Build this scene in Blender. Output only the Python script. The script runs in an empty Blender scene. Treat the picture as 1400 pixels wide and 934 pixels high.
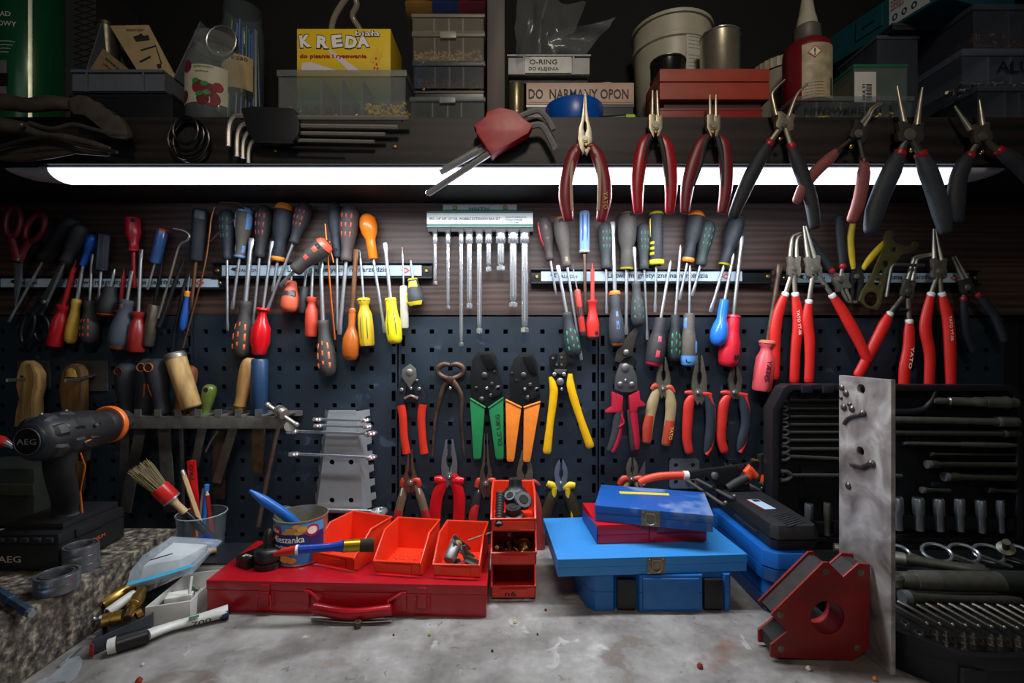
import bpy, bmesh, math, random
from mathutils import Vector, Matrix
from mathutils.geometry import tessellate_polygon
random.seed(7)
sc = bpy.context.scene
COL = sc.collection
# ---------- camera ----------
F = 661.1; EYE = 1.322; BZ = 0.900            # focal length in px of a 1400 px frame, eye height, worktop height
cam_d = bpy.data.cameras.new('camera'); cam = bpy.data.objects.new('camera', cam_d); COL.objects.link(cam)
cam_d.sensor_width = 36; cam_d.lens = 17.0; cam_d.clip_start = .01
cam.location = (0, -1.0, EYE); cam.rotation_euler = (math.pi/2, 0, 0); sc.camera = cam
# ---------- world, lights, exposure ----------
w = bpy.data.worlds.new('world'); sc.world = w; w.use_nodes = True
w.node_tree.nodes['Background'].inputs[0].default_value = (.55, .65, .85, 1)
w.node_tree.nodes['Background'].inputs[1].default_value = .012
def area(name, loc, target, sx, sy, power, color):
    l = bpy.data.lights.new(name, 'AREA'); l.shape = 'RECTANGLE'; l.size = sx; l.size_y = sy; l.energy = power; l.color = color
    o = bpy.data.objects.new(name, l); COL.objects.link(o); o.location = loc
    o.rotation_euler = (Vector(target) - Vector(loc)).to_track_quat('-Z', 'Y').to_euler(); return o
sl = bpy.data.lights.new('warm_room_spot', 'SPOT'); sl.energy = 38; sl.color = (1, .86, .70); sl.spot_size = math.radians(78); sl.spot_blend = 1.0; sl.shadow_soft_size = .12  # unseen warm room light, shaped as a cone so the corners fall dark
so = bpy.data.objects.new('warm_room_spot', sl); COL.objects.link(so); so.location = (.10, -1.55, 2.35)
so.rotation_euler = (Vector((.04, -.22, 1.66)) - Vector(so.location)).to_track_quat('-Z', 'Y').to_euler()
area('metal_fill_light', (-.2, -3.2, 1.8), (0, 0, 1.35), 1.6, 1.6, 4.5, (.85, .93, 1))  # added fill behind the camera, mainly for reflections in the metal tools
# added area light just below the batten lamp, kept short to darken both sides
area('batten_centre_light', (.02, -.188, 1.5865), (.02, -.20, 0), .95, .030, 7.8, (.86, .93, 1))
LAMP = 3.2
sc.view_settings.view_transform = 'Standard'; sc.view_settings.look = 'None'
sc.view_settings.exposure = 0.0; sc.view_settings.gamma = 1.0; sc.view_settings.use_curve_mapping = False
# ---------- helpers ----------
def P(px, py, Y):                              # photo direction + distance from the wall -> point
    d = 1 + Y; return Vector(((px-700)*d/F, Y, EYE-(py-467)*d/F))
def G(px, py, Z):                              # photo direction + height -> point
    d = (EYE-Z)*F/(py-467); return Vector(((px-700)*d/F, d-1, Z))
def lin(h):
    h = h.lstrip('#'); c = [int(h[i:i+2], 16)/255 for i in (0, 2, 4)]
    return tuple((x/12.92 if x <= .04045 else ((x+.055)/1.055)**2.4) for x in c) + (1,)
MC = {}
def mat(hexc, rough=.45, metal=0., wear=.25, scale=60., dark=None, bump=.0, alpha=1., emit=None, trans=0., coat=0., stretch=None, key=''):
    k = (hexc, rough, metal, wear, scale, dark, bump, alpha, emit, trans, coat, stretch, key)
    if k in MC: return MC[k]
    m = bpy.data.materials.new('finish'); MC[k] = m; m.use_nodes = True; nt = m.node_tree; N = nt.nodes; L = nt.links
    b = N['Principled BSDF']; c = lin(hexc)
    b.inputs['Roughness'].default_value = rough; b.inputs['Metallic'].default_value = metal
    b.inputs['Base Color'].default_value = c
    if wear > 0:
        tc = N.new('ShaderNodeTexCoord'); nz = N.new('ShaderNodeTexNoise'); nz.inputs['Scale'].default_value = scale; nz.inputs['Detail'].default_value = 5
        src = tc.outputs['Object']
        if stretch:
            mp = N.new('ShaderNodeMapping'); mp.inputs['Scale'].default_value = stretch; L.new(src, mp.inputs[0]); src = mp.outputs[0]
        L.new(src, nz.inputs['Vector'])
        rp = N.new('ShaderNodeValToRGB'); rp.color_ramp.elements[0].position = .35; rp.color_ramp.elements[1].position = .7
        d = lin(dark) if dark else tuple(x*.45 for x in c[:3]) + (1,)
        mixd = tuple(c[i]*(1-wear)+d[i]*wear for i in range(3)) + (1,)
        rp.color_ramp.elements[0].color = mixd; rp.color_ramp.elements[1].color = c
        L.new(nz.outputs[0], rp.inputs[0]); L.new(rp.outputs[0], b.inputs['Base Color'])
        mr = N.new('ShaderNodeMapRange'); mr.inputs[3].default_value = min(1, rough+.18*wear+.04); mr.inputs[4].default_value = max(.03, rough-.12*wear)
        L.new(nz.outputs[0], mr.inputs[0]); L.new(mr.outputs[0], b.inputs['Roughness'])
        if bump > 0:
            bp = N.new('ShaderNodeBump'); bp.inputs['Strength'].default_value = bump; bp.inputs['Distance'].default_value = .002
            L.new(nz.outputs[0], bp.inputs['Height']); L.new(bp.outputs[0], b.inputs['Normal'])
    if trans: b.inputs['Transmission Weight'].default_value = trans; b.inputs['IOR'].default_value = 1.35
    if alpha < 1: b.inputs['Alpha'].default_value = alpha
    if coat: b.inputs['Coat Weight'].default_value = coat; b.inputs['Coat Roughness'].default_value = .15
    if emit: b.inputs['Emission Color'].default_value = lin(hexc); b.inputs['Emission Strength'].default_value = emit
    return m
def steel(h='b8bbbe', r=.28): return mat(h, r+.06, .82, .35, 90, bump=.05)
def chrome(): return mat('dadde0', .20, .88, .2, 70)
def dsteel(h='4a4744', r=.42): return mat(h, r, .7, .5, 80, bump=.1)
def rubber(h='24262a'): return mat(h, .62, 0, .3, 140, bump=.15)
def plast(h, r=.36): return mat(h, r, 0, .28, 60)
def paint(h, r=.3): return mat(h, r, 0, .22, 35, coat=.3)
def clearp(h='c9d4d8', a=.32, r=.22): return mat(h, r, 0, .2, 30, alpha=a)
def wood(h, d): return mat(h, .6, 0, .9, 14, dark=d, bump=.25, stretch=(6, 6, .8))

class MB:
    def __init__(s): s.v = []; s.f = []; s.flat = False
    def add(s, vs, fs):
        n = len(s.v); s.v += [Vector(x) for x in vs]; s.f += [tuple(i+n for i in f) for f in fs]; return s
    def rings(s, rings, cap0=True, cap1=True, closed=False):
        m = len(rings[0]); vs = [p for r in rings for p in r]; fs = []; k = len(rings)
        for i in range(k if closed else k-1):
            a = i*m; b = ((i+1) % k)*m
            for j in range(m): jn = (j+1) % m; fs.append((a+j, a+jn, b+jn, b+j))
        if not closed:
            if cap0: fs.append(tuple(range(m))[::-1])
            if cap1: fs.append(tuple((k-1)*m+j for j in range(m)))
        return s.add(vs, fs)
    def lathe(s, A, B, prof, seg=16, flat=1., lobes=0, depth=0, caps=True):   # prof: (t along A->B, radius)
        A = Vector(A); B = Vector(B); d = B-A; dn = d.normalized(); e1, e2 = frame(dn); R = []
        for t, r in prof:
            c = A+d*t; ring = []
            for j in range(seg):
                a = 2*math.pi*j/seg; rr = r*(1+depth*math.cos(lobes*a)) if lobes else r
                ring.append(c+e1*(rr*math.cos(a)*flat)+e2*(rr*math.sin(a)))
            R.append(ring)
        return s.rings(R, caps, caps)
    def tube(s, pts, rad, seg=10, flat=1., smooth=3, closed=False, up=None):
        pts = [Vector(p) for p in pts]; n = len(pts)
        rad = [rad]*n if not isinstance(rad, (list, tuple)) else list(rad)
        if smooth > 1 and n > 2:
            q = []; rr = []
            for i in range(n if closed else n-1):
                if closed: p0, p1, p2, p3 = pts[i-1], pts[i], pts[(i+1) % n], pts[(i+2) % n]; ra, rb = rad[i], rad[(i+1) % n]
                else: p0 = pts[max(i-1, 0)]; p1 = pts[i]; p2 = pts[i+1]; p3 = pts[min(i+2, n-1)]; ra, rb = rad[i], rad[i+1]
                for k in range(smooth):
                    t = k/smooth
                    q.append(.5*((2*p1)+(p2-p0)*t+(2*p0-5*p1+4*p2-p3)*t*t+(3*p1-p0-3*p2+p3)*t**3)); rr.append(ra+(rb-ra)*t)
            if not closed: q.append(pts[-1]); rr.append(rad[-1])
            pts, rad = q, rr
        n = len(pts); R = []; pe = None
        for i in range(n):
            a = pts[i-1] if (i or closed) else pts[i]; b = pts[(i+1) % n] if (i < n-1 or closed) else pts[i]
            dn = (b-a).normalized()
            if up is not None: e1 = Vector(up); e1 = (e1-dn*e1.dot(dn)).normalized(); e2 = dn.cross(e1)
            elif pe is None: e1, e2 = frame(dn)
            else: e1 = (pe-dn*pe.dot(dn)).normalized(); e2 = dn.cross(e1)
            pe = e1
            R.append([pts[i]+e1*(rad[i]*flat*math.cos(2*math.pi*j/seg))+e2*(rad[i]*math.sin(2*math.pi*j/seg)) for j in range(seg)])
        return s.rings(R, closed=closed)
    def plate(s, polys, d, inset=0):                # polys: outer outline (+ holes) as coplanar points; d: thickness vector
        polys = [[Vector(p) for p in q] for q in polys]; d = Vector(d); flatl = [p for q in polys for p in q]; n = len(flatl)
        tri = tessellate_polygon(polys); fs = []
        vs = flatl + [p+d for p in flatl]
        nrm = Vector((0, 0, 0))
        for t in tri: nrm += (flatl[t[1]]-flatl[t[0]]).cross(flatl[t[2]]-flatl[t[0]])
        fl = nrm.dot(d) > 0
        for t in tri:
            fs.append(t[::-1] if fl else tuple(t)); fs.append(tuple(i+n for i in (t if fl else t[::-1])))
        o = 0
        for q in polys:
            m = len(q)
            for j in range(m): jn = (j+1) % m; fs.append((o+j, o+jn, o+jn+n, o+j+n))
            o += m
        return s.add(vs, fs)
    def box(s, c, size, rot=None, ch=0.):            # chamfered box: centre, full size, Matrix rotation
        x, y, z = [k/2 for k in size]; c = Vector(c); bm = bmesh.new(); bmesh.ops.create_cube(bm, size=1)
        for v in bm.verts: v.co = Vector((v.co.x*2*x, v.co.y*2*y, v.co.z*2*z))
        if ch > 0: bmesh.ops.bevel(bm, geom=list(bm.edges), offset=min(ch, x*.9, y*.9, z*.9), segments=2, profile=.7, affect='EDGES')
        if rot is not None: bmesh.ops.transform(bm, matrix=rot.to_4x4(), verts=bm.verts)
        bm.verts.index_update(); s.add([v.co+c for v in bm.verts], [[v.index for v in f.verts] for f in bm.faces]); bm.free(); return s
    def hexa(s, b, t):                               # 4 bottom corners, 4 top corners
        return s.add(list(b)+list(t), [(3, 2, 1, 0), (4, 5, 6, 7), (0, 1, 5, 4), (1, 2, 6, 5), (2, 3, 7, 6), (3, 0, 4, 7)])
    def ball(s, c, r, seg=12, k=8, sc_=(1, 1, 1)):
        c = Vector(c); R = []
        for i in range(k+1):
            a = math.pi*i/k; z = math.cos(a); q = max(math.sin(a), .02)
            R.append([c+Vector((r*sc_[0]*q*math.cos(2*math.pi*j/seg), r*sc_[1]*q*math.sin(2*math.pi*j/seg), r*sc_[2]*z)) for j in range(seg)])
        return s.rings(R)
def frame(dn):
    e1 = Vector((0, -1, 0)); e1 = e1-dn*e1.dot(dn)
    if e1.length < .15: e1 = Vector((0, 0, 1)); e1 = e1-dn*e1.dot(dn)
    e1.normalize(); return e1, dn.cross(e1)
def obj(name, mb, m, parent=None, ang=38, bevel=0., origin=None, flat=False):
    root = parent
    while root is not None and root.parent is not None: root = root.parent
    if origin is None:
        if root is not None: origin = Vector(root['org'])
        else: origin = sum(mb.v, Vector())/len(mb.v)
    origin = Vector(origin)
    me = bpy.data.meshes.new(name); me.from_pydata([v-origin for v in mb.v], [], mb.f)
    bm = bmesh.new(); bm.from_mesh(me); bmesh.ops.recalc_face_normals(bm, faces=bm.faces)
    if bevel > 0:
        es = [e for e in bm.edges if len(e.link_faces) == 2 and e.calc_face_angle(0) > .6]
        bmesh.ops.bevel(bm, geom=es, offset=bevel, segments=2, profile=.7, affect='EDGES', clamp_overlap=True)
    for f in bm.faces: f.smooth = not flat
    for e in bm.edges:
        if len(e.link_faces) == 2 and e.calc_face_angle(0) > math.radians(ang): e.smooth = False
    bm.to_mesh(me); bm.free(); me.materials.append(m)
    o = bpy.data.objects.new(name, me); COL.objects.link(o)
    if parent is not None: o.parent = parent
    else: o.location = origin; o['org'] = tuple(origin)
    return o
def thing(name, label, cat, loc, group=None):
    o = bpy.data.objects.new(name, None); COL.objects.link(o); o.location = loc; o.empty_display_size = .01; o['org'] = tuple(loc)
    o['label'] = label; o['category'] = cat
    if group: o['group'] = group
    return o
def tag(o, label, cat, group=None):
    o['label'] = label; o['category'] = cat
    if group: o['group'] = group
    return o
def struct(name, mb, m, parent=None, **k):
    o = obj(name, mb, m, parent, **k)
    if parent is None: o['kind'] = 'structure'
    return o
def text(s, parent, m, org, u, v, width=None, height=None, name='lettering', lift=.0004, lines=1, bold=.012):
    """flat printed lettering: org = lower left of its box, u/v = unit directions, fitted to width x height (m)"""
    cu = bpy.data.curves.new('t', 'FONT'); cu.body = s; cu.resolution_u = 2; cu.size = 1; cu.offset = bold
    to = bpy.data.objects.new('t', cu); COL.objects.link(to); dg = bpy.context.evaluated_depsgraph_get()
    me = bpy.data.meshes.new_from_object(to.evaluated_get(dg)); COL.objects.unlink(to); bpy.data.objects.remove(to)
    if not len(me.vertices): return None
    xs = [q.co.x for q in me.vertices]; ys = [q.co.y for q in me.vertices]
    x0, x1, y0, y1 = min(xs), max(xs), min(ys), max(ys)
    kx = width/(x1-x0) if width else None; ky = height/(y1-y0) if height else None
    kx = kx or ky; ky = ky or kx
    u = Vector(u).normalized(); v = Vector(v); v = (v-u*v.dot(u)).normalized(); n = u.cross(v)
    mb = MB(); mb.add([Vector(org)+u*((q.co.x-x0)*kx)+v*((q.co.y-y0)*ky)+n*lift for q in me.vertices], [tuple(p.vertices) for p in me.polygons])
    bpy.data.meshes.remove(me)
    root = parent
    while root.parent is not None: root = root.parent
    o0 = Vector(root['org']); m2 = bpy.data.meshes.new(name); m2.from_pydata([q-o0 for q in mb.v], [], mb.f); m2.materials.append(m)
    o = bpy.data.objects.new(name, m2); COL.objects.link(o); o.parent = parent; return o
X = Vector((1, 0, 0)); Yv = Vector((0, 1, 0)); Z = Vector((0, 0, 1))
def quad_plate(px0, py0, px1, py1, Y, th):            # axis aligned board seen face-on between two photo corners
    a = P(px0, py0, Y); b = P(px1, py1, Y); return MB().box(((a.x+b.x)/2, Y+th/2, (a.z+b.z)/2), (abs(b.x-a.x), th, abs(a.z-b.z)))
# ================= setting =================
WZ = P(0, 432, 0).z; SZ = P(0, 278, 0).z      # top of pegboard, underside of shelf
def wood_board_mat(h1, h2, name, sx=1.2, sz=14, rough=.55):
    m = bpy.data.materials.new(name); m.use_nodes = True; N = m.node_tree.nodes; L = m.node_tree.links; b = N['Principled BSDF']
    tc = N.new('ShaderNodeTexCoord'); mp = N.new('ShaderNodeMapping'); mp.inputs['Scale'].default_value = (sx, 3, sz)
    L.new(tc.outputs['Object'], mp.inputs[0])
    n1 = N.new('ShaderNodeTexNoise'); n1.inputs['Scale'].default_value = 2.2; n1.inputs['Detail'].default_value = 6; n1.inputs['Distortion'].default_value = 1.2
    L.new(mp.outputs[0], n1.inputs['Vector'])
    wv = N.new('ShaderNodeTexWave'); wv.bands_direction = 'Z'; wv.inputs['Scale'].default_value = 1.1; wv.inputs['Distortion'].default_value = 9; wv.inputs['Detail'].default_value = 4; wv.inputs['Detail Scale'].default_value = 1.4
    L.new(mp.outputs[0], wv.inputs['Vector'])
    mx = N.new('ShaderNodeMix'); mx.inputs[0].default_value = .5; L.new(n1.outputs[0], mx.inputs[2]); L.new(wv.outputs[1], mx.inputs[3])
    rp = N.new('ShaderNodeValToRGB'); rp.color_ramp.elements[0].position = .25; rp.color_ramp.elements[0].color = lin(h1); rp.color_ramp.elements[1].position = .8; rp.color_ramp.elements[1].color = lin(h2)
    L.new(mx.outputs[0], rp.inputs[0]); L.new(rp.outputs[0], b.inputs['Base Color']); b.inputs['Roughness'].default_value = rough
    bp = N.new('ShaderNodeBump'); bp.inputs['Strength'].default_value = .2; bp.inputs['Distance'].default_value = .001; L.new(mx.outputs[0], bp.inputs['Height']); L.new(bp.outputs[0], b.inputs['Normal'])
    return m
def noise_mat(cols, scale, rough, bump=.1, dist=.001, name='ground', scale2=None, bw=None):
    m = bpy.data.materials.new(name); m.use_nodes = True; N = m.node_tree.nodes; L = m.node_tree.links; b = N['Principled BSDF']
    tc = N.new('ShaderNodeTexCoord'); n1 = N.new('ShaderNodeTexNoise'); n1.inputs['Scale'].default_value = scale; n1.inputs['Detail'].default_value = 8; n1.inputs['Roughness'].default_value = .65
    L.new(tc.outputs['Object'], n1.inputs['Vector'])
    rp = N.new('ShaderNodeValToRGB'); e = rp.color_ramp.elements
    while len(e) < len(cols): e.new(.5)
    for i, (p, c) in enumerate(cols): e[i].position = p; e[i].color = lin(c)
    L.new(n1.outputs[0], rp.inputs[0]); out = rp.outputs[0]
    if scale2:
        for sc2, thr, c2, fac in scale2:
            n2 = N.new('ShaderNodeTexNoise'); n2.inputs['Scale'].default_value = sc2; n2.inputs['Detail'].default_value = 4; n2.inputs['Distortion'].default_value = .6; L.new(tc.outputs['Object'], n2.inputs['Vector'])
            mr = N.new('ShaderNodeMapRange'); mr.inputs[1].default_value = thr; mr.inputs[2].default_value = thr+.06; mr.inputs[4].default_value = fac; L.new(n2.outputs[0], mr.inputs[0])
            mx = N.new('ShaderNodeMix'); mx.data_type = 'RGBA'; L.new(mr.outputs[0], mx.inputs[0]); L.new(out, mx.inputs[6]); mx.inputs[7].default_value = lin(c2); out = mx.outputs[2]
    L.new(out, b.inputs['Base Color']); b.inputs['Roughness'].default_value = rough
    bp = N.new('ShaderNodeBump'); bp.inputs['Strength'].default_value = bump; bp.inputs['Distance'].default_value = dist; L.new(n1.outputs[0], bp.inputs['Height']); L.new(bp.outputs[0], b.inputs['Normal'])
    return m
M_board = wood_board_mat('2f211b', '4b352d', 'brown_wood', .9, 22)
M_beam = wood_board_mat('0e0b0b', '241c1a', 'dark_beam_wood')
M_black = mat('060607', .9, 0, .3, 8)
M_peg = noise_mat([(.3, '18212a'), (.7, '26323e')], 9, .42, .05, .001, 'blue_grey_lacquer', [(30, .66, '46566a', .5), (4, .6, '18222b', .6)])
M_bench = noise_mat([(.25, '4c4846'), (.45, '75706c'), (.6, '8d8985'), (.75, 'aaa6a2')], 14, .6, .35, .001, 'stained_concrete_top',
                    [(3.2, .56, '4a423c', .55), (70, .66, '3a332e', .55), (11, .63, '5c4a3a', .6), (26, .66, 'c2beba', .45), (5.5, .70, '6a3a1e', .5), (2.2, .60, 'aaa7a4', .45)])
M_gran = noise_mat([(.35, '191614'), (.47, '4a443d'), (.55, '6d6457'), (.66, 'a89c88')], 90, .5, .35, .0015, 'speckled_granite', [(6, .6, '39342d', .4)])
wb = struct('wall_back', MB().box((0, .055, 1.2), (2.5, .05, 2.4)), M_black)
struct('wall_left', MB().box((-1.27, -.25, 1.2), (.04, .6, 2.4)), M_black)  # out of view; added to block light and hold the left side dark
struct('wall_right', MB().box((1.10, -.03, 1.2), (.04, .16, 2.4)), mat('14161a', .7, 0, .3, 6))
struct('floor', MB().box((0, -1.2, -.02), (5, 3.6, .04)), mat('3a3835', .8, 0, .5, 4))
# pegboard panels with real square holes
def grid_panel(x0, x1, z0, z1, holes, y0=0., th=.0018):
    xs = sorted({x0, x1} | {h[0] for h in holes} | {h[1] for h in holes}); zs = sorted({z0, z1} | {h[2] for h in holes} | {h[3] for h in holes})
    mb = MB(); idx = {}
    def hole(i, j):
        cx = (xs[i]+xs[i+1])/2; cz = (zs[j]+zs[j+1])/2
        return any(h[0] < cx < h[1] and h[2] < cz < h[3] for h in cand[i])
    cand = [[h for h in holes if h[0] < (xs[i]+xs[i+1])/2 < h[1]] for i in range(len(xs)-1)]
    H = [[hole(i, j) for j in range(len(zs)-1)] for i in range(len(xs)-1)]
    def vid(i, j, k):
        if (i, j, k) not in idx: idx[(i, j, k)] = len(mb.v); mb.v.append(Vector((xs[i], y0+(.006 if k else 0), zs[j])))
        return idx[(i, j, k)]
    nx, nz = len(xs)-1, len(zs)-1
    for i in range(nx):
        for j in range(nz):
            if not H[i][j]:
                mb.f.append((vid(i, j, 0), vid(i+1, j, 0), vid(i+1, j+1, 0), vid(i, j+1, 0)))
                for (a, b, di, dj) in (((i, j), (i+1, j), 0, -1), ((i+1, j), (i+1, j+1), 1, 0), ((i+1, j+1), (i, j+1), 0, 1), ((i, j+1), (i, j), -1, 0)):
                    ii, jj = i+di, j+dj
                    if not (0 <= ii < nx and 0 <= jj < nz) or H[ii][jj]:
                        mb.f.append((vid(*a, 0), vid(*a, 1), vid(*b, 1), vid(*b, 0)))
    return mb
sp = 25.2/F; hw = .0046; peg_panels = []
def panel(pxa, pxb, colx, ncol, slots, topy=432):
    x0 = P(pxa, 0, 0).x; x1 = P(pxb, 0, 0).x; z1 = P(0, topy, 0).z; z0 = BZ+.001; hs = []
    rows = [P(0, 453.4+25.25*k, 0).z for k in range(12)]
    for c in range(ncol):
        cx = P(colx+25.2*c, 0, 0).x
        for rz in rows:
            if rz-hw > z0: hs.append((cx-hw, cx+hw, rz-hw, rz+hw))
    for sx in slots:
        cx = P(sx, 0, 0).x
        for rz in rows:
            zz = rz+.019
            if zz-.012 > z0 and zz+.012 < z1: hs.append((cx-.004, cx+.004, zz-.011, zz+.011))
    # 'wall_back' keeps them: the panels are screwed to it
    p = obj('pegboard_panel', grid_panel(x0, x1, z0, z1, hs), M_peg, wb, flat=True); peg_panels.append(p)
    e = MB(); zc = (z0+z1)/2
    for xx in (x0+.0015, x1-.0015): e.box((xx, .008, zc), (.0025, .0155, z1-z0))
    obj('edge_flange', e, M_peg, p)
    return p
panel(-30, 263.5, -22, 12, (258,), 432); panel(264.5, 543, 281, 10, (538,), 431)
panel(545, 817, 565.2, 10, (551, 812), 433); panel(819, 1096, 841, 10, (824, 1091), 434); panel(1097, 1372, 1122, 10, (1102,), 435)
# wood board above them
a = P(-40, 278, 0); b = P(1440, 431, 0)
obj('wood_board', MB().box((0, .012, (SZ+WZ)/2+.001), (2.2, .024, SZ-WZ-.002)), M_board, wb)
# worktop and granite block
wt = obj('worktop', MB().box((0, -.33, BZ-.02), (2.45, .72, .04), ch=.004), M_bench); tag(wt, 'scratched and stained grey stone worktop running under everything', 'worktop')
gy0 = -.125; gb = obj('granite_block', MB().box((-.605-.3, (gy0-.62)/2, BZ+.0425), (.6, .495, .084), ch=.003), M_gran)
tag(gb, 'thick speckled granite slab lying on the left end of the worktop', 'stone slab')
# ---- shelf ----
SY = -.222; bt = P(0, 160, SY).z; bb = P(0, 224, SY).z
sh = thing('shelf', 'dark brown wooden shelf with a deep front rail full of hanging pliers', 'shelf', (0, 0, bb))
obj('shelf_board', MB().box((0, (SY+.024)/2+.012, bt-.012), (2.3, abs(SY)-.002, .022)), M_beam, sh)
fr = obj('front_rail', MB().box((0, SY+.009, (bt+bb)/2), (2.3, .018, bt-bb), ch=.001), M_beam, sh)
ub = obj('bottom_board', MB().box((0, (SY+.018)/2+.001, SZ+.008), (2.3, abs(SY)-.020, .014)), mat('16151a', .55, 0, .4, 12), sh)
pa = P(666, 0, SY); pb = P(690, 0, SY)
obj('divider_post', MB().box(((pa.x+pb.x)/2, SY+.012, bt+.2), (pb.x-pa.x, .022, .4), ch=.001), wood_board_mat('1e1613', '3f2f26', 'post_wood', 14, 1.2), sh)
obj('divider_panel', MB().box(((pa.x+pb.x)/2, (SY+.022)/2, bt+.2), (.012, abs(SY)-.03, .4)), M_black, sh)
def screw_at(px, py, Y=SY, parent=None, r=.0038, m=None, nm='screw'):
    c = P(px, py, Y); mb = MB().lathe(c+Vector((0, .002, 0)), c+Vector((0, -.0022, 0)), [(0, r*.8), (.4, r), (.8, r*.9), (1, r*.55)], 14)
    mb.box(c+Vector((0, -.0024, 0)), (r*1.1, .0006, r*.3)); mb.box(c+Vector((0, -.0024, 0)), (r*.3, .0006, r*1.1))
    return obj(nm, mb, m or mat('c9a24c', .3, 1, .3, 60), parent)
for x, y in ((105, 146), (246, 163), (331, 161), (550, 163), (673, 158), (540, 201), (376, 206)): screw_at(x, y, SY, sh)
# ---- lamp under the shelf ----
LY = -.185
lt = thing('tube_lamp', 'long white batten lamp glowing under the shelf', 'lamp', P(700, 225, LY))
e0 = P(30, 0, LY); e1_ = P(1352, 0, LY); t0 = P(88, 0, LY); t1 = P(1303, 0, LY); zt = bb-.002
def halfprof(r, zc, yc, n=10, a0=0, a1=180): return [(yc-r*math.cos(math.radians(a0+(a1-a0)*k/n)), zc-.0145*math.sin(math.radians(a0+(a1-a0)*k/n))) for k in range(n+1)]
bz = P(0, 248, LY-.01).z; rr = .030; zc = SZ-.004
mbx = MB()
pr = halfprof(rr, zc, LY)
mbx.rings([[Vector((x, y, z)) for y, z in pr] for x in (t0.x, t1.x)])
m = bpy.data.materials.new('lit_diffuser'); m.use_nodes = True; bs = m.node_tree.nodes['Principled BSDF']; bs.inputs['Base Color'].default_value = (.8, .8, .8, 1)
bs.inputs['Emission Color'].default_value = lin('e4ecff'); bs.inputs['Emission Strength'].default_value = LAMP
obj('diffuser', mbx, m, lt, ang=60)
mbh = MB().box(((e0.x+e1_.x)/2, LY, zc+.0017), (t1.x-t0.x+.02, .058, .0034), ch=.001)
obj('housing', mbh, plast('c8ccd2'), lt)
for xa, xb in ((t0.x, e0.x), (t1.x, e1_.x)):
    mb = MB(); R = []
    for k, q in ((0, 1.), (.3, .93), (.75, .66), (1, .35)):
        xx = xa+(xb-xa)*k; R.append([Vector((xx, LY+(y-LY)*(1 if k < 1 else .9), zc+(z-zc)*q+.0006)) for y, z in pr])
    mb.rings(R); obj('end_cap', mb, plast('c4c7cc'), lt)
# ---- magnetic strips ----
def strip(px0, px1, pyt, pyb, label, words, lx0, lx1, logo=True):
    Yf = -.018; a = P(px0, pyt, Yf); b = P(px1, pyb, Yf); o = thing('magnetic_strip', label, 'magnetic tool strip', ((a.x+b.x)/2, 0, b.z), 'magnetic strips screwed to the wood board')
    h = a.z-b.z; cz = (a.z+b.z)/2; mb = MB()
    mb.box(((a.x+b.x)/2, -.005, cz), (b.x-a.x, .010, h), ch=.0008)
    for s in (1, -1): mb.box(((a.x+b.x)/2, Yf+.006, cz+s*(h/2-.0018)), (b.x-a.x, .010, .0034), ch=.0008)
    obj('rail', mb, mat('15171a', .35, .3, .3, 40), o)
    la = P(lx0, 0, Yf+.003).x; lb = P(lx1, 0, Yf+.003).x
    lab = obj('face_label', MB().box(((la+lb)/2, Yf+.0065, cz), (lb-la, .005, h*.62)), mat('a9bccb', .3, 0, .25, 30), o)
    for px in (px0+8, px1-7):
        c = P(px, 0, -.012); mb = MB().lathe((c.x, -.009, cz), (c.x, -.0125, cz), [(0, .004), (.5, .0045), (1, .003)], 12); obj('screw', mb, mat('b99a55', .35, 1, .3, 60), o)
    yl = Yf+.0038; ink = mat('15181c', .5, 0, 0); L = lb-la
    if logo:
        f = MB(); ox = la+L*.045; f.plate([[(ox, yl, cz+.002), (ox+.004, yl, cz+.006), (ox+.014, yl, cz+.0055), (ox+.009, yl, cz+.002), (ox+.013, yl, cz-.003), (ox+.006, yl, cz-.001)]], (0, -.0003, 0)); obj('bird_emblem', f, ink, o)
        text('FALCON', o, ink, (ox+.017, yl, cz-.0035), X, Z, width=.038, height=.0068)
    text(words, o, ink, (la+L*.33, yl, cz-.006), X, Z, width=L*.50, height=.013)
    ex = la+L*.92; f = MB().plate([[(ex-.009, yl, cz), (ex, yl, cz+.0065), (ex+.009, yl, cz), (ex, yl, cz-.0065)], [(ex-.005, yl, cz), (ex, yl, cz-.0035), (ex+.005, yl, cz), (ex, yl, cz+.0035)]], (0, -.0003, 0))
    obj('red_emblem', f, mat('c4402c', .5, 0, 0), o)
    return o
strip(-40, 306, 377, 396, 'leftmost magnetic tool strip in deep shade, behind scissors and pliers', 'Listwa magnetyczna na narzędzia', 0, 297)
strip(288, 590, 358, 381, 'magnetic tool strip left of the row of chrome extension bars', 'Listwa magnetyczna na narzędzia', 303, 576)
strip(726, 1058, 367, 388, 'magnetic tool strip right of the row of chrome extension bars', 'Listwa magnetyczna na narzędzia', 740, 1015)
strip(1066, 1342, 369, 390, 'shaded magnetic tool strip at the right behind the red handled circlip pliers', 'Listwa magnetyczna na narzędzia', 1080, 1325)
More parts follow.
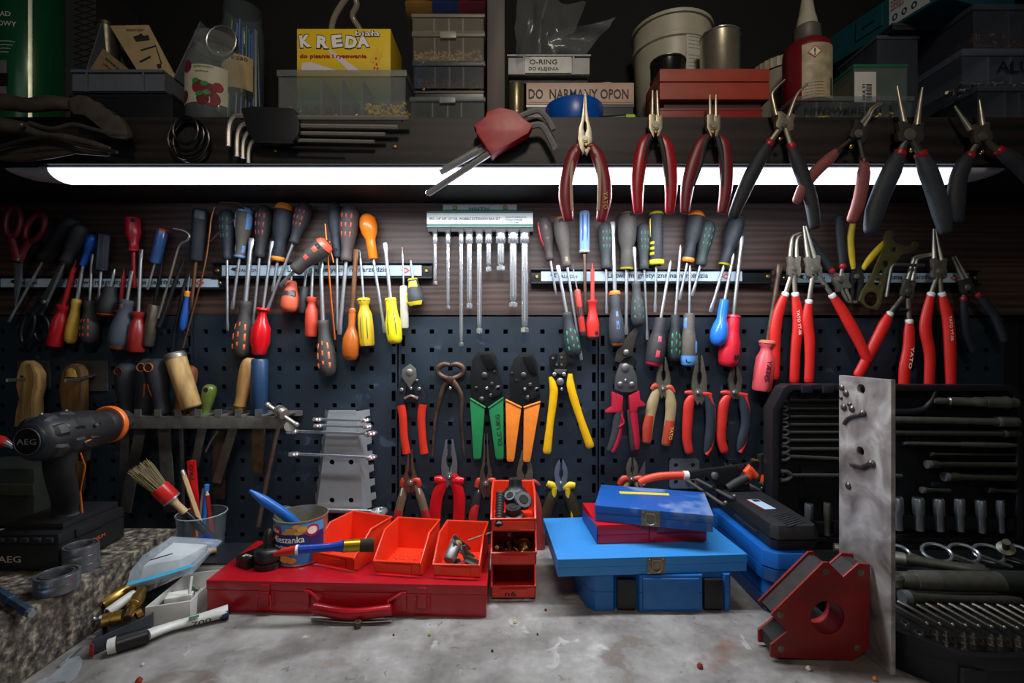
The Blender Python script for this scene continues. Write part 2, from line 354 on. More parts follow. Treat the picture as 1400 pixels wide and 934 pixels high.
# ================= screwdrivers and other slim tools on the strips =================
PROF = {
 'ergo':  [(0,.50),(.02,.60),(.07,.62),(.12,.58),(.22,.58),(.36,.72),(.52,.92),(.68,1),(.82,.99),(.92,.86),(.98,.6),(1,.35)],
 'slimup':[(0,.62),(.03,.72),(.10,.72),(.20,.66),(.32,.72),(.50,.90),(.70,1),(.86,.98),(.95,.82),(1,.45)],
 'long':  [(0,.55),(.03,.66),(.30,.62),(.38,.66),(.50,.90),(.66,1),(.84,1),(.93,.88),(.985,.62),(1,.4)],
 'hex':   [(0,.62),(.02,.72),(.05,.72),(.07,.42),(.16,.42),(.30,.66),(.44,.98),(.74,1),(.86,.80),(.97,.72),(1,.55)],
 'bulb':  [(0,.30),(.05,.42),(.08,.36),(.12,.42),(.34,.40),(.44,.62),(.58,.96),(.74,1),(.90,.92),(.98,.70),(1,.5)],
 'flat':  [(0,.60),(.02,.80),(.10,.80),(.14,.60),(.22,.62),(.34,.92),(.60,1),(.96,.98),(1,.86)],
 'straight':[(0,.80),(.03,.98),(.96,1),(1,.85)],
 'vde':   [(0,.50),(.03,.82),(.06,.82),(.10,.60),(.28,.58),(.48,.86),(.60,1),(.70,.96),(.95,.96),(1,.86)],
 'stubby':[(0,.45),(.06,.60),(.18,.62),(.36,.80),(.60,1),(.82,1),(.94,.85),(1,.5)],
 'egg':   [(0,.50),(.30,.56),(.42,.56),(.52,.80),(.68,1),(.84,1),(.94,.80),(1,.40)],
 'eggup': [(0,.42),(.02,.52),(.36,.52),(.45,.56),(.58,.86),(.74,1),(.90,.88),(.97,.62),(1,.3)],
 'swell': [(0,.62),(.04,.68),(.28,.72),(.36,.78),(.52,1),(.74,1.02),(.90,.94),(.97,.8),(1,.5)],
}
def pr_at(prof, t):
    for (a, ra), (b, rb) in zip(prof, prof[1:]):
        if a <= t <= b: return ra+(rb-ra)*(t-a)/max(b-a, 1e-6)
    return prof[-1][1]
def sub(prof, t0, t1, k=1.03, n=6):
    ts = sorted({t0, t1} | {t for t, _ in prof if t0 < t < t1} | {t0+(t1-t0)*i/n for i in range(n+1)})
    return [(t, pr_at(prof, t)*k) for t in ts]
def patch(mb, A, B, prof, R, t0, t1, a0, a1, k=1.04, n=4):          # raised rubber pad lying on a revolved handle
    A = Vector(A); B = Vector(B); d = B-A; e1, e2 = frame(d.normalized()); g = []
    for i in range(n+1):
        t = t0+(t1-t0)*i/n; row = []
        for j in range(n+1):
            a = math.radians(a0+(a1-a0)*j/n); edge = i in (0, n) or j in (0, n)
            r = pr_at(prof, t)*R*(.93 if edge else k); 
            row.append(A+d*t+e1*(r*math.cos(a))+e2*(r*math.sin(a)))
        g.append(row)
    vs = [p for r in g for p in r]; m = n+1
    return mb.add(vs, [(i*m+j, i*m+j+1, (i+1)*m+j+1, (i+1)*m+j) for i in range(n) for j in range(n)])
DASH = [(t0+s*.05, t1+s*.05, a-9, a+9) for a, s in ((-38, 1), (0, 0), (38, 1)) for t0, t1 in ((.34, .47), (.50, .66), (.69, .81))]
DASHU = [(t0, t1, a-8, a+8) for a in (-30, 0, 30) for t0, t1 in ((.40, .52), (.56, .68), (.72, .84))]
PADS = [(.38, .56, -16, 16), (.64, .82, -16, 16)]
RIDGE = [(.08, .94, a-7, a+7) for a in (-55, -20, 20, 55)]
def sd(tip, neck, end, wpx, m, label, prof='ergo', sw=3.6, shaft=None, tk='flat', cap=None, collar=None, inlay=None, side=None, hole=None, y=-.0225, yh=None, lobes=3, depth=.04,
       group=None, cat='screwdriver', name='screwdriver', bend=None, capt=.90, colt=.05, flatk=1.):
    p = PROF[prof]; s = (1+y)/F; yh = y if yh is None else yh
    T = P(*tip, y); A = P(*neck, yh); B = P(*end, yh); R = wpx/2*s; r = sw/2*s; d = (A-T).normalized()
    o = thing(name, label, cat, (A.x, A.y, A.z), group)
    mb = MB(); L = (A-T).length; A2 = A+(B-A).normalized()*.006
    if tk == 'flat':
        e1, e2 = frame(d); tr = []
        for t, a, b in ((0, .25, .95), (.0015, .35, 1.25), (.012, .85, 1.25), (.024, 1, 1)):
            c = T+d*min(t, L*.3) if t < L*.3 else T+d*min(t, L*.5)
            tr.append([c+e1*(r*a*math.cos(q*math.pi/5))+e2*(r*b*math.sin(q*math.pi/5)) for q in range(10)])
        tr.append([A2+e1*(r*math.cos(q*math.pi/5))+e2*(r*math.sin(q*math.pi/5)) for q in range(10)]); mb.rings(tr)
    elif tk == 'point': mb.lathe(T, A2, [(0, r*.1), (.012/L*2, r*.55), (.16, r), (1, r)], 10)
    else: mb.lathe(T, A2, [(0, r*.25), (.004/L, r*.7), (.010/L, r*1.0), (1, r)], 10, lobes=4 if tk == 'cross' else 0, depth=.0)
    obj('shaft', mb, shaft or steel(), o)
    body = m if not isinstance(m, str) else rubber(m)
    h = obj('handle', MB().lathe(A, B, [(t, R*q) for t, q in p], 20, lobes=lobes, depth=depth, flat=flatk), body, o, ang=50)
    if cap: obj('end_cap', MB().lathe(A, B, [(t, R*q) for t, q in sub(p, capt, 1, 1.05)], 20, lobes=lobes, depth=depth), plast(cap), o, ang=50)
    if collar: obj('collar', MB().lathe(A, B, [(t, R*q) for t, q in sub(p, 0, colt, 1.10)], 20), plast(collar), o, ang=50)
    if inlay:
        c, pads = inlay; mb = MB()
        for q in pads: patch(mb, A, B, p, R, *q)
        obj('grip_inlay', mb, plast(c, .45), o)
    if side:
        c, pads = side
        for q in pads: obj('side_grip', patch(MB(), A, B, p, R, *q, k=1.06, n=6), plast(c, .4), o)
    if hole:
        t, ang_ = hole; e1, e2 = frame((B-A).normalized()); rr = pr_at(p, t)*R
        c = A+(B-A)*t; a = math.radians(ang_); nn = (e1*math.cos(a)+e2*math.sin(a))
        obj('hanging_hole', MB().lathe(c+nn*rr*.75, c+nn*rr*1.03, [(0, R*.30), (1, R*.30)], 12), mat('08090a', .8, 0, 0), o)
    return o
ORG, GRN, RED, YEL, BLU = 'e8672c', '1f7a5a', 'b0262c', 'd9c12c', '2d6fc0'
DK = '2b2a2c'
# --- far left, dim ---
G1 = None
sd((11.5,440),(59,356),(104,298),24,'1a1b1f','long screwdriver with plain black handle, leaning beside the dark red scissors',prof='slimup',y=-.024)
sd((62,419),(88,359),(112,307),19,'17181c','black handled screwdriver leaning half hidden behind its left neighbour',prof='slimup',y=-.023,yh=-.047)
sd((104,355),(87,417),(74,473),19,plast('a8161f',.25),'glossy red screwdriver with red insulated shaft and cross-hatched grip end',prof='flat',sw=6,shaft=plast('9e1a20',.3),tk='point',y=-.026)
sd((113,363),(105,409),(96,470),15,mat('c9a13a',.5,0,.5,50),'yellow wooden handled awl right of the glossy red insulated screwdriver',prof='slimup',sw=4,tk='point',cat='awl',name='awl',lobes=0)
sd((106,409),(113,363),(129,321),16,plast('1c55b4',.25),'small blue screwdriver with its handle upward, far left',prof='egg',sw=4)
sd((135,411),(138,371),(142,321),15,'2a313a','slim black screwdriver with a deeply grooved square grip, handle upward',prof='straight',lobes=8,depth=.12,collar='1b2026')
sd((126,347),(122.5,411),(123,471),22,DK,'dark screwdriver with red dashes, handle down beside the yellow awl',inlay=('c23a30',DASHU),sw=3.4)
sd((157,368),(151,392),(147,433),27,'1c1d20','fat stubby black screwdriver with orange end, hanging high at left',prof='stubby',cap='b4561e',sw=4,tk='cross',cat='screwdriver')
sd((169.5,367),(165,424),(160,474),17,plast('8f1c20'),'red insulated screwdriver half hidden behind the grey orange-ended handle',sw=5,shaft=plast('a3262a',.3),tk='point',y=-.022,prof='vde')
sd((180,370),(174,410),(161,478),28,'3f4852','thick grey screwdriver with orange end and long oval hang hole',cap='cf6a1e',capt=.93,sw=4.4,y=-.030,inlay=('8a6a4a',[(.06,.20,-22,22)]))
sd((183.5,394),(183,345),(181,298.5),19,plast('b3202e',.3),'short red insulated screwdriver with its handle upward',prof='vde',sw=5.4,shaft=plast('a81e2a',.3),hole=(.9,40))
sd((193,341),(189.5,426),(185.5,481),21,plast('8e2320',.3),'old screwdriver with long steel shaft and red cross-hatched handle',prof='flat',sw=4.6,y=-.027)
sd((201.6,396),(212,360),(223,313),13,plast('3b5f94',.2),'slim blue voltage tester with red cap and pocket clip',prof='straight',sw=3,cap='b03a22',capt=.93,lobes=6,depth=.06,cat='voltage tester',name='voltage_tester')
sd((223,352),(211,417),(202,473),14,dsteel('6b6154'),'knurled steel handled scriber pointing up at left',prof='straight',sw=4.5,shaft=dsteel('2a2a2c'),tk='point',cat='scriber',name='scriber',lobes=0)
sd((261,424),(268,357),(274,286),18,'23272d','black ratchet screwdriver with a square end and rusty shaft, left of the bent wire hook',prof='straight',sw=5,shaft=mat('6b4a35',.5,.7,.5,80),lobes=4,depth=.08,cap='2f343b',capt=.8)
sd((259.4,374),(257,398),(249,452),10,plast('1d4f9c',.3),'small blue handled needle file with orange collar',prof='slimup',sw=1.8,tk='point',collar='d98a22',colt=.14,cat='file',name='needle_file')
# --- middle-left strip ---
sd((311,452),(310.6,354.6),(310,286.5),20,'272e36','black screwdriver with faint green dashes, leftmost on the middle-left strip',inlay=('27705f',DASHU),sw=3.6)
sd((317.6,423),(327.5,353),(336,283.7),22,mat('5d5850',.6,0,.4,90),'grey and light blue screwdriver with its handle upward, left of the black orange-capped one',side=('6d9cd6',[(.55,.9,40,95),(.55,.9,-95,-40),(.1,.25,40,100),(.1,.25,-100,-40)]),cap='79a4dc',collar='6d94c4',sw=4,hole=(.93,0))
sd((344,325.4),(335.7,411.7),(330,489.6),26,'35322f','large dark screwdriver with broad silver tip and orange dashed handle hanging down',inlay=(ORG,DASH),sw=6.2,y=-.026,yh=-.028)
sd((346,445),(355,352),(362,281),22,DK,'dark screwdriver with red dashes, second handle left of the orange-capped black one',inlay=('b23a38',DASHU),sw=3.8)
sd((372,329.6),(359.6,421),(354,485.4),24,plast('d0121c',.22),'bright red screwdriver with a faceted handle hanging down',prof='hex',sw=4,lobes=6,depth=.05,y=-.026,yh=-.030)
sd((373,399),(379.6,357),(389,278),25,'22272f','black screwdriver with orange top cap and orange collar',prof='long',cap='ef8a26',capt=.88,collar='e58a2c',colt=.07,sw=4)
sd((365,425.6),(401,333),(418,278),22,'2c2b2f','leaning dark screwdriver with red dashes, right of the orange-capped one',inlay=('b5402e',DASHU),sw=3.8,y=-.024)
sd((383,391),(402.5,370),(448.4,331),25,'35312f','dark screwdriver lying slantwise across the others with red rubber pads and red end',prof='slimup',inlay=('d4493a',[(.34,.52,-30,30),(.60,.80,-30,30)]),cap='e0543a',capt=.86,sw=4.6,y=-.038,yh=-.052,hole=(.80,0))
sd((399,363),(398.3,384),(395.5,427),24,plast('cf5a3c',.5),'stubby orange and black screwdriver with thin white rings',prof='stubby',side=('2b2a2c',[(.30,.52,-80,80)]),sw=3.4,tk='cross')
sd((419,368),(416.4,392),(413,428),11,'1b1d20','small all black screwdriver between the stubby orange one and the slim salmon one',prof='straight',sw=3.4)
sd((427.5,363),(426,406),(425.3,460.4),17,plast('c4432f',.4),'slim salmon red screwdriver with ringed handle hanging down',prof='flat',sw=4.2,tk='cross')
sd((438.7,356),(441.4,438),(448.4,514.7),25,'3a3633','large dark screwdriver hanging lowest of all with orange dashes',inlay=('ef6f3a',DASH),sw=5.6,y=-.026,yh=-.028)
sd((461.5,452),(461,352),(457,278),20,'2a3038','plain black-blue screwdriver with its handle upward, left of the brown-grey one',prof='long',sw=4,hole=(.12,0))
sd((464.2,457.6),(473.4,357.4),(479,280),26,'4a403d','brown-grey screwdriver with orange-red dashes, handle upward',inlay=('d2553c',DASHU),sw=5.2,y=-.026)
sd((487,341),(482,421.4),(479,492.4),23,plast('b05a1e',.25),'old turned wooden handled screwdriver with varnished orange bulb',prof='bulb',sw=6.4,shaft=mat('7a4d2a',.55,.4,.6,60,dark='2c211a'),lobes=0,y=-.026)
sd((492,342),(497,407.5),(502,473),20,plast('cfae2a',.35),'dirty yellow screwdriver with a grooved handle, left of the bright yellow and black one',prof='flat',sw=3.4,collar='d8c42c',lobes=8,depth=.06,tk='point',inlay=('5b5232',[(.35,.9,-30,-22),(.35,.9,-4,4),(.35,.9,22,30)]))
sd((526.5,455),(510.4,354.6),(501,293),24,plast('f07c1c',.22),'glossy all orange screwdriver with its egg-shaped handle upward',prof='eggup',sw=4.2,y=-.024)
sd((526.3,331.8),(533.8,407.5),(540.2,470),21,plast('e2d21e',.3),'bright yellow screwdriver with black stripes hanging down',prof='swell',sw=5,collar='e2d21e',inlay=('2a2b26',[(.22,.9,-34,-24),(.22,.9,24,34)]),y=-.027,yh=-.030)
sd((550,338),(552,391),(553.3,448.7),11,clearp('d6d2c4',.6,.2),'thin screwdriver with a clear plastic handle',prof='straight',sw=2.6,tk='point',lobes=6,depth=.06)
sd((561.6,356),(564,381),(569.4,420),23,'33363b','stubby yellow and black screwdriver at the right end of its strip',prof='stubby',side=('e6c81c',[(.08,.34,-60,60),(.80,.97,-70,70),(.45,.9,60,110)]),collar='e6c81c',sw=3.8,tk='cross')
# --- right strip ---
sd((760.4,403),(752.3,356),(743,296),20,'3b3230','dark screwdriver with a red side stripe, handle upward beside the extension bar rack',inlay=('5a4038',[(.35,.55,-20,20),(.62,.82,-20,20)]),side=('c02a2e',[(.3,.95,-100,-60)]),sw=3.6,tk='cross')
sd((794.9,492.4),(775.4,364.4),(765,296.7),22,'514a44','long brown-grey screwdriver with orange-rimmed hang hole, tip reaching down to the pegboard',cap='b4622e',capt=.95,sw=3.8,hole=(.88,0),inlay=('8a7a5e',[(.05,.22,-30,30)]),y=-.024)
sd((762.6,363),(774.6,427),(786,488),22,'2a2d30','black screwdriver with green dashes hanging leftmost below the right strip',inlay=('1c8262',DASH),sw=4.4,yh=-.028,y=-.0265)
sd((783,363),(789.3,396),(797.7,459.8),8.5,plast('b8322a',.35),'thin red and black precision screwdriver',prof='straight',sw=1.8,tk='point',side=('26262a',[(.33,.62,-100,100)]),cap='2a2528',capt=.9,y=-.029)
sd((800.4,427),(799,346),(799,289),14,plast('8fb4da',.15),'clear blue-striped screwdriver with its handle upward',prof='straight',sw=4.6,shaft=mat('6a5a4c',.4,.8,.4,70),lobes=6,depth=.07,inlay=('1f56b8',[(.25,.95,-40,-12),(.25,.95,14,36)]),collar='c9c2b0')
sd((810,359),(810,410),(810.7,464.6),18,plast('d5322f',.28),'red insulated screwdriver hanging under the clear blue-striped one',prof='vde',sw=5.4,shaft=plast('cf4038',.35),tk='point',cap='1c1b1e',capt=.92,hole=(.84,-25),y=-.027)
sd((829.4,429),(828.8,367),(827.4,304.5),19,'35393b','dark grey screwdriver with faint green dashes, left of the long bright shaft',inlay=('2b6f5c',DASHU),sw=3.2,prof='slimup')
sd((837.7,303),(840.5,397.8),(844,473),21,'33363e','long bright shaft screwdriver with blue and black handle, orange neck and end',prof='long',collar='e07a2e',colt=.07,cap='d9792c',capt=.95,sw=5.4,inlay=('5c7fae',[(.34,.80,-18,18)]),y=-.027)
sd((856,457.6),(856.7,368.5),(858,290.6),26,'4c4844','fattest brown-grey screwdriver with yellow top and thin yellow neck ring',prof='long',cap='c9b02e',capt=.975,collar='d8c22c',colt=.03,sw=4.8,hole=(.92,20),y=-.024)
sd((866.8,338),(869.6,385),(873,446.5),19,'363839','dark screwdriver with hardly visible green dashes, hanging above the aviation snips',inlay=('24584a',DASH),sw=4,y=-.027)
sd((885,464.6),(880.7,368),(879.3,306),18,'33373a','dark grey screwdriver between the fat brown-grey one and the yellow ribbed one',inlay=('2a6a58',DASHU),sw=3.2,prof='slimup',y=-.023)
sd((895.5,427),(897.4,363),(897.4,290.6),19,'35373b','black ribbed screwdriver with yellow ends and yellow side teeth',prof='straight',cap='e2d222',capt=.955,collar='e2d222',colt=.10,sw=3.2,side=('e2d222',[(.5,.9,-100,-68),(.38,.44,-85,-30),(.28,.34,-85,-30),(.18,.24,-85,-30)]),inlay=('17181a',[(.2+.07*k,.225+.07*k,-30,75) for k in range(10)]))
sd((917,356),(903.6,434.8),(893.3,500.8),24,'2a272a','black screwdriver with two red pads and a red end hanging down',prof='swell',inlay=('e0485a',[(.34,.54,-20,20),(.62,.86,-20,20)]),cap='c4203a',capt=.93,sw=4.4,tk='cross',y=-.027,yh=-.030)
sd((930.3,335),(923.3,430.4),(921,494),18,'23292b','black screwdriver with bright green dashes, between the red-padded and the blue-ended ones',prof='swell',inlay=('1e8a5e',DASH),sw=4,tk='cross',y=-.026)
sd((928.6,410),(940,358.8),(953.7,289),23,'272a30','leaning black screwdriver with orange top cap, fourth pair of pliers above',prof='long',cap='e8812c',capt=.89,collar='e8812c',colt=.08,sw=3.6)
sd((946,405),(958,363),(969,302),21,'25312f','leaning dark green-black screwdriver right of the orange-capped one',prof='slimup',inlay=('2a5c50',DASHU),sw=3.8,y=-.023)
sd((943.4,363),(942.5,428.4),(940.6,500.8),21,mat('5b534c',.6,0,.5,90),'grey-brown screwdriver with a light blue end and blue side pads hanging down',prof='swell',cap='5b96d6',capt=.80,side=('5d8cc4',[(.08,.3,40,95),(.5,.78,-95,-35)]),hole=(.89,20),sw=3.4,tk='cross',y=-.030)
sd((971.2,427),(990,363),(1009,296.7),23,'23272e','big black screwdriver leaning right, thin yellow neck ring',prof='long',collar='c8b22a',colt=.03,cap='b09a2c',capt=.98,sw=4.2)
sd((1003,346),(990.7,410),(981,473),23,plast('2c74d6',.2),'glossy blue screwdriver with a bulbous handle hanging down',prof='egg',sw=4.2,tk='cross',y=-.027,yh=-.030)
sd((1014.4,322.6),(1002.7,431.2),(995,501.6),27,plast('d02236',.3),'large raspberry red screwdriver with long shaft hanging beside the blue one',prof='swell',collar='d02236',colt=.04,sw=5.2,hole=(.80,-20),y=-.024,yh=-.024)
sd((1066.6,361),(1049.5,465.6),(1041,534.6),25,plast('d8535a',.35),'faded pink-red screwdriver with a rusty shaft, hanging lowest at right',prof='flat',collar='e07a62',colt=.06,sw=6.5,shaft=mat('6d5848',.5,.7,.7,60,dark='2d2520'),y=-.026,inlay=('8c2430',[(.42,.9,-22,22)]),lobes=6,depth=.04)
# --- hooks, wires, rods ---
def rod(pts, wpx, m, name, label, cat, Y=-.024, smooth=4):
    pp = [P(*q[:2], q[2] if len(q) > 2 else Y) for q in pts]; r = [x*(1+Y)/F/2 for x in wpx] if isinstance(wpx, (list, tuple)) else wpx*(1+Y)/F/2
    o = obj(name, MB().tube(pp, r, 10, smooth=smooth), m); tag(o, label, cat); return o
rod([(237.6,313),(252,316),(259,322),(256,329),(247,334),(242,345),(232.5,379),(216,435)],3.4,mat('b5b0a8',.3,.9,.3,60),'hook_pick','light steel pick with a zigzag hooked top','pick',-.034)
rod([(252,357),(240,385),(226,425),(217,447)],[3,5,5,6],dsteel('3a3b3e'),'thin_file','thin dark steel file leaning right of the hooked pick','file',-.021)
rod([(258,372),(252,390),(249,410),(244,430),(238,458),(236,478)],[3,4,7,5,4,3],dsteel('2a2a2c'),'tension_spring','dark hooked rod with a coiled middle, just left of the small blue file','spring hook',-.022)
rod([(294,283),(289,300),(286,325),(280,363),(268,410),(250,476)],2.6,mat('a8714a',.35,.9,.4,60),'copper_rod','long thin copper-coloured rod leaning left of the bent wire hook','rod',-.024)
rod([(288,330),(300,318),(324,297),(331,286),(329,279),(318,277),(300,277.5)],3.,mat('6b4c3c',.4,.8,.4,60),'wire_hook','brown bent wire hook with a rounded top beside the leftmost green-dashed handle','wire hook',-.032)
rod([(444.8,306),(447,335),(452,400),(458,464.6)],2.8,mat('c4622f',.35,.8,.3,60),'welding_rod','long thin orange copper rod between two upright handles','rod',-.034)
rod([(451,330),(450,338),(453,347),(456,359)],2.6,mat('a8623a',.35,.8,.3,60),'short_hook','small brown hook beside the long orange copper rod','hook',-.040)
# --- extension bar rack ---
a = P(583.5,289,-.02); rk = thing('extension_bar_rack','white and green hanging rack holding nine chrome extension bars','tool rack',(P(656,300,0).x,0,P(0,317,0).z))
obj('hanger_rail', quad_plate(605.5,279.5,706.5,290,-.012,.008), mat('b9c0c2',.3,.3,.2), rk, bevel=.0008)
obj('green_edge', quad_plate(605.5,286.5,706.5,289.6,-.0135,.002), plast('1d7a5e'), rk)
obj('label_plate', quad_plate(583.5,289,728.6,310,-.024,.020), mat('dfe6e4',.28,.1,.12), rk, bevel=.0008)
g1 = MB()
for y0, y1 in ((289.2,291.2),(306.2,309.2)): q = quad_plate(583.6,y0,728.5,y1,-.0246,.0012); g1.add(q.v, q.f)
obj('green_stripe', g1, plast('1d7a5e'), rk)
obj('clip_rail', quad_plate(585,310.3,729,317,-.021,.018), mat('1b1d20',.4), rk, bevel=.001)
for x in (622,691):
    q = P(x,284.5,-.012); obj('screw', MB().lathe(q, q+Vector((0,-.003,0)), [(0,.0048),(.5,.0048),(1,.003)],14), mat('b99a55',.35,1,.3,60), rk)
inkg = mat('155c48',.5,0,0); ink = mat('3a3f42',.5,0,0)
text('HNTN', rk, inkg, P(641,288,-.0138), X, Z, width=.042, height=.0068, name='maker_lettering')
text('9PC. 1/4" 3/8" 1/2" DR. WOBBLE EXTENSION BAR SET', rk, ink, P(587,301,-.0242), X, Z, width=.143, height=.0055, name='set_lettering')
for k, (tt, w_) in enumerate((('QUALITY ASSURANCE',.042),('FORGED CHROME',.034),('VANADIUM',.026))): text(tt, rk, ink, P(691,298.3+3.6*k,-.0242), X, Z, width=w_, height=.003, name='small_lettering')
bars = [(595,389.4,7.4,5.0,'leftmost and slimmest short'),(612.6,422.8,7.4,5.0,'second from the left, slim'),(630.7,473.7,7.4,5.4,'third from the left, slimmest and longest'),(641.8,422.3,10.6,7.4,'fourth from the left, medium'),(655.4,456.5,10.6,7.4,'fifth from the left, long medium'),
        (668.2,371.9,10.6,7.2,'sixth from the left, short medium'),(684.7,370.8,14.2,10.4,'seventh from the left, shortest thick'),(701.6,420.9,15,10.6,'eighth from the left, thick'),(717.5,455.7,14,10.2,'rightmost, long thick')]
for x, yb, hw_, bw, nm in bars:
    Yb = -.016-hw_/2/F; s = (1+Yb)/F; o = thing('extension_bar', nm+' chrome extension bar on the hanging rack', 'extension bar', P(x, 318, Yb), 'chrome extension bars on the rack')
    obj('clip', MB().box(P(x,316,Yb+.001),(hw_*.9*s,.010,.010),ch=.001), mat('1b1d20',.4), o)
    A = P(x,319,Yb); B = P(x,334,Yb); R = hw_/2*s
    obj('socket_head', MB().lathe(A,B,[(0,R*.85),(.05,R*.96),(.24,R*.98),(.27,R*.86),(.33,R*.86),(.36,R),(.9,R),(.97,R*.9),(1,R*.8)],20), chrome(), o)
    C_ = P(x,yb-9*(1 if bw > 6 else .6),Yb); r = bw/2*s
    obj('bar', MB().lathe(B+Vector((0,0,.002)),C_,[(0,r*1.0),(.9,r*.93),(.97,r*.85),(1,r*.7)],16), chrome(), o)
    E = P(x,yb,Yb); h = (C_-E).length; c = (C_+E)/2
    obj('square_drive', MB().lathe(C_+Vector((0,0,.003)),E,[(0,r*.6),(.25,r*.6),(.4,r*1.05),(.85,r*1.05),(1,r*.8)],4).box(c,(r*1.0,r*1.0,h*.6)), chrome(), o, flat=True)
# ================= pliers and grips =================
TPL = {
 'comb': [(.03,-1),(.24,-1),(.55,-.72),(.85,-.45),(1,-.22),(.98,.0),(.7,.24),(.35,.42),(0,.3),(.03,-.16),(.24,-.24),(.30,-.36),(.22,-.50),(.05,-.56),(.10,-.62),(.04,-.68),(.10,-.75),(.04,-.82),(.09,-.9)],
 'long': [(.03,-1),(.12,-1),(.27,-.66),(.50,-.38),(.82,-.2),(.95,.02),(.7,.22),(.3,.34),(0,.28),(.03,-.1),(.22,-.18),(.22,-.3),(.05,-.38)],
 'cut':  [(.05,-1),(.34,-.93),(.78,-.70),(1,-.42),(.88,-.12),(.85,.15),(.4,.35),(0,.3),(.05,-.22),(.25,-.30),(.28,-.46),(.06,-.62)],
 'box':  [(.06,-1),(.92,-1),(1,-.9),(1,-.1),(.75,.2),(.5,.45),(.30,.62),(.2,.2),(0,0),(.06,-.35)],
 'boxw': [(.0,-.75),(.30,-.85),(.62,-1),(1,-.92),(.85,-.3),(1,.0),(.95,.45),(.62,.62),(.35,.35),(0,.5)],
}
def tf(cx, cy, ang=0, sx=1., sy=None):
    a = math.radians(ang); sy = sy or sx
    return lambda u, v: (cx+(u*sx)*math.cos(a)-(v*sy)*math.sin(a), cy+(u*sx)*math.sin(a)+(v*sy)*math.cos(a))
def pl(name, label, cat, Y, head, piv, handles, group=None, tips=None, th=.008, hm=None, guard=None, collars=None, spring=None, openang=0, yh=None, inl=None, pivr=None, letters=None, flat=.62, kw=1.18):
    """head=(template, cx, cy, half width, length, angle); handles=[(path, widths, material)]"""
    s = (1+Y)/F; o = thing(name, label, cat, P(*piv, Y), group); hm = hm or steel('8f8a80', .38)
    if head:
        tp, cx, cy, hw_, ln, ang = head
        for sg in (-1, 1):
            f = tf(cx, cy, ang+sg*openang, hw_, ln); poly = [P(*f(sg*u, v), Y) for u, v in TPL[tp]]
            off = Vector((0, sg*.0012, 0)); obj('jaw', MB().plate([[p+off+Vector((0, th/2, 0)) for p in poly]], (0, -th, 0)), hm, o, bevel=.0009)
        pr_ = (pivr or hw_*.42)*s; c = P(*piv, Y-th/2)
        obj('pivot', MB().lathe(c+Vector((0, .003, 0)), c+Vector((0, -.0032, 0)), [(0, pr_), (.8, pr_), (.81, pr_*.72), (1, pr_*.66)], 18), steel('9a958a', .35), o)
    for t in (tips or []):                             # slender round tips
        pts, r0, r1 = t; n = len(pts); obj('tip', MB().tube([P(*q, Y) for q in pts], [(r0+(r1-r0)*i/(n-1))*s/2 for i in range(n)], 10, smooth=2), steel('c2bba8', .3), o)
    for i, (path, ws, m) in enumerate(handles):
        yy = (yh if yh is not None else Y); pts = [P(*q[:2], yy) for q in path]; s2 = (1+yy)/F
        ws = [w_*(kw if k_ else 1) for k_, w_ in enumerate(ws)]
        d = (pts[-1]-pts[-2]).normalized(); pts.append(pts[-1]+d*ws[-1]*s2*.32); wl = ws+[ws[-1]*.55]
        hh = obj('handle', MB().tube(pts, [w_*s2/2 for w_ in wl], 14, flat=flat, smooth=4, up=(0, -1, 0)), m, o, ang=60)
        if collars:
            a = P(*path[0], yy); b = a+(pts[0]-pts[1]).normalized()*(-.0)+(pts[1]-pts[0]).normalized()*.007; r = ws[0]*s2/2*1.1
            obj('collar', MB().lathe(a-(pts[1]-pts[0]).normalized()*.002, b, [(0, r*.8), (.2, r), (.8, r), (1, r*.9)], 14, flat=.85), plast(collars), o)
            q = P(*piv, Y); k = q+(a-q)*.25; obj('lever', MB().tube([k, a*.5+q*.5, a+(a-q).normalized()*.006], [ws[0]*s*.40, ws[0]*s*.36, ws[0]*s*.34], 10, flat=.7, smooth=2), hm, o)
    for gpts, gw, gm in (guard or []):
        obj('thumb_guard', MB().tube([P(*q, Y-.001) for q in gpts], [w_*s/2 for w_ in gw], 12, flat=.75, smooth=3, up=(0, -1, 0)), gm, o)
    for ipts, iw, im in (inl or []):
        iw = [w_*(1+(kw-1)*.8) for w_ in iw]
        obj('grip_inlay', MB().tube([P(*q, (yh if yh is not None else Y)-.0035*(1 if len(q) < 3 else 1)) for q in ipts], [w_*s/2 for w_ in iw], 10, flat=flat, smooth=4, up=(0, -1, 0)), im, o)
    if spring:
        (ax, ay), (bx, by) = spring; A = P(ax, ay, Y); B = P(bx, by, Y); n = 60; d = B-A; e1, e2 = frame(d.normalized())
        obj('spring', MB().tube([A+d*(k/n)+(e1*math.cos(k*.9)+e2*math.sin(k*.9))*.0035 for k in range(n+1)], .0008, 5, smooth=1), dsteel('3a3a3c'), o)
    return o
def peg(px, py, Y0=0, ln=.028, r=.0021, parent=None):
    a = P(px, py, Y0); c = Vector((a.x, 0, a.z)); a = P(px, py, -ln); c = Vector((a.x, .003, a.z))
    return obj('peg', MB().lathe(c, (c.x, -ln, c.z), [(0, r), (.9, r), (.91, r*1.45), (.97, r*1.4), (1, r*.7)], 12), chrome(), parent)
mid, rgt = peg_panels[2], peg_panels[3]
YP = -.0165
RH = lambda h='c22a22': plast(h, .32)
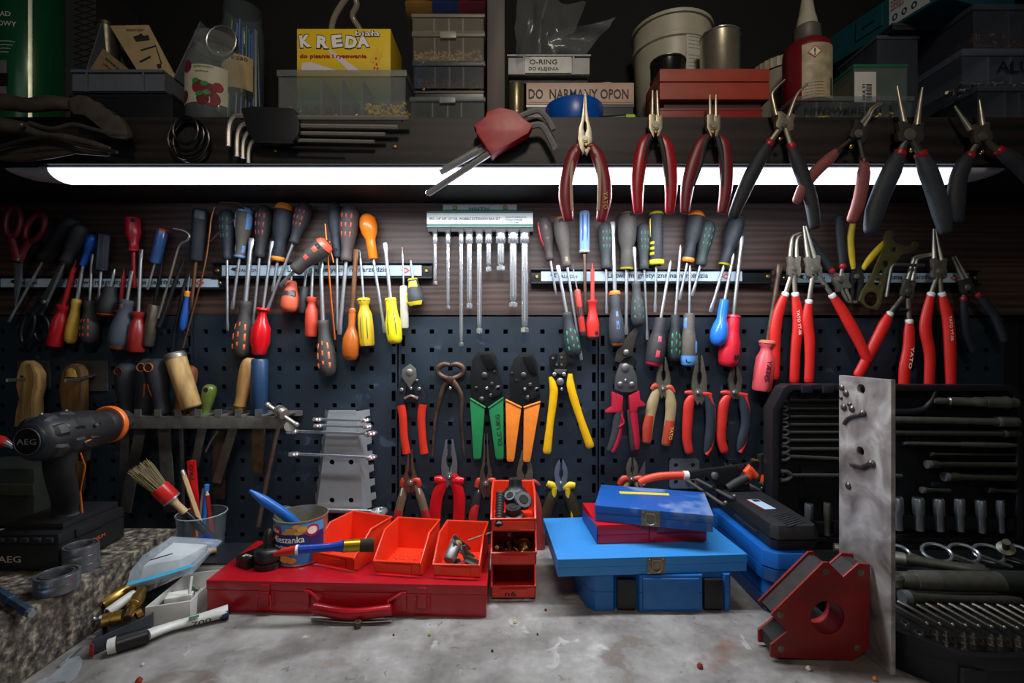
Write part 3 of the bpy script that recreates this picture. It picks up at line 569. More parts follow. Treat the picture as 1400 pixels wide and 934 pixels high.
# cable shears, leftmost
def bolt(px, py, r, Y, o, m=None, nm='bolt', h=.003):
    c = P(px, py, Y); R = r*(1+Y)/F
    return obj(nm, MB().lathe(c+Vector((0, .002, 0)), c+Vector((0, -h, 0)), [(0, R), (.7, R), (.8, R*.85), (1, R*.6)], 14), m or steel('8c8c8c', .35), o)
def platepx(name, pts, Y, th, m, o, holes=(), bevel=.0008):
    polys = [[P(x, y, Y)+Vector((0, th/2, 0)) for x, y in pts]]
    for hx, hy, r in holes: polys.append([P(hx+r*math.cos(k*math.pi/6), hy+r*math.sin(k*math.pi/6), Y)+Vector((0, th/2, 0)) for k in range(12)])
    return obj(name, MB().plate(polys, (0, -th, 0)), m, o, bevel=bevel)
o = thing('cable_shears', 'cable shears with long red handles and black frame, leftmost on the middle pegboard', 'shears', P(560,531,YP))
gm = dsteel('3c4148', .35)
platepx('blade', [(560.5,497.5),(550,505),(549,515),(560,531),(570,516),(569,504)], YP-.006, .004, steel('7d7b76', .4), o)
platepx('frame', [(551,508),(549,516),(542,537),(542,554),(553,555),(553,545),(557,524)], YP, .008, gm, o)
platepx('frame', [(569,508),(571,514),(583,540),(583.5,552),(572,554),(571,545),(563,524)], YP, .008, gm, o)
obj('catch_bar', MB().tube([P(553,545,YP-.004),P(562,541,YP-.006),P(571,545,YP-.004)], .0026, 8), chrome(), o)
for q in ((559.8,509.5,5.2),(549,533,2.6),(573,532,2.6),(570,520,2)): bolt(*q, YP-.007, o)
for ps in ([(548,554),(551,572),(552.5,598),(556,620)],[(578,553),(576,572),(577.5,598),(580,620)]):
    obj('handle', MB().tube([P(x,y,YP) for x,y in ps], [.0088,.0082,.0078,.0086], 14, flat=.7, smooth=4, up=(0,-1,0)), plast('d0301c'), o)
peg(561.7,531,parent=mid)
# pincers
rm = mat('6b5547', .5, .8, .7, 50, dark='2b211c', bump=.3)
o = thing('end_cutting_pincers', 'old rusty carpenter pincers with round jaws and bare iron handles', 'pincers', P(615,530,YP))
for sg in (-1, 1):
    arc = [(616+sg*1.2, 499.5),(616+sg*8, 498),(616+sg*16, 502),(616+sg*17.5, 509),(616+sg*11, 515),(616-sg*1, 520),(616-sg*9, 529),(616-sg*13.5+(-1 if sg > 0 else 2), 545)]
    ends = [(595,575),(591,624)] if sg > 0 else [(630.5,575),(634.5,622)]
    ws = [5.5,8,8.5,8,7.5,8.5,7.5,7,5,3.6]
    obj('lever', MB().tube([P(x, y, YP+sg*.0022) for x, y in arc+ends], [w_*1.45/2000 for w_ in ws], 12, flat=.85, smooth=3, up=(0,-1,0)), rm, o)
bolt(615.5,519,5, YP-.006, o, rm, 'rivet'); peg(615.5,531,parent=mid)
# crimpers
def crimper(label, hp, lh, rh, col, bolts, px, txt=None):
    o = thing('crimping_pliers', label, 'crimping pliers', P(*px, YP)); bm_ = dsteel('2b2c2e', .38)
    platepx('head_plate', hp, YP, .012, bm_, o)
    platepx('die_block', [(hp[0][0]+3, hp[0][1]+4),(hp[1][0]-2, hp[1][1]+4),(hp[3][0]-2, hp[3][1]-3),(hp[0][0]+12, hp[0][1]+25)], YP-.008, .004, dsteel('18191b', .4), o)
    platepx('ratchet_cover', [(hp[4][0]-1,hp[4][1]-1),(hp[4][0]-14,hp[4][1]+8),(hp[4][0]-16,hp[4][1]+17),(hp[4][0]-5,hp[4][1]+14),(hp[4][0],hp[4][1]+8)], YP-.008, .004, bm_, o)
    for q in bolts: bolt(*q, YP-.007, o, dsteel('555558', .35))
    for hpoly in (lh, rh):
        cx = [p[0] for p in hpoly]; top = ((hpoly[0][0]+hpoly[1][0])/2, (hpoly[0][1]+hpoly[1][1])/2+2); bot = ((hpoly[2][0]+hpoly[3][0])/2, (hpoly[2][1]+hpoly[3][1])/2)
        hobj = platepx('handle', hpoly, YP, .017, plast(col, .38), o, bevel=.004)
        e0_, e1_ = hpoly[0], hpoly[1]
        rim = obj('rim', MB().tube([P(e0_[0], e0_[1], YP-.008), P(e1_[0], e1_[1], YP-.008)], .0022, 8), plast(col, .35), hobj)
    if txt: text(txt, o, mat('14301f', .6, 0, 0), P(687,608,YP-.0089), Z-X*.10, -X, width=.062, height=.0085, name='handwriting')
    peg(*px, parent=mid); return o
crimper('crimping pliers with dark green handles and handwriting on the right one', [(653.6,481),(671.7,480),(678.6,488),(681,506),(687,527),(686,549),(667.5,558),(644.5,549),(643.3,510),(646.6,490.6)],
        [(642.5,545),(663.3,557.4),(658.3,624),(657,627),(648,627),(647.5,624)], [(688.4,544),(668,558),(677.4,624),(679,627.5),(688,627.5),(689,624)], '1c7a44', [(662.5,513,4.2),(658.5,546,3.6),(681,531,4),(672,541,3),(672.6,524.5,2.4),(676,508,1.8),(651,530,2)], (665.4,531), 'DLC UKG')
crimper('crimping pliers with bright orange handles and black head', [(711.5,483.7),(728.7,483),(734,496),(736.5,515.7),(738,530),(738,551),(714.8,558),(698,552),(697.3,510),(702.3,492)],
        [(691,546.8),(712.9,557.4),(703.2,627),(702,630.5),(694,630.5),(692.6,627)], [(739,549.6),(716,557.4),(714.8,627),(716,631),(724,631),(725.4,627)], 'f0842a', [(716,513,4),(722,544,3.6),(734,533,3.6),(725,526,2.6),(700,510,1.6),(706,520,1.6)], (717.5,532))
# wire stripper
o = thing('wire_stripper', 'automatic wire stripper with two long bright yellow handles', 'wire stripper', P(768,532,YP)); bk = dsteel('222326', .4)
platepx('jaw_plate', [(751,488),(757,482),(762,484),(762,492),(757,500),(757,506),(752,500)], YP-.002, .012, bk, o)
platepx('jaw_plate', [(764,484),(770,480),(776,484),(776,496),(772,504),(765,504)], YP-.002, .012, dsteel('3a3733', .5), o)
platepx('body', [(755,497),(774,499),(777,512),(777,540),(771,541),(765,533),(757,541),(752,541),(753,514)], YP, .010, bk, o)
platepx('link_plate', [(758,505),(775,505),(774,509),(766,512),(758,509)], YP-.007, .003, dsteel('77767a', .35), o)
for q in ((766,521.8,5),(758,512,2.8),(771,512,2.8),(756,490,1.8),(768,489,1.8),(761,499,1.6),(768,499,1.6)): bolt(*q, YP-.007, o)
for ps, ws in (([(753,515),(757,530),(756.5,545),(752,580),(748,616)], [6,12,11.5,10,12]), ([(779,511),(779.5,526),(784,543),(794,574),(806,608)], [7,12,11.5,10,12])):
    obj('handle', MB().tube([P(x,y,YP-.002) for x,y in ps]+[P(ps[-1][0]+(ps[-1][0]-ps[-2][0])*.12, ps[-1][1]+4, YP-.002)], [w_*1.48/2000 for w_ in ws]+[.004], 14, flat=.8, smooth=4, up=(0,-1,0)), plast('efb511', .28), o)
peg(768,532,parent=mid)
# lower row on the middle panel
pl('long_nose_pliers', 'worn long nose pliers with beige and red handles, left of the all red pliers', 'pliers', YP, ('long',561,659,10,44,0), (561,660),
   [([(554,663),(550,680),(545,700),(544,716)],[8,10,10,10],plast('6d5c48',.5)), ([(569,663),(575,680),(581,700),(585,716)],[8,10,10,10],plast('6d5c48',.5))], hm=mat('8d5f4c',.4,.8,.6,50), openang=2,
   guard=[([(559,657),(552,657),(550,665)],[5,9,7],plast('b83226')), ([(564,657),(571,657),(573,665)],[5,9,7],plast('b83226'))],
   inl=[([(546,697),(543,708),(543,718)],[7,10,9],plast('9e1c20')), ([(580,697),(584,708),(586,718)],[7,10,9],plast('9e1c20')), ([(550,667),(547.5,684),(546,697)],[2,3,2],plast('d8cdb4')), ([(572,667),(576,684),(579,697)],[2,3,2],plast('d8cdb4'))])
pl('insulated_pliers', 'fully red insulated combination pliers with ball-shaped thumb guards', 'pliers', YP, ('comb',614.5,647,10.5,46,0), (614,650),
   [([(609,648),(605,662),(597,682),(594,716)],[9,13,14,14],plast('c4141e',.22)), ([(620,648),(624,662),(628,682),(627,716)],[9,13,14,14],plast('c4141e',.22))], hm=steel('8b9097', .3), openang=3,
   guard=[([(610,658),(602,656.5),(594,656)],[9,13,9],plast('c4141e',.22)), ([(618,658),(626,657.5),(634,658)],[9,13,9],plast('c4141e',.22))])
pl('long_nose_pliers', 'long nose pliers with black, white and red handles, half behind the stacked bins', 'pliers', YP, ('long',664.5,659,9.5,66,0), (664,661),
   [([(657,664),(652,684),(647,704),(646,716)],[8,11,11,11],rubber('221f20')), ([(672,664),(677,684),(681,704),(682,716)],[8,11,11,11],rubber('221f20'))], hm=mat('6e625a',.4,.8,.5,50), openang=1,
   guard=[([(662,657),(655,657),(652,666)],[5,9,7],plast('bd3a28')), ([(667,657),(674,657),(677,666)],[5,9,7],plast('bd3a28'))],
   inl=[([(652,690),(647.5,702),(646,716)],[6,11,10],plast('b01c20')), ([(655,670),(651,684),(653,697)],[2,3,2],plast('e0d8c8'))])
pl('combination_pliers', 'old combination pliers with faded red winged handles, behind the stacked bins', 'pliers', YP, ('comb',717.5,656,11,40,0), (717,660),
   [([(710,664),(702,690),(697,720),(697,760)],[9,12,12,12],plast('8e2f28',.5)), ([(725,664),(733,690),(738,720),(738,765)],[9,12,12,12],plast('8e2f28',.5))], hm=mat('7a6f60',.5,.8,.7,50,bump=.3), openang=2,
   guard=[([(714,660),(705,658),(696,660)],[7,8,4],plast('8e2f28',.5)), ([(721,660),(730,659),(738,664)],[7,8,4],plast('8e2f28',.5))])
pl('diagonal_cutters', 'diagonal cutters with yellow and dark brown handles above the light blue box', 'cutters', YP, ('cut',767,660,9,32,0), (767,661),
   [([(760,664),(755,680),(748,700),(745,716)],[8,13,13,12],plast('33291c',.5)), ([(774,664),(779,680),(786,700),(789,716)],[8,13,13,12],plast('33291c',.5))], hm=steel('858b94', .35), openang=2,
   guard=[([(764,668),(755,664),(748,661)],[6,11,8],plast('d8bd20')), ([(770,668),(779,664),(786,664)],[6,11,8],plast('d8bd20'))],
   inl=[([(758,668),(757,678),(752,695),(749,712)],[7,6,5,4],plast('d8bd20')), ([(776,668),(777,678),(782,695),(783,712)],[7,6,5,4],plast('d8bd20'))])
for q in ((561,660),(614,653),(664,661),(717,662),(767,661)): peg(*q, parent=mid)
# right panel
o = thing('aviation_snips', 'aviation snips with curved dark blade and crimson and grey handles', 'snips', P(855,520,YP-.004)); Ya = YP-.004
platepx('upper_blade', [(871,447),(864,452),(852,466),(843,480),(840,494),(848,496),(853,490),(864,486),(866,474),(869,462),(873,452)], Ya-.002, .007, dsteel('4c4642', .4), o)
platepx('lower_blade', [(844,488),(862,484),(870,494),(869,504),(842,504)], Ya+.003, .006, dsteel('2a2a2c', .4), o)
platepx('body', [(847,497),(855,496),(864,500),(870,515),(871,532),(862,536),(849,536),(840,532),(841,515)], Ya, .010, steel('6e6e70', .35), o)
for q in ((856,482,4),(855,502.5,5.4),(848,525.4,3.6),(863.8,525.4,3.6)): bolt(*q, Ya-.006, o)
cr = plast('b01c34', .35)
for sg, hp, lp in ((-1, [(836,535),(851,541),(850,560),(846,563),(827,564),(828,561),(836,556)], [(845,560),(843,585),(838,605),(833,616)]), (1, [(859,541),(873,534),(874,546),(881,552),(881,554),(871,556),(869,562),(860,562)], [(864,560),(867,585),(869,605),(870,614)])):
    platepx('handle_top', hp, Ya, .016, cr, o, bevel=.003)
    obj('handle', MB().tube([P(x-sg*0,y,Ya) for x,y in lp], [.010,.0095,.0085,.006], 14, flat=.8, smooth=4, up=(0,-1,0)), cr if sg > 0 else rubber('2e3036'), o)
    obj('grip_inlay', MB().tube([P(x-sg*4.5,y+2,Ya-.003) for x,y in lp], [.004,.005,.0055,.004], 10, flat=.8, smooth=4, up=(0,-1,0)), rubber('2e3036') if sg > 0 and False else (cr if sg < 0 else rubber('3a2228')), o)
obj('latch', MB().tube([P(849,568,Ya-.006),P(853,578,Ya-.008),P(846,584,Ya-.006)], .0022, 8), cr, o)
peg(855.5,520,parent=rgt)
bg = plast('a08d66', .5)
pl('combination_pliers', 'combination pliers with beige and rusty red handles, right of the aviation snips', 'pliers', YP, ('comb',906.5,528,9.5,40,0), (906.5,530),
   [([(899,532),(892,552),(888,572),(884,602)],[11,13,12,11],bg), ([(914,532),(917,552),(916,572),(911,605)],[11,13,12,11],bg)], hm=steel('8b8476', .38), openang=2,
   guard=[([(904,530),(896,528),(891,533)],[6,10,6],plast('b5442e')), ([(909,531),(916,530),(921,537)],[6,9,6],plast('b5442e'))],
   inl=[([(888,568),(885,585),(884,604)],[10,12.5,10],plast('b23c28',.4)), ([(916,575),(914,590),(911,607)],[10,12.5,10],plast('b23c28',.4))])
nv = rubber('1e2733')
pl('combination_pliers', 'combination pliers with red handle left and navy handle right, middle of three', 'pliers', YP, ('comb',955.5,534,10.5,48,0), (955,536),
   [([(948,540),(942,552),(940,575),(939,600),(942,617)],[9,12,12,11,10],RH('c83028')), ([(964,540),(971,555),(972,580),(970,602),(967,618)],[9,12,12,12,9],nv)], hm=steel('8d8778', .35), openang=2,
   guard=[([(950,539),(943,537),(936,537)],[7,7,4],RH('c83028')), ([(960,539),(968,539),(973,540)],[7,6,4],RH('c83028'))],
   inl=[([(971,541),(976,560),(976,585),(973,610),(966,622)],[3.5,3.5,3,3.5,5],RH('c83028'))])
pl('diagonal_cutters', 'diagonal cutters with red handle left and navy handle right', 'cutters', YP, ('cut',1004.5,534,9,34,0), (1004.5,536),
   [([(997,540),(990,552),(987,575),(986,600),(990,616)],[9,12,12,11,10],RH('c83028')), ([(1012,540),(1018,555),(1020,580),(1015,602),(1012,616)],[9,12,12,12,9],nv)], hm=steel('79746a', .38), openang=2,
   guard=[([(1000,539),(992,537),(985,537)],[7,7,4],RH('c83028')), ([(1009,539),(1016,540),(1022,540)],[7,6,4],RH('c83028'))],
   inl=[([(1020,542),(1023.5,560),(1024,580),(1019,605),(1012,619)],[3.5,3.5,3,3.5,5],RH('c83028'))])
pl('diagonal_cutters', 'small cutters with beige and red handles hanging just behind the dark blue box', 'cutters', YP, ('cut',864,652,8,27,0), (864,655),
   [([(858,658),(852,672),(846,690)],[9,11,11],bg), ([(870,658),(876,672),(880,690)],[9,11,11],bg)], hm=steel('7a7468', .4), openang=2,
   guard=[([(862,655),(853,655),(847,663)],[7,11,8],plast('b5342a')), ([(866,655),(875,655),(880,663)],[7,11,8],plast('b5342a'))])
for q in ((907,532),(955,537),(1004.5,537),(864,656)): peg(*q, parent=rgt)
# ---- circlip pliers at the right ----
YC = -.030; rd = lambda: mat('d2231d', .42, 0, .25, 60)
YR = 'Y-shaped'
pl('circlip_pliers', 'red handled circlip pliers with bent tips, leftmost of the large red pairs', 'circlip pliers', YC*1.06, kw=1.32, head=('boxw',1085,368,9.5,18,0), piv=(1085,367),
   handles=[([(1074,401),(1065,425),(1060,453),(1060,485),(1059,515)],[9,11,12,10,9.5],rd()), ([(1087,401),(1090,425),(1091.5,445),(1088,475),(1086,519)],[9,11,12,10,10],rd())], collars='e4dfd8', hm=steel('aaa496',.35),
   tips=[([(1080,352),(1082,330),(1085,322),(1096,318)],6,2.4), ([(1089,352),(1089,334),(1091,324),(1098,321)],6,2.4)])
pl('circlip_pliers', 'red handled straight circlip pliers opened wide, right handle swung far out', 'circlip pliers', YC*1.06-.008, kw=1.32, head=('boxw',1112,368,11,18,-8), piv=(1113,368),
   handles=[([(1106,411),(1104,435),(1107,465),(1107,495),(1106,520)],[9,11,11,10,10],rd()), ([(1137,403),(1150,422),(1163,445),(1175,468),(1186,492)],[9,11,12,11,10],rd())], collars='e4dfd8', hm=steel('aaa496',.35),
   tips=[([(1105,353),(1098.5,309)],7,2.6), ([(1114,353),(1101.5,309)],7,2.6)], spring=((1112,392),(1127,392)))
pl('circlip_pliers', 'small circlip pliers hung upside down with dark handles upward and bent tips', 'circlip pliers', YC*1.06+.006, kw=1.32, head=('boxw',1149,384,10,14,160), piv=(1149,382),
   handles=[([(1138,372),(1128,358),(1118,344),(1108,330)],[8,9,9,8],rubber('23272c')), ([(1152,366),(1151,340),(1149,318),(1148,298)],[8,10,10,9],rubber('23272c'))], collars='b01c24', hm=steel('9a9488',.4),
   tips=[([(1150,396),(1156,408),(1160,413),(1172,414)],5,2.2), ([(1156,394),(1161,406),(1165,412),(1175,412)],5,2.2)])
pl('yellow_pliers', 'pliers hung upside down with two narrow yellow handles and black jaws', 'pliers', YC+.004, ('comb',1171,378,8,36,185), (1171,378),
   [([(1167,368),(1164,345),(1163,325),(1166,306)],[6,8,8,7],plast('c9a81e',.4)), ([(1179,369),(1188,356),(1199,343),(1211,331)],[6,8,8,7],plast('c9a81e',.4))], hm=dsteel('3a3b3c',.45), openang=4)
pl('circlip_pliers', 'red handled circlip pliers with bent tips, wide open, beside the steel plate', 'circlip pliers', YC*1.06-.006, kw=1.32, head=('boxw',1240,398,9,16,12), piv=(1241,398),
   handles=[([(1217,428),(1209,444),(1198,466),(1187,487),(1174,512)],[9,12,12,11,11],rd()), ([(1243,438),(1243,455),(1242,478),(1237,505),(1235,546)],[9,11,12,12,10],rd())], collars='e4dfd8', hm=steel('8d887c',.4),
   tips=[([(1240,384),(1248,358),(1252,351),(1276,346.5)],6,2.4), ([(1247,384),(1252,360),(1256,353),(1278,348.5)],6,2.4)], spring=((1228,424),(1243,424)))
pl('circlip_pliers', 'red handled circlip pliers with straight tips, rightmost of the large red pairs', 'circlip pliers', YC*1.06-.010, kw=1.32, head=('boxw',1283,371,11,18,0), piv=(1284,371),
   handles=[([(1273,401),(1268,425),(1265,450),(1271,485),(1270,528)],[9,11,12,11,10],rd()), ([(1287,401),(1292,420),(1297,445),(1299,485),(1300,528)],[9,11,12,12,10],rd())], collars='e4dfd8', hm=steel('8d887c',.4),
   tips=[([(1277,356),(1276.5,313)],6,2.6), ([(1287,356),(1279,313)],6,2.6)])
pl('circlip_pliers', 'circlip pliers with thin dark blue handles hanging in shade at far right', 'circlip pliers', YC*1.06, kw=1.32, head=('boxw',1321,393,10,13,-22), piv=(1322,393),
   handles=[([(1317,407),(1318,430),(1321,458),(1330,480)],[8,9,9,8],rubber('1d222b')), ([(1336,402),(1349,418),(1361,434),(1373,464)],[8,9,9,8],rubber('1d222b'))], collars='8e1a22', hm=dsteel('55524c',.45),
   tips=[([(1316,382),(1302,351)],5,2.2), ([(1322,380),(1306,350)],5,2.2)])
# multi hole wrench
o = platepx('multi_hole_wrench', [(1212,316),(1219,315),(1221,321),(1218,327),(1224,333),(1236,337),(1246,336),(1249,330),(1255,332),(1253,341),(1244,346),(1231,349),(1224,358),(1216,378),(1206,400),(1204,415),(1198,424),(1184,421),(1174,411),(1178,398),(1190,380),(1202,352),(1210,336),(1208,325)], YC-.012, .005,
   mat('7d7648', .38, .8, .5, 40), None, holes=((1221.5,342,3.6),(1210.5,361,4.6),(1204,373,3.4),(1198.5,386,5),(1190.5,409,10)))
tag(o, 'yellowish steel wrench with a row of round and hexagon holes and forked top', 'wrench')
rod([(1263,363),(1245,362.5),(1227,362),(1220,364),(1217,375),(1212,406)], 4.4, steel('77787a', .35), 'hex_key', 'bent steel hex key hooked over the right strip beside the wide open red pliers', 'hex key', YC-.020)
for q in ((1085,376),(1113,376),(1241,404),(1284,378),(1322,398)): pass
# ---- pliers hanging on the shelf rail ----
YS = -.2425
def rail_screw(x, y): return screw_at(x, y, YS-.006, sh, .0034)
wh = mat('a9a6a2', .35, .1, .3, 50); dr = plast('a3242a', .35); dk = rubber('23252a')
pl('long_nose_pliers', 'long nose pliers with wine red and cream handles, leftmost pair on the shelf rail', 'pliers', YS, kw=1.6, head=('long',799.5,190,10.5,64,0), piv=(799.6,190.5),
   handles=[([(793,197),(784,212),(776,240),(773,270),(777,298)],[8,11,11,12,9],plast('8c2630')), ([(807,197),(816,212),(825,240),(827,270),(822,299)],[8,11,11,12,9],plast('8c2630'))], hm=steel('9c9685',.32), openang=0, flat=.6,
   inl=[([(788,204),(781,228),(780,255),(782,288)],[3.5,5,4,3],mat('b9a793',.45,0,.3)), ([(812,204),(819,228),(820,255),(818,288)],[3.5,5,4,3],mat('b9a793',.45,0,.3))],
   guard=[([(798,201),(790,199),(783,203)],[4,8,4],plast('8a2a26')), ([(801,201),(809,199),(817,203)],[4,8,4],plast('8a2a26'))])
for nm, cx, ly in (('circlip pliers with pale box joint and red and black handles, second on the shelf rail', 895.5, 0), ('circlip pliers with pale box joint and dark red handles, third on the shelf rail', 974.5, 2)):
    sp_ = 0 if ly == 0 else 1; m1, m2 = (plast('b0202c',.3), plast('b0202c',.3)) if ly == 0 else (plast('7a2228',.4), plast('7a2228',.4))
    sp_ = 0 if ly == 0 else 1
    pl('circlip_pliers', nm, 'circlip pliers', YS, kw=1.45, head=('box',cx,178,9.5,20,0), piv=(cx,172),
       handles=[([(cx-6,186),(cx-15-sp_,197),(cx-21-6*sp_,225),(cx-24-11*sp_,258),(cx-23-15*sp_,288)],[9,12,13,12,9],m1), ([(cx+6,186),(cx+15,198),(cx+20-2*sp_,225),(cx+22-4*sp_,258),(cx+20-7*sp_,288)],[9,12,13,12,9],m2)], hm=steel('b0a78f',.35), flat=.6, pivr=6,
       tips=[([(cx-4,160),(cx-3.2-.8*sp_,124+ly*3)],6.4,2.6), ([(cx+4,160),(cx+2.6+1.6*sp_,124+ly*3)],6.4,2.6)],
       inl=[([(cx-6,186),(cx-12,200),(cx-17,225),(cx-19-8*sp_,255)],[5,6,5,3],dk), ([(cx+6,186),(cx+10,200),(cx+15,225),(cx+17-4*sp_,255)],[5,6,5,3],dk)])
    rail_screw(cx+1, 181)
rail_screw(801,198)
pl('circlip_pliers', 'circlip pliers with bent tips and black handles with red rings, fourth on the shelf rail', 'circlip pliers', YS, kw=1.45, head=('boxw',1072,170,13,15,8), piv=(1072,168),
   handles=[([(1053,194),(1042,212),(1028,238),(1014,268),(1003,294)],[11,13,14,13,10],rubber('23272e')), ([(1081,198),(1089,218),(1099,244),(1109,275),(1114,308)],[11,13,14,13,11],rubber('23272e'))], collars='b01c26', hm=steel('a69e8a',.35),
   tips=[([(1061,158),(1056,135),(1057,125),(1073,109)],6.5,2.6), ([(1078,160),(1085,140),(1092,126),(1104,115)],6.5,2.6)])
pl('circlip_pliers', 'dark circlip pliers with dusty faded red handles, fifth on the shelf rail', 'circlip pliers', YS, kw=1.45, head=('boxw',1173,184,13,17,20), piv=(1173,183),
   handles=[([(1146,205),(1134,217),(1116,234),(1101,252),(1090,274)],[8,11,11,11,9],mat('8c4a48',.6,0,.4)), ([(1181,218),(1181,236),(1178,258),(1173,280),(1165,300)],[9,12,12,12,10],mat('8c4a48',.6,0,.4))], collars='55292c', hm=dsteel('4d4c4a',.45),
   tips=[([(1174,172),(1186,158),(1191,148),(1204,140)],7,2.4), ([(1180,174),(1189,160),(1194,150),(1206,142)],6,2.4)])
pl('circlip_pliers', 'biggest circlip pliers with thick charcoal handles and red rings, sixth on the shelf rail', 'circlip pliers', YS, kw=1.45, head=('boxw',1243,185,19,18,0), piv=(1243,184),
   handles=[([(1231,208),(1220,232),(1207,260),(1196,290),(1190,314)],[15,18,18,18,13],rubber('2c333d')), ([(1258,209),(1268,232),(1278,260),(1287,290),(1292,314)],[15,18,18,18,13],rubber('2c333d'))], collars='a81c26', hm=dsteel('5d5b55',.4),
   tips=[([(1236,172),(1226.5,118)],9,2.8), ([(1253,172),(1261,120)],9,2.8)])
pl('circlip_pliers', 'circlip pliers with spread tips and black handles, rightmost on the shelf rail', 'circlip pliers', YS, kw=1.45, head=('boxw',1341,186,14,17,-12), piv=(1342,187),
   handles=[([(1327,211),(1318,225),(1310,245),(1307,275),(1308,300)],[12,15,16,17,13],rubber('23282f')), ([(1364,205),(1378,214),(1394,226),(1412,244),(1425,262)],[12,15,16,17,13],rubber('23282f'))], collars='a81c26', hm=steel('77705f',.4),
   tips=[([(1326,178),(1305,145)],8,2.6), ([(1343,172),(1339,137)],8,2.6)])
for q in ((1067,190),(1164,200),(1246,205),(1343,208)): rail_screw(*q)
# hex key folder, red
o = thing('hex_key_set', 'big chrome hex keys in a faded red plastic clip, hanging slanted over the lamp', 'hex key set', P(690,185,YS))
platepx('red_clip', [(648,176),(664,164),(666,157),(684,151),(706,156),(714,165),(728,175),(722,186),(680,210),(673,217),(662,200),(652,186),(651,179)], YS-.002, .022, plast('b01420',.4), o, bevel=.002)
s = (1+YS)/F
for k, (pts, w_) in enumerate((([(759,203),(751,187),(741,172),(728,172),(712,178),(676,205),(640,229),(585,265)], 8.6), ([(757,178),(749,163),(738,152),(727,153),(706,163),(672,196),(640,216),(602,236)], 7.6), ([(706,172),(676,188),(645,208),(605,231)], 6.))):
    obj('hex_key', MB().tube([P(x,y,YS-.004+.007*k) for x,y in pts], w_*s/2, 6, smooth=3), mat('c8cacc',.28,.6,.3,80), o, ang=20)
q = P(585,264,YS-.004); obj('ball_end', MB().ball(q, .0042), chrome(), o)
# torx set, dark clip
o = thing('hex_key_set', 'set of long steel keys in a black clip hanging level on the shelf rail', 'hex key set', P(372,175,YS+.004))
platepx('black_clip', [(334,152),(349,149),(405,152),(413,172),(412,186),(403,198),(352,197),(344,186)], YS+.002, .020, mat('15171b',.4,0,.3), o, bevel=.002)
for k, (hx, hy, yy, ex, w_) in enumerate(((312.5,200,161,559,6.5),(324,213,172,544,6),(332,216,182,527,5.4),(339.5,222,192,512,5))):
    pts = [(hx,hy),(hx+1,yy+12),(hx+8,yy-1),(hx+20,yy-2+k),(400,yy),(ex,yy+(.5 if k == 0 else 2))]
    obj('hex_key', MB().tube([P(x,y,YS-.002+.002*k) for x,y in pts], w_*s/2, 6, smooth=3), mat('b8b4ac',.34,.6,.3,80), o, ang=20)
obj('hex_key', MB().tube([P(x,y,YS+.004) for x,y in ((395,201),(415,202),(471,203.5))], 1.6*s, 6, smooth=2), dsteel(), o, ang=20)
# coiled rings
o = thing('rubber_rings', 'loop of black rubber rings hanging from a brass screw on the shelf rail', 'rubber rings', P(258,180,-.232))
for cx, cy, ra, rb, t in ((255,184,24,23,2.2),(258,190,28,28,2.4),(262,193,25,29,1.8),(254,178,17,19,2.6)):
    obj('ring', MB().tube([P(cx+ra*math.cos(a_*math.pi/12), cy+rb*math.sin(a_*math.pi/12), -.229-.004*(t > 2.3)-.0015*cx/258) for a_ in range(24)], t*s/1.4, 7, smooth=1, closed=True), mat('121518',.25), o)
# dark tools hanging at the left end
o = thing('locking_pliers', 'dark steel grip pliers lying along the shelf rail at far left', 'pliers', P(60,150,-.25)); ds = mat('857a6c', .34, .7, .5, 40, dark='3a332c')
obj('handle', MB().tube([P(x,y,-.25) for x,y in ((-15,138),(10,140),(40,144),(70,141),(98,143))],[.010,.013,.011,.012,.010],12,flat=.8,smooth=4,up=(0,-1,0)), ds, o)
obj('handle', MB().tube([P(x,y,-.25) for x,y in ((-15,168),(10,172),(36,176),(60,184),(90,188),(125,196),(150,203))],[.011,.012,.009,.007,.006,.005,.003],12,flat=.8,smooth=4,up=(0,-1,0)), ds, o)
platepx('jaw_plate', [(98,137),(112,132),(124,134),(132,142),(138,141),(146,150),(154,152),(160,160),(166,160),(176,176),(178,186),(170,190),(150,188),(140,176),(120,160),(104,158)], -.250, .012, ds, o, bevel=.002)
obj('spring_arm', MB().tube([P(x,y,-.258) for x,y in ((40,168),(70,176),(100,170),(125,176),(150,182),(176,186))], .003, 8, smooth=4), steel('8a8378'), o)
obj('spring_arm', MB().tube([P(x,y,-.256) for x,y in ((-10,205),(30,192),(70,188),(110,200),(160,208))], .003, 8, smooth=4), dsteel(), o)
bolt(29,171,3.2,-.262,o)
o = thing('locking_pliers', 'dark worn lever tool below the grip pliers at far left of the shelf rail', 'pliers', P(30,205,-.24))
obj('lever', MB().tube([P(x,y,-.24) for x,y in ((-20,196),(10,208),(40,205),(70,202),(110,207),(150,211))],[.009,.009,.007,.006,.005,.003],12,flat=.8,smooth=4,up=(0,-1,0)), dsteel('6a5f54',.35), o)
obj('lever', MB().tube([P(x,y,-.24) for x,y in ((-20,212),(20,216),(60,213),(100,208))],[.006,.007,.006,.004],12,flat=.8,smooth=4,up=(0,-1,0)), dsteel('6a5f54',.35), o)
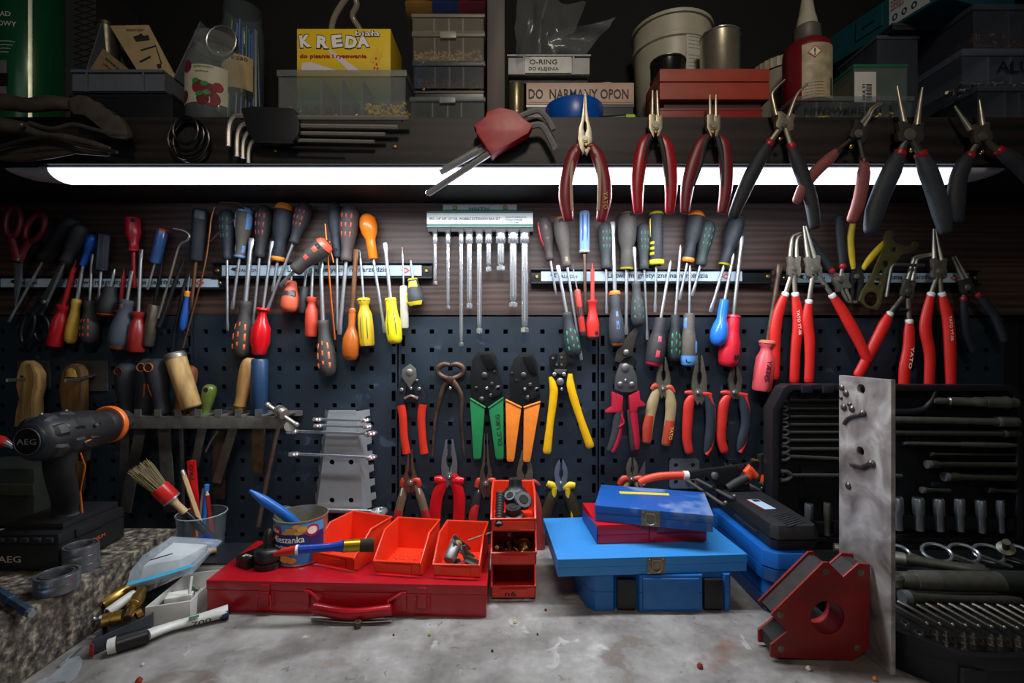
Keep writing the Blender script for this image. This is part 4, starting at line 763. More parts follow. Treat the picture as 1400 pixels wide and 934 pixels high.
# ---- scissors ----
def scissors(label, loops, piv, blades, col, Y, bl=None, hpaths=()):
    o = thing('scissors', label, 'scissors', P(*piv, Y)); s = (1+Y)/F
    for k, (cx, cy, ra, rb, ang, t) in enumerate(loops):
        pts = []
        for i in range(20):
            a = i*math.pi/10; u, v = ra*math.cos(a), rb*math.sin(a); c_, s_ = math.cos(math.radians(ang)), math.sin(math.radians(ang)); pts.append(P(cx+u*c_-v*s_, cy+u*s_+v*c_, Y+.003*k))
        obj('handle_loop', MB().tube(pts, t*s/2, 10, smooth=1, closed=True, flat=.8), col, o)
    for k, hp in enumerate(hpaths): obj('shank', MB().tube([P(x,y,Y+.003*k) for x,y in hp], [6*s,5*s,7*s][:len(hp)], 12, flat=.6, smooth=3, up=(0,-1,0)), col, o)
    for k, bp in enumerate(blades): platepx('blade', bp, Y+.002-.003*k, .0025, bl or steel('9aa4a8',.25), o, bevel=.0006)
    bolt(*piv, 3, Y-.007, o, nm='pivot_screw'); return o
wr = plast('74222c', .3)
scissors('dark red handled scissors hanging points down at the far left', [(18,304,10,21,8,8),(48,312,11,20,28,8)], (24,355), [[(20,360),(31,360),(30,385),(21,421),(20,400)],[(24,360),(31,362),(26,395),(21,421),(20,380)]], wr, -.036,
   hpaths=[[(14,322),(18,335),(24,356)],[(40,328),(34,340),(25,356)]])
scissors('black scissors hanging upside down, finger loops at the bottom', [(38,448,8,22,14,5.5),(56,449,11,19,-8,5.5)], (60,413), [[(82,362),(84,370),(66,408),(57,420),(57,408)],[(88,352),(86,376),(68,410),(60,418),(62,404)]], mat('15181d',.35), -.024, bl=steel('6d7880',.35),
   hpaths=[[(44,430),(50,422),(58,410)],[(56,430),(58,424),(62,412)]])
# ================= things on the shelf =================
def cyltext(s, parent, m, c, R, a0, z0, h, width, name='lettering', lift=.0006, tilt=0.):
    """lettering wrapped round an upright cylinder: c centre, a0 start angle (deg, 0 = toward the wall's normal, positive to the right)"""
    o = text(s, parent, m, (0, 0, 0), X, Z, width=width, height=h, name=name, lift=0)
    if o is None: return
    root = parent
    while root.parent is not None: root = root.parent
    o0 = Vector(root['org'])
    bm = bmesh.new(); bm.from_mesh(o.data); bmesh.ops.subdivide_edges(bm, edges=[e for e in bm.edges if e.calc_length() > width*.04], cuts=2); bm.to_mesh(o.data); bm.free()
    for v in o.data.vertices:
        p = v.co+o0; a = math.radians(a0)+p.x/R; v.co = Vector((c[0]+(R+lift)*math.sin(a), c[1]-(R+lift)*math.cos(a), z0+p.z+p.x*tilt))-o0
    return o
def cylpatch(name, parent, m, c, R, a0, a1, z0, z1, th=.0005, n=16, slope=0.):
    mb = MB(); A = []; B = []
    for i in range(n+1):
        a = math.radians(a0+(a1-a0)*i/n); d = Vector((math.sin(a), -math.cos(a), 0)); q = Vector((c[0], c[1], 0))+d*(R+th); t = slope*i/n
        A.append(q+Z*(z0+t)); B.append(q+Z*(z1+t))
    mb.add(A+B, [(i, i+1, n+2+i, n+1+i) for i in range(n)]); return obj(name, mb, m, parent)
def cylblob(name, parent, m, c, R, a, z, ra, rz, th=.0009, n=14):
    vs = []
    for i in range(n): t = 2*math.pi*i/n; aa = math.radians(a)+ra*math.cos(t)/R; vs.append(Vector((c[0]+(R+th)*math.sin(aa), c[1]-(R+th)*math.cos(aa), z+rz*math.sin(t))))
    return obj(name, MB().add(vs, [tuple(range(n))]), m, parent)
def heap(name, parent, m, x0, x1, y0, y1, z, h, n, ln=.010, r=.0014, seed=1, kind='bolt'):
    rg = random.Random(seed); mb = MB()
    for i in range(n):
        c = Vector((rg.uniform(x0, x1), rg.uniform(y0, y1), z+r+rg.random()**1.6*h)); d = Vector((rg.uniform(-1, 1), rg.uniform(-1, 1), rg.uniform(-.6, .6))).normalized()*ln*rg.uniform(.5, 1)/2
        a, b = c-d, c+d
        for q in (a, b): q.x = min(max(q.x, x0), x1); q.y = min(max(q.y, y0), y1); q.z = max(q.z, z+r)
        if (b-a).length < .002: b = a+Vector((.003, 0, .001))
        if kind == 'plug': mb.lathe(a, b, [(0, r), (.7, r*.8), (.72, r*1.6), (1, r*1.5)], 7)
        elif kind == 'nut': mb.lathe(a, a+(b-a).normalized()*.003, [(0, r*2), (1, r*2)], 6)
        else: mb.lathe(a, b, [(0, r*2), (.2, r*2), (.21, r), (1, r*.8)], 6)
    o = obj(name, mb, m, parent); o['kind'] = 'stuff'; return o
def frontbox(px0, py0, px1, py1, Yf, dp, zb=None):      # world extents of a box whose front face spans these photo corners at Y=Yf
    a = P(px0, py0, Yf); b = P(px1, py1 or 160, Yf); z0 = bt+.0005 if py1 is None else b.z
    if zb is not None: z0 = zb
    return a.x, b.x, Yf, Yf+dp, z0, a.z
def shell(x0, x1, y0, y1, z0, z1, t=.0015, top=False):
    mb = MB()
    mb.box(((x0+x1)/2, (y0+y1)/2, z0+t/2), (x1-x0, y1-y0, t)); cz = (z0+z1)/2
    for xx in (x0+t/2, x1-t/2): mb.box((xx, (y0+y1)/2, cz), (t, y1-y0, z1-z0-.0004))
    for yy in (y0+t/2, y1-t/2): mb.box(((x0+x1)/2, yy, cz), (x1-x0-2*t, t, z1-z0-.0004))
    return mb
def organizer(label, ext, divs, contents, tint='aab4b8', lidh=.010, words=None, alpha=.10, name='parts_organizer', latch=True, group=None, inkc='101214'):
    x0, x1, y0, y1, z0, z1 = ext; o = thing(name, label, 'organizer box', ((x0+x1)/2, (y0+y1)/2, z0), group)
    cm = clearp(tint, alpha, .3)
    obj('box', shell(x0+.002, x1-.002, y0+.002, y1-.002, z0, z1-lidh), cm, o)
    lid = obj('lid', MB().box(((x0+x1)/2, (y0+y1)/2, z1-lidh/2), (x1-x0, y1-y0, lidh), ch=.0025), clearp(tint, min(1, alpha+.22), .35), o)
    for f in divs: xx = x0+(x1-x0)*f; obj('divider', MB().box((xx, (y0+y1)/2, (z0+z1-lidh)/2), (.0025, y1-y0-.006, z1-z0-lidh-.001)), clearp(tint, min(1, alpha+.2), .3), o)
    if latch: xx = (x0+x1)/2; obj('latch', MB().box((xx, y0-.001, z1-lidh*.8), (.026, .003, lidh*1.2), ch=.001), clearp(tint, .6, .3), o)
    for k, (f0, f1, m, h, n, kd, ln, r) in enumerate(contents):
        heap('small_parts', o, m, x0+(x1-x0)*f0+.004, x0+(x1-x0)*f1-.004, y0+.005, y0+min(y1-y0, .06)-.005, z0+.0018, h, n, ln, r, seed=k+3, kind=kd)
    if words: ww, f0, f1, zf, hh = words; text(ww, o, mat(inkc, .5, 0, 0), (x0+(x1-x0)*f0, y0-.0006, z0+(z1-z0)*zf), X, Z, width=(x1-x0)*(f1-f0), height=hh, name='handwriting')
    return o
zs = mat('8d8a84', .35, .9, .3, 80); br = mat('a87f45', .35, .9, .4, 80); yel = plast('ddc81e'); cop = mat('8a5028', .4, .8, .5, 70)
# green spray can at far left
c = P(45, 0, -.14); R = .0495; H1 = P(0, -14, -.14).z
o = thing('spray_can', 'big green primer can with silver stripes and white lettering, far left of the shelf', 'can', (c.x, c.y, bt)); grn = mat('0c5c34', .3, .1, .2, 30, coat=.4)
obj('body', MB().lathe((c.x, c.y, bt+.0005), (c.x, c.y, H1), [(0, R*.94), (.02, R), (.95, R), (.97, R*.92), (1, R*.92)], 32), grn, o)
obj('cap', MB().lathe((c.x, c.y, H1-.008), (c.x, c.y, H1+.05), [(0, R*.93), (.1, R*.98), (.9, R*.9), (1, R*.8)], 28), plast('c9c7c0'), o)
wt_ = mat('e3e2da', .5, 0, .1)
zc = lambda py, Y=-.19: P(0, py, Y).z
cyltext('PODKŁAD', o, wt_, c, R, -52, zc(22), .0085, .056); cyltext('AKRYLOWY', o, wt_, c, R, -50, zc(35), .0085, .062)
for k in range(4): cyltext('grunt wypełniający', o, wt_, c, R, -22, zc(57+5*k), .0028, .036-.003*k, name='small_lettering')
cylpatch('car_picture', o, mat('8b8a86', .4, .3, .3), c, R, -40, 6, zc(131), zc(82)); cylpatch('car_roof', o, mat('25262a', .3, .3, .2), c, R, -38, 8, zc(118), zc(100), th=.0009)
for a_ in (38, -48): cylpatch('silver_stripe', o, mat('9aa08c', .3, .7, .2), c, R, a_, a_+6, bt+.002, H1-.006)
# grey perforated box behind
x0, x1, y0, y1, z0, z1 = frontbox(86, -30, 131, None, -.13, .10)
o = thing('wire_mesh_box', 'dark grey expanded mesh box behind the green can', 'box', ((x0+x1)/2, (y0+y1)/2, z0)); obj('box', MB().box(((x0+x1)/2, (y0+y1)/2, (z0+z1)/2), (x1-x0, y1-y0, z1-z0)), mat('3a3a3a', .6, .3, .4), o)
mb = MB(); nz = 26
for k in range(nz):
    zz = z0+(z1-z0)*(k+.5)/nz
    for sg in (-1, 1): mb.tube([(x0+.02, y0-.001, zz-sg*.006), (x1, y0-.001, zz+sg*.006)], .0006, 4)
q = obj('mesh_wire', mb, dsteel('55524c'), o); q['kind'] = 'stuff'
# low dark box + grey open bin
e = frontbox(96, 128, 236, None, -.212, .19); o = thing('flat_black_box', 'flat black box under the grey open bin', 'box', ((e[0]+e[1])/2, -.12, e[4]))
obj('box', MB().box(((e[0]+e[1])/2, (e[2]+e[3])/2, (e[4]+e[5])/2), (e[1]-e[0], e[3]-e[2], e[5]-e[4]), ch=.002), plast('15171b'), o); obj('lid_rim', MB().box(((e[0]+e[1])/2, (e[2]+e[3])/2, e[5]-.004), (e[1]-e[0]+.002, e[3]-e[2]+.001, .004)), plast('1c1e22'), o)
zb = e[5]+.0004; f = frontbox(99, 96.5, 225, 127, -.215, .19, zb)
o = thing('open_bin', 'grey plastic open bin with cards sticking out, left part of the shelf', 'bin', ((f[0]+f[1])/2, -.12, zb)); gp = plast('5c636d', .4)
x0, x1, y0, y1, z0, z1 = f; mb = shell(x0, x1, y0, y1, z0, z1, .0022)
obj('bin_body', mb, gp, o); hw_ = P(0, 69, -.06).z
for xx in (x0, x1): obj('side_wall', MB().plate([[Vector((xx, y0+.02, z1-.001)), Vector((xx, y1, z1-.001)), Vector((xx+(.012 if xx == x1 else -.012), y1, hw_)), Vector((xx+(.012 if xx == x1 else -.012), y0+.07, hw_))]], (.0022, 0, 0)), gp, o)
obj('rim', MB().box(((x0+x1)/2, y0-.0015, z1-.0022), (x1-x0, .004, .0045)), gp, o)
for fx in (.17, .78): xx = x0+(x1-x0)*fx; obj('rib', MB().box((xx, y0-.0015, (z0+z1)/2), (.003, .003, z1-z0)), gp, o)
# cards and cylinder in the bin
def card(name, label, cat, quad, Y, m, marks=()):
    o = thing(name, label, cat, P(*quad[0], Y)); pts = [P(x, y, Y+.012*k) for k, (x, y) in enumerate(quad)]; pts = [P(x, y, Y) for x, y in quad]
    obj('card', MB().plate([pts], (0, .0012, 0)), m, o); u = (pts[1]-pts[0]).normalized(); v = (pts[0]-pts[3]).normalized()
    for kind, *a in marks:
        if kind == 't': s_, px, py, w_, h_ = a; text(s_, o, mat('26241f', .6, 0, 0), P(px, py, Y-.0003), u, v, width=w_, height=h_)
        else: s_, pts_ = a; obj(s_, MB().plate([[P(x, y, Y-.0002) for x, y in pts_]], (0, -.0003, 0)), mat('26241f', .6, 0, 0), o)
    return o
bei = mat('b39d72', .7, 0, .3, 40)
card('instruction_card', 'beige instruction card with black drawings leaning in the grey bin', 'card', [(150,35),(203,34),(243,110),(196,110)], -.15, bei, (('t','WINDOW CLEAN',172,43,.031,.004), ('p','bottle_print',[(182,50),(190,48),(191,46),(194,46),(196,49),(203,48),(205,55),(186,57)]), ('p','sketch_line',[(192,68),(212,62),(213,64),(193,70)]), ('p','sketch_line',[(211,58),(214,64),(222,88),(220,88)]), ('p','sketch_line',[(190,84),(206,76),(206,79),(192,86)]), ('p','sketch_mark',[(214,88),(220,87),(221,93),(216,94)])))
card('small_card', 'small brown printed card low in the grey bin', 'card', [(141,66),(180,98),(168,112),(120,100)], -.18, mat('8c7650', .7, 0, .4, 40), (('t','INSTRUKCJA',143,82,.03,.005), ('t','obsługi',140,88,.03,.004)))
a = P(146, 36, -.13); b = P(149, 100, -.13); o = thing('metal_tube', 'short shiny metal tube standing in the grey bin', 'tube', (a.x, a.y, b.z)); obj('tube', MB().lathe(b, a, [(0, .016), (.94, .016), (1, .0165)], 20), steel('7c7866', .3), o); obj('lid_ring', MB().lathe(b+(a-b)*.95, a+(a-b)*.02, [(0, .0172), (1, .0172)], 20), steel('55513f', .3), o)
# jam jar
c = P(296, 0, -.17); R = .045; s = .83/F; z0 = bt+.0008; zt = P(0, 45, -.19).z; H = zt-z0
o = thing('jam_jar', 'empty glass cherry jam jar with a fruit label', 'jar', (c.x, c.y, z0)); gl = mat('aab6b4', .05, 0, .1, 20, alpha=.16)
obj('glass', MB().lathe((c.x, c.y, z0), (c.x, c.y, zt), [(0, R*.8), (.02, R*.93), (.08, R), (.66, R), (.76, R*.93), (.82, R*.78), (.85, R*.74), (.87, R*.80), (.89, R*.74), (.92, R*.79), (.97, R*.74), (1, R*.74)], 28, caps=False), gl, o)
obj('bottom', MB().lathe((c.x, c.y, z0), (c.x, c.y, z0+.003), [(0, R*.8), (1, R*.85)], 28), gl, o)
cylpatch('label', o, mat('b9b79f', .55, 0, .25, 40), c, R, -62, 52, zc(148,-.215)+.012, zc(86,-.215), th=.0007, slope=-.003)
text_m = mat('2a6a35', .5, 0, 0); cyltext('DŻEM DOBRY', o, text_m, c, R, -12, zc(92,-.215), .004, .030, lift=.0014); cyltext('WIŚNIA', o, text_m, c, R, -10, zc(98,-.215), .003, .022, lift=.0014)
for a_, py, r_, col in ((-2,118,.011,'7a1426'),(18,122,.011,'6a1020'),(34,117,.008,'8c1c2c'),(24,134,.012,'7a1426'),(6,134,.010,'5c0f1c'),(-40,128,.010,'6a1830'),(-30,88,.010,'6e1434')):
    cylblob('cherry_print', o, mat(col, .65, 0, .3, 200), c, R, a_, zc(py,-.215), r_, r_, th=.0012+.0001*(a_ % 3))
for a_, py in ((-8,110),(10,114),(0,128),(14,126)): cylblob('leaf_print', o, mat('2f7a38', .5, 0, 0), c, R, a_, zc(py,-.215), .006, .004, th=.0017)
cylblob('green_emblem', o, mat('24543c', .5, 0, 0), c, R, -48, zc(87,-.215), .010, .006, th=.0013)
a = P(304, 48, -.125); o = thing('jar_lid', 'round steel jar lid leaning behind the cherry jam jar', 'lid', (a.x, a.y, a.z-.03)); obj('disc', MB().lathe(a+Vector((0, .003, -.012)), a+Vector((0, -.003, -.012)), [(0, .025), (.3, .028), (.9, .028), (1, .026)], 28), steel('77746c', .3), o)
obj('lid_edge', MB().tube([a+Vector((.027*math.cos(k*.3927), -.003, -.012+.027*math.sin(k*.3927))) for k in range(16)], .0015, 6, smooth=1, closed=True), steel(), o)
# tall jar with ties
c = P(332, 0, -.085); R = .0365; zt = P(0, -20, -.15).z
o = thing('tall_clear_jar', 'tall clear jar of blue and yellow cable ties with a beige label', 'jar', (c.x, c.y, bt)); obj('jar_wall', MB().lathe((c.x, c.y, bt+.001), (c.x, c.y, zt), [(0, R*.9), (.03, R), (.85, R), (.9, R*.9), (1, R*.9)], 28), mat('8ea4a8', .08, 0, .1, alpha=.12), o)
rg = random.Random(5)
for k in range(26):
    t_ = rg.uniform(0, 6.28); r_ = rg.uniform(.3, .85)*R; col = '1554a8' if k % 13 else 'c9a81e'
    if k in (3, 9): col = '1c6a3a'
    obj('cable_tie', MB().tube([(c.x+r_*math.cos(t_), c.y+r_*math.sin(t_), bt+.004), (c.x+r_*.8*math.cos(t_+.3), c.y+r_*.8*math.sin(t_+.3), zt-.03-.02*rg.random())], .0018, 6), plast(col), o)
cylpatch('label', o, mat('b49c6c', .7, 0, .3, 30), c, R, -38, 55, zc(104,-.155), zc(56,-.155), th=.0008, slope=-.004); cyltext('E230', o, mat('26221c', .6, 0, 0), c, R, 0, zc(66,-.155), .006, .026, lift=.0016)
# chalk box
x0, x1, y0, y1, z0, z1 = frontbox(406, 39.5, 534, None, -.112, .09)
o = thing('chalk_box', 'yellow and green cardboard box of white chalk', 'box', ((x0+x1)/2, (y0+y1)/2, z0))
m = bpy.data.materials.new('printed_card'); m.use_nodes = True; N = m.node_tree.nodes; L = m.node_tree.links; tc = N.new('ShaderNodeTexCoord'); sx = N.new('ShaderNodeSeparateXYZ'); mr = N.new('ShaderNodeMapRange'); rp = N.new('ShaderNodeValToRGB')
L.new(tc.outputs['Object'], sx.inputs[0]); L.new(sx.outputs[2], mr.inputs[0]); mr.inputs[1].default_value = .07; mr.inputs[2].default_value = z1-z0; L.new(mr.outputs[0], rp.inputs[0]); L.new(rp.outputs[0], N['Principled BSDF'].inputs[0])
rp.color_ramp.elements[0].color = lin('1f7a34'); rp.color_ramp.elements[0].position = .1; rp.color_ramp.elements[1].color = lin('e6c41e'); rp.color_ramp.elements[1].position = .6; N['Principled BSDF'].inputs['Roughness'].default_value = .4
obj('carton', MB().box(((x0+x1)/2, (y0+y1)/2, (z0+z1)/2), (x1-x0, y1-y0, z1-z0), ch=.0008), m, o)
wh_ = mat('eeeeea', .5, 0, 0); bkk = mat('1b1a18', .5, 0, 0); Yk = y0-.0004
kx = lambda px: P(px, 0, y0).x; kz = lambda py: P(0, py, y0).z
for i, (ch_, xa, w_, rot) in enumerate((('K',411,.019,.1),('R',433,.021,-.05),('E',455,.018,.12),('D',472,.020,-.08),('A',489,.021,.1))):
    text(ch_, o, bkk, (kx(xa)-.0012, Yk, kz(66)-.0014), X+Z*rot, Z, width=w_*1.06+.0025, height=.026, name='letter_outline', bold=.085); text(ch_, o, wh_, (kx(xa), Yk-.0005, kz(66)), X+Z*rot, Z, width=w_*1.06, height=.0228, name='letter', bold=.055)
text('biała', o, bkk, (kx(486)-.0008, Yk-.0008, kz(50)-.0006), X, Z, width=.0465, height=.0112, name='letter_outline', bold=.06); text('biała', o, wh_, (kx(486), Yk-.0012, kz(50)), X, Z, width=.045, height=.0096)
text('do pisania i rysowania', o, mat('9c1228', .5, 0, 0), (kx(410), Yk-.0003, kz(81)), X, Z, width=.123, height=.009, bold=.035)
for q in ([(447,69),(452,68),(494,98),(478,98)], [(413,86),(425,85),(462,97),(412,97)]): obj('chalk_print', MB().plate([[P(x, y, y0-.0002) for x, y in q]], (0, -.0004, 0)), mat('d9cfd0', .5, 0, 0), o)
gy = mat('e2b81e', .5, 0, 0); obj('giraffe_print', MB().plate([[P(x, y, y0-.0006) for x, y in ((505,79),(512,73),(514,66),(517,66),(518,72),(523,70),(522,76),(519,84),(518,98),(509,98),(512,86),(506,84))]], (0, -.0004, 0)), gy, o)
for x, y in ((514,80),(515,88),(512,93),(516,94)): obj('spot_print', MB().plate([[P(x+1.6*math.cos(k), y+2*math.sin(k), y0-.0011) for k in range(6)]], (0, -.0003, 0)), mat('a03a1c', .5, 0, 0), o)
# organizers
e = frontbox(378, 95, 556, 156.5, -.218, .10, bt+.0004)
organizer('wide clear organizer in front of the chalk box with dark screws and yellow plugs', e, (.34,.49,.65), [(0,.34,zs,.018,420,'bolt',.009,.0011),(.34,.49,zs,.020,220,'bolt',.009,.0011),(.49,.65,zs,.017,220,'bolt',.009,.0011),(.65,1,yel,.024,260,'plug',.012,.002)], lidh=.011, latch=False, alpha=.24, tint='8e9498')
e1b = frontbox(559.5, 132, 664, None, -.215, .12); organizer('lowest clear organizer of the stack left of the divider post, long wire on its lid', e1b, (.3,.5,.68), [(0,.3,br,.003,30,'bolt',.010,.0012),(.3,.5,br,.002,10,'bolt',.01,.001),(.5,1,br,.002,30,'bolt',.010,.001)], lidh=.008, tint='8c9698')
z = e1b[5]+.0004
xa, xb = e1b[0]+.004, e1b[1]-.001
zz1 = P(0, 121, -.21).z; o = thing('dark_gap_filler', 'dark filler block in the gap between the clear organizers of the stack', 'box', ((xa+xb)/2, -.15, z)); obj('box', MB().box(((xa+xb)/2, -.150, (z+zz1)/2), (xb-xa-.006, .11, zz1-z-.0004), ch=.001), plast('17181b'), o); obj('filler_edge', MB().box(((xa+xb)/2, -.150, zz1-.0040), (xb-xa-.004, .113, .002)), plast('202226'), o)  # dark block standing in for the shaded gap in the stack
zt_ = zz1+.0003
for k, (py, lab, ct, tint) in enumerate(((82,'organizer with dark blue and copper contents in the stack by the post',[(0,1,cop,.014,420,'bolt',.012,.0013),(0,.3,mat('1f3c6a',.4),.02,20,'plug',.02,.003)],'5f6c7c'),(42,'organizer with small brass screws, second from the top by the divider post',[(0,1,mat('c9ab6a',.35,.6,.3,80),.016,600,'bolt',.010,.0012)],'a29c8c'),(18,'empty-looking clear organizer on top of the stack by the divider post',[],'b0a898'))):
    zn = P(0, py, -.212).z; organizer(lab, (xa-.001*k, xb, -.212, -.09, zt_, zn-.0003), (.31,.51,.70), ct, lidh=.009 if k < 2 else .006, tint=tint, latch=k == 1, alpha=.12); zt_ = zn
mb = MB(); o = thing('printed_pouch', 'crumpled printed pouch in brown, blue and dark red lying on the organizer stack', 'pouch', ((xa+xb)/2, -.15, zt_))
cols = ['7a5a28', '1d2f5c', '5c1626']
for k in range(3):
    xl = xa-.012+(xb-xa+.012)*k/3; xr = xa-.012+(xb-xa+.012)*(k+1)/3; R_ = []
    for i in range(5):
        xx = xl+(xr-xl)*i/4; R_.append([Vector((xx, -.155-.055*math.cos(a), zt_+.0005+.018+.018*math.sin(a)*(1+.15*math.sin(i+k)))) for a in [j*math.pi/6 for j in range(12)]])
    obj('pouch_panel', MB().rings(R_), plast(cols[k], .3), o)
a = P(455, 40, -.10); o = thing('clear_hose', 'loop of clear plastic hose behind the chalk box', 'hose', (a.x, a.y, bt))
obj('hose', MB().tube([P(x, y, -.10+.006*k) for k, (x, y) in enumerate(((452,60),(455,30),(466,8),(480,-8),(488,6),(482,22),(492,40),(500,60)))], .0055, 10, smooth=5), mat('a8a08c', .12, 0, .1, alpha=.4), o)
a = P(628, 132, -.21); o = rod([(636,131.5,-.20),(650,126,-.20)], 2, steel(), 'wire_pin', 'short bright wire pin lying on the lowest clear organizer', 'pin')
# O-ring bin, right of post
e = frontbox(694, 108, 867, 159.6, -.120, .13, bt+.0004)
x0, x1, y0, y1, z0, z1 = e
o = thing('roll_of_tape', 'upright metallic roll beside the divider post', 'roll', (P(706,0,-.115).x, -.115, bt)); c = P(706, 0, -.115)
obj('roll', MB().lathe((c.x, c.y, bt+.0005), (c.x, c.y, P(0,110,-.13).z), [(0, .0135), (.04, .0145), (.48, .0145), (.5, .0138), (.52, .0145), (.96, .0145), (1, .0135)], 20), mat('8c8468', .3, .7, .4, 50), o); obj('core', MB().lathe((c.x, c.y, bt+.0007), (c.x, c.y, P(0,110,-.13).z+.001), [(0,.006),(1,.006)], 12), mat('3a3020'), o)
za = P(0, 143, -.12).z; xa = P(719.5, 0, -.12).x
o = thing('flat_organizer', 'flat dark clear box under the lettered pink box', 'organizer box', ((xa+x1)/2, -.13, z0)); obj('box', MB().box(((xa+x1)/2, -.055, (z0+za)/2), (x1-xa-.002, .128, za-z0-.0004), ch=.0015), clearp('4b5258', .8, .3), o); obj('lid', MB().box(((xa+x1)/2, -.055, za-.0025), (x1-xa, .130, .0035)), clearp('6b7278', .7), o)
o = thing('lettered_box', 'pale pinkish flat plastic box with black handwriting behind the blue tape', 'box', ((xa+x1)/2, -.13, za)); zb2 = P(0, 113, -.12).z
obj('box', MB().box(((xa+x1)/2, -.055, (za+zb2)/2+.0003), (x1-xa, .13, zb2-za), ch=.002), mat('c0a292', .4, 0, .3, 25), o); text('DO  NARMANY OPON', o, mat('241c22', .6, 0, 0), (xa+.004, -.1205, za+.010), X, Z, width=.182, height=.018, name='handwriting'); obj('seam', MB().box(((xa+x1)/2, -.1202, za+.004), (x1-xa-.003, .0008, .001)), mat('8c7468'), o)
c = P(828, 0, -.085); o = thing('domed_lid', 'low round cream domed lid lying on the lettered box', 'tub', (c.x, c.y, zb2)); obj('disc', MB().lathe((c.x, c.y, zb2+.0012), (c.x, c.y, zb2+.013), [(0, .023), (.4, .0235), (.75, .019), (1, .008)], 24), mat('b8ab90', .5), o); obj('knob', MB().lathe((c.x, c.y, zb2+.012), (c.x, c.y, zb2+.0155), [(0, .003), (1, .002)], 10), mat('a89b80', .5), o)  # domed lid resting on the lettered box
xa = P(695, 0, -.125).x; xb = P(806, 0, -.125).x; zo = P(0, 103, -.125).z; zp = P(0, 76, -.125).z; yf = -.125
o = thing('small_parts_bin', 'grey open bin with handwritten label holding crumpled plastic bags', 'bin', ((xa+xb)/2, -.13, zo)); gp2 = mat('8f9094', .4, 0, .3)
obj('bin_body', shell(xa, xb, yf, .0, zo, zp, .002), gp2, o); obj('rim', MB().box(((xa+xb)/2, yf-.0015, zp-.0015), (xb-xa+.004, .004, .003)), gp2, o)
for fx in (.19, .80): obj('rib', MB().box((xa+(xb-xa)*fx, yf-.0015, (zo+zp)/2), (.003, .003, zp-zo)), gp2, o)
obj('label_plate', MB().box((xa+(xb-xa)*.49, yf-.0012, (zo+zp)/2), ((xb-xa)*.57, .0014, (zp-zo)*.82)), mat('b0b0ac', .35), o)
text('O-RING', o, mat('1b1c20',.6,0,0), (xa+(xb-xa)*.26, yf-.0021, zo+(zp-zo)*.52), X, Z, width=.050, height=.009, name='handwriting'); text('DO KLEJENIA', o, mat('1b1c20',.6,0,0), (xa+(xb-xa)*.25, yf-.0021, zo+(zp-zo)*.16), X, Z, width=.054, height=.008, name='handwriting')
obj('back_handle', MB().tube([(xb-.004,-.02,zp),(xb+.004,-.015,zp+.018),(xb-.03,-.015,zp+.016)], .0015, 6), gp2, o)
o_sup = thing('dark_carton', 'dark carton under the grey bin with crumpled bags', 'box', ((xa+xb)/2, -.10, zb2)); obj('box', MB().box(((xa+xb)/2, -.06, (zb2+zo)/2+.0003), (xb-xa-.004, .11, zo-zb2-.001)), mat('1a1a1c', .6), o_sup); obj('tape_band', MB().box(((xa+xb)/2, -.06, (zb2+zo)/2), (.02, .1105, zo-zb2-.0008)), mat('2a2824', .6), o_sup)
def sheet(name, label, cat, pts, m, wav=.004, seed=2, n=8):           # crumpled thin film over a bilinear patch of 4 corners
    rg = random.Random(seed); A, B, C_, D_ = [Vector(p) for p in pts]; vs = []
    for i in range(n+1):
        for j in range(n+1):
            u, v = i/n, j/n; p = (A*(1-u)+B*u)*(1-v)+(D_*(1-u)+C_*u)*v
            nn = Vector((math.sin(7*u+seed)*math.cos(5*v), math.cos(9*v+u*4+seed), math.sin(6*u*v+seed*2+3*v))); vs.append(p+nn*wav+Vector([rg.uniform(-1,1)*wav*.35 for _ in range(3)]))
    o = obj(name, MB().add(vs, [(i*(n+1)+j, (i+1)*(n+1)+j, (i+1)*(n+1)+j+1, i*(n+1)+j+1) for i in range(n) for j in range(n)]), m, None, ang=70); tag(o, label, cat); return o
cf = mat('8c9498', .12, 0, .3, 30, alpha=.22); cf2 = mat('8c9498', .12, 0, .3, 30, alpha=.32)
sheet('plastic_bag', 'tall crumpled clear bag standing at the left of the grey bin', 'bag', [P(702,78,-.14),P(735,78,-.12),P(750,-12,-.10),P(712,-12,-.12)], cf, .006, 2)
sheet('plastic_bag', 'shiny folded clear bag sticking out to the right of the grey bin', 'bag', [P(750,76,-.12),P(798,78,-.12),P(842,22,-.14),P(752,50,-.13)], cf2, .004, 5)
sheet('plastic_bag', 'clear bag rising behind the folded one in the grey bin', 'bag', [P(728,78,-.10),P(760,78,-.09),P(800,10,-.09),P(752,-10,-.08)], cf, .006, 9)
# blue tape, marker
c = P(785, 0, -.175); sR = .0492; tl = Z.copy()
zc0 = bt+.0006; base = Vector((c.x, -.1715, zc0)); o = thing('blue_tape', 'roll of bright blue tape lying at the shelf edge', 'tape roll', (c.x, -.1715, bt)); hh = .037
pr_ = [(0,sR*.98),(.05,sR),(.95,sR),(1,sR*.98),(1,sR*.72),(0,sR*.72)]
e1, e2 = frame(tl); mb = MB(); mb.rings([[base+tl*(hh*t)+e1*(r*math.cos(j*math.pi/18))+e2*(r*math.sin(j*math.pi/18)) for j in range(36)] for t, r in pr_], closed=True); obj('tape', mb, plast('0f56b8', .3), o)
mb = MB(); mb.rings([[base+tl*(hh*t)+e1*(r*math.cos(j*math.pi/18))+e2*(r*math.sin(j*math.pi/18)) for j in range(36)] for t, r in ((0,sR*.719),(1,sR*.719),(1,sR*.66),(0,sR*.66))], closed=True); obj('core', mb, mat('8c7a5c', .7), o)
a = P(840, 155, -.20); b = P(868.5, 155.5, -.208); o = thing('marker_pen', 'dark marker with a neon green end at the shelf edge', 'marker', a); rr_ = .0052; a.z = b.z = bt+rr_+.0003
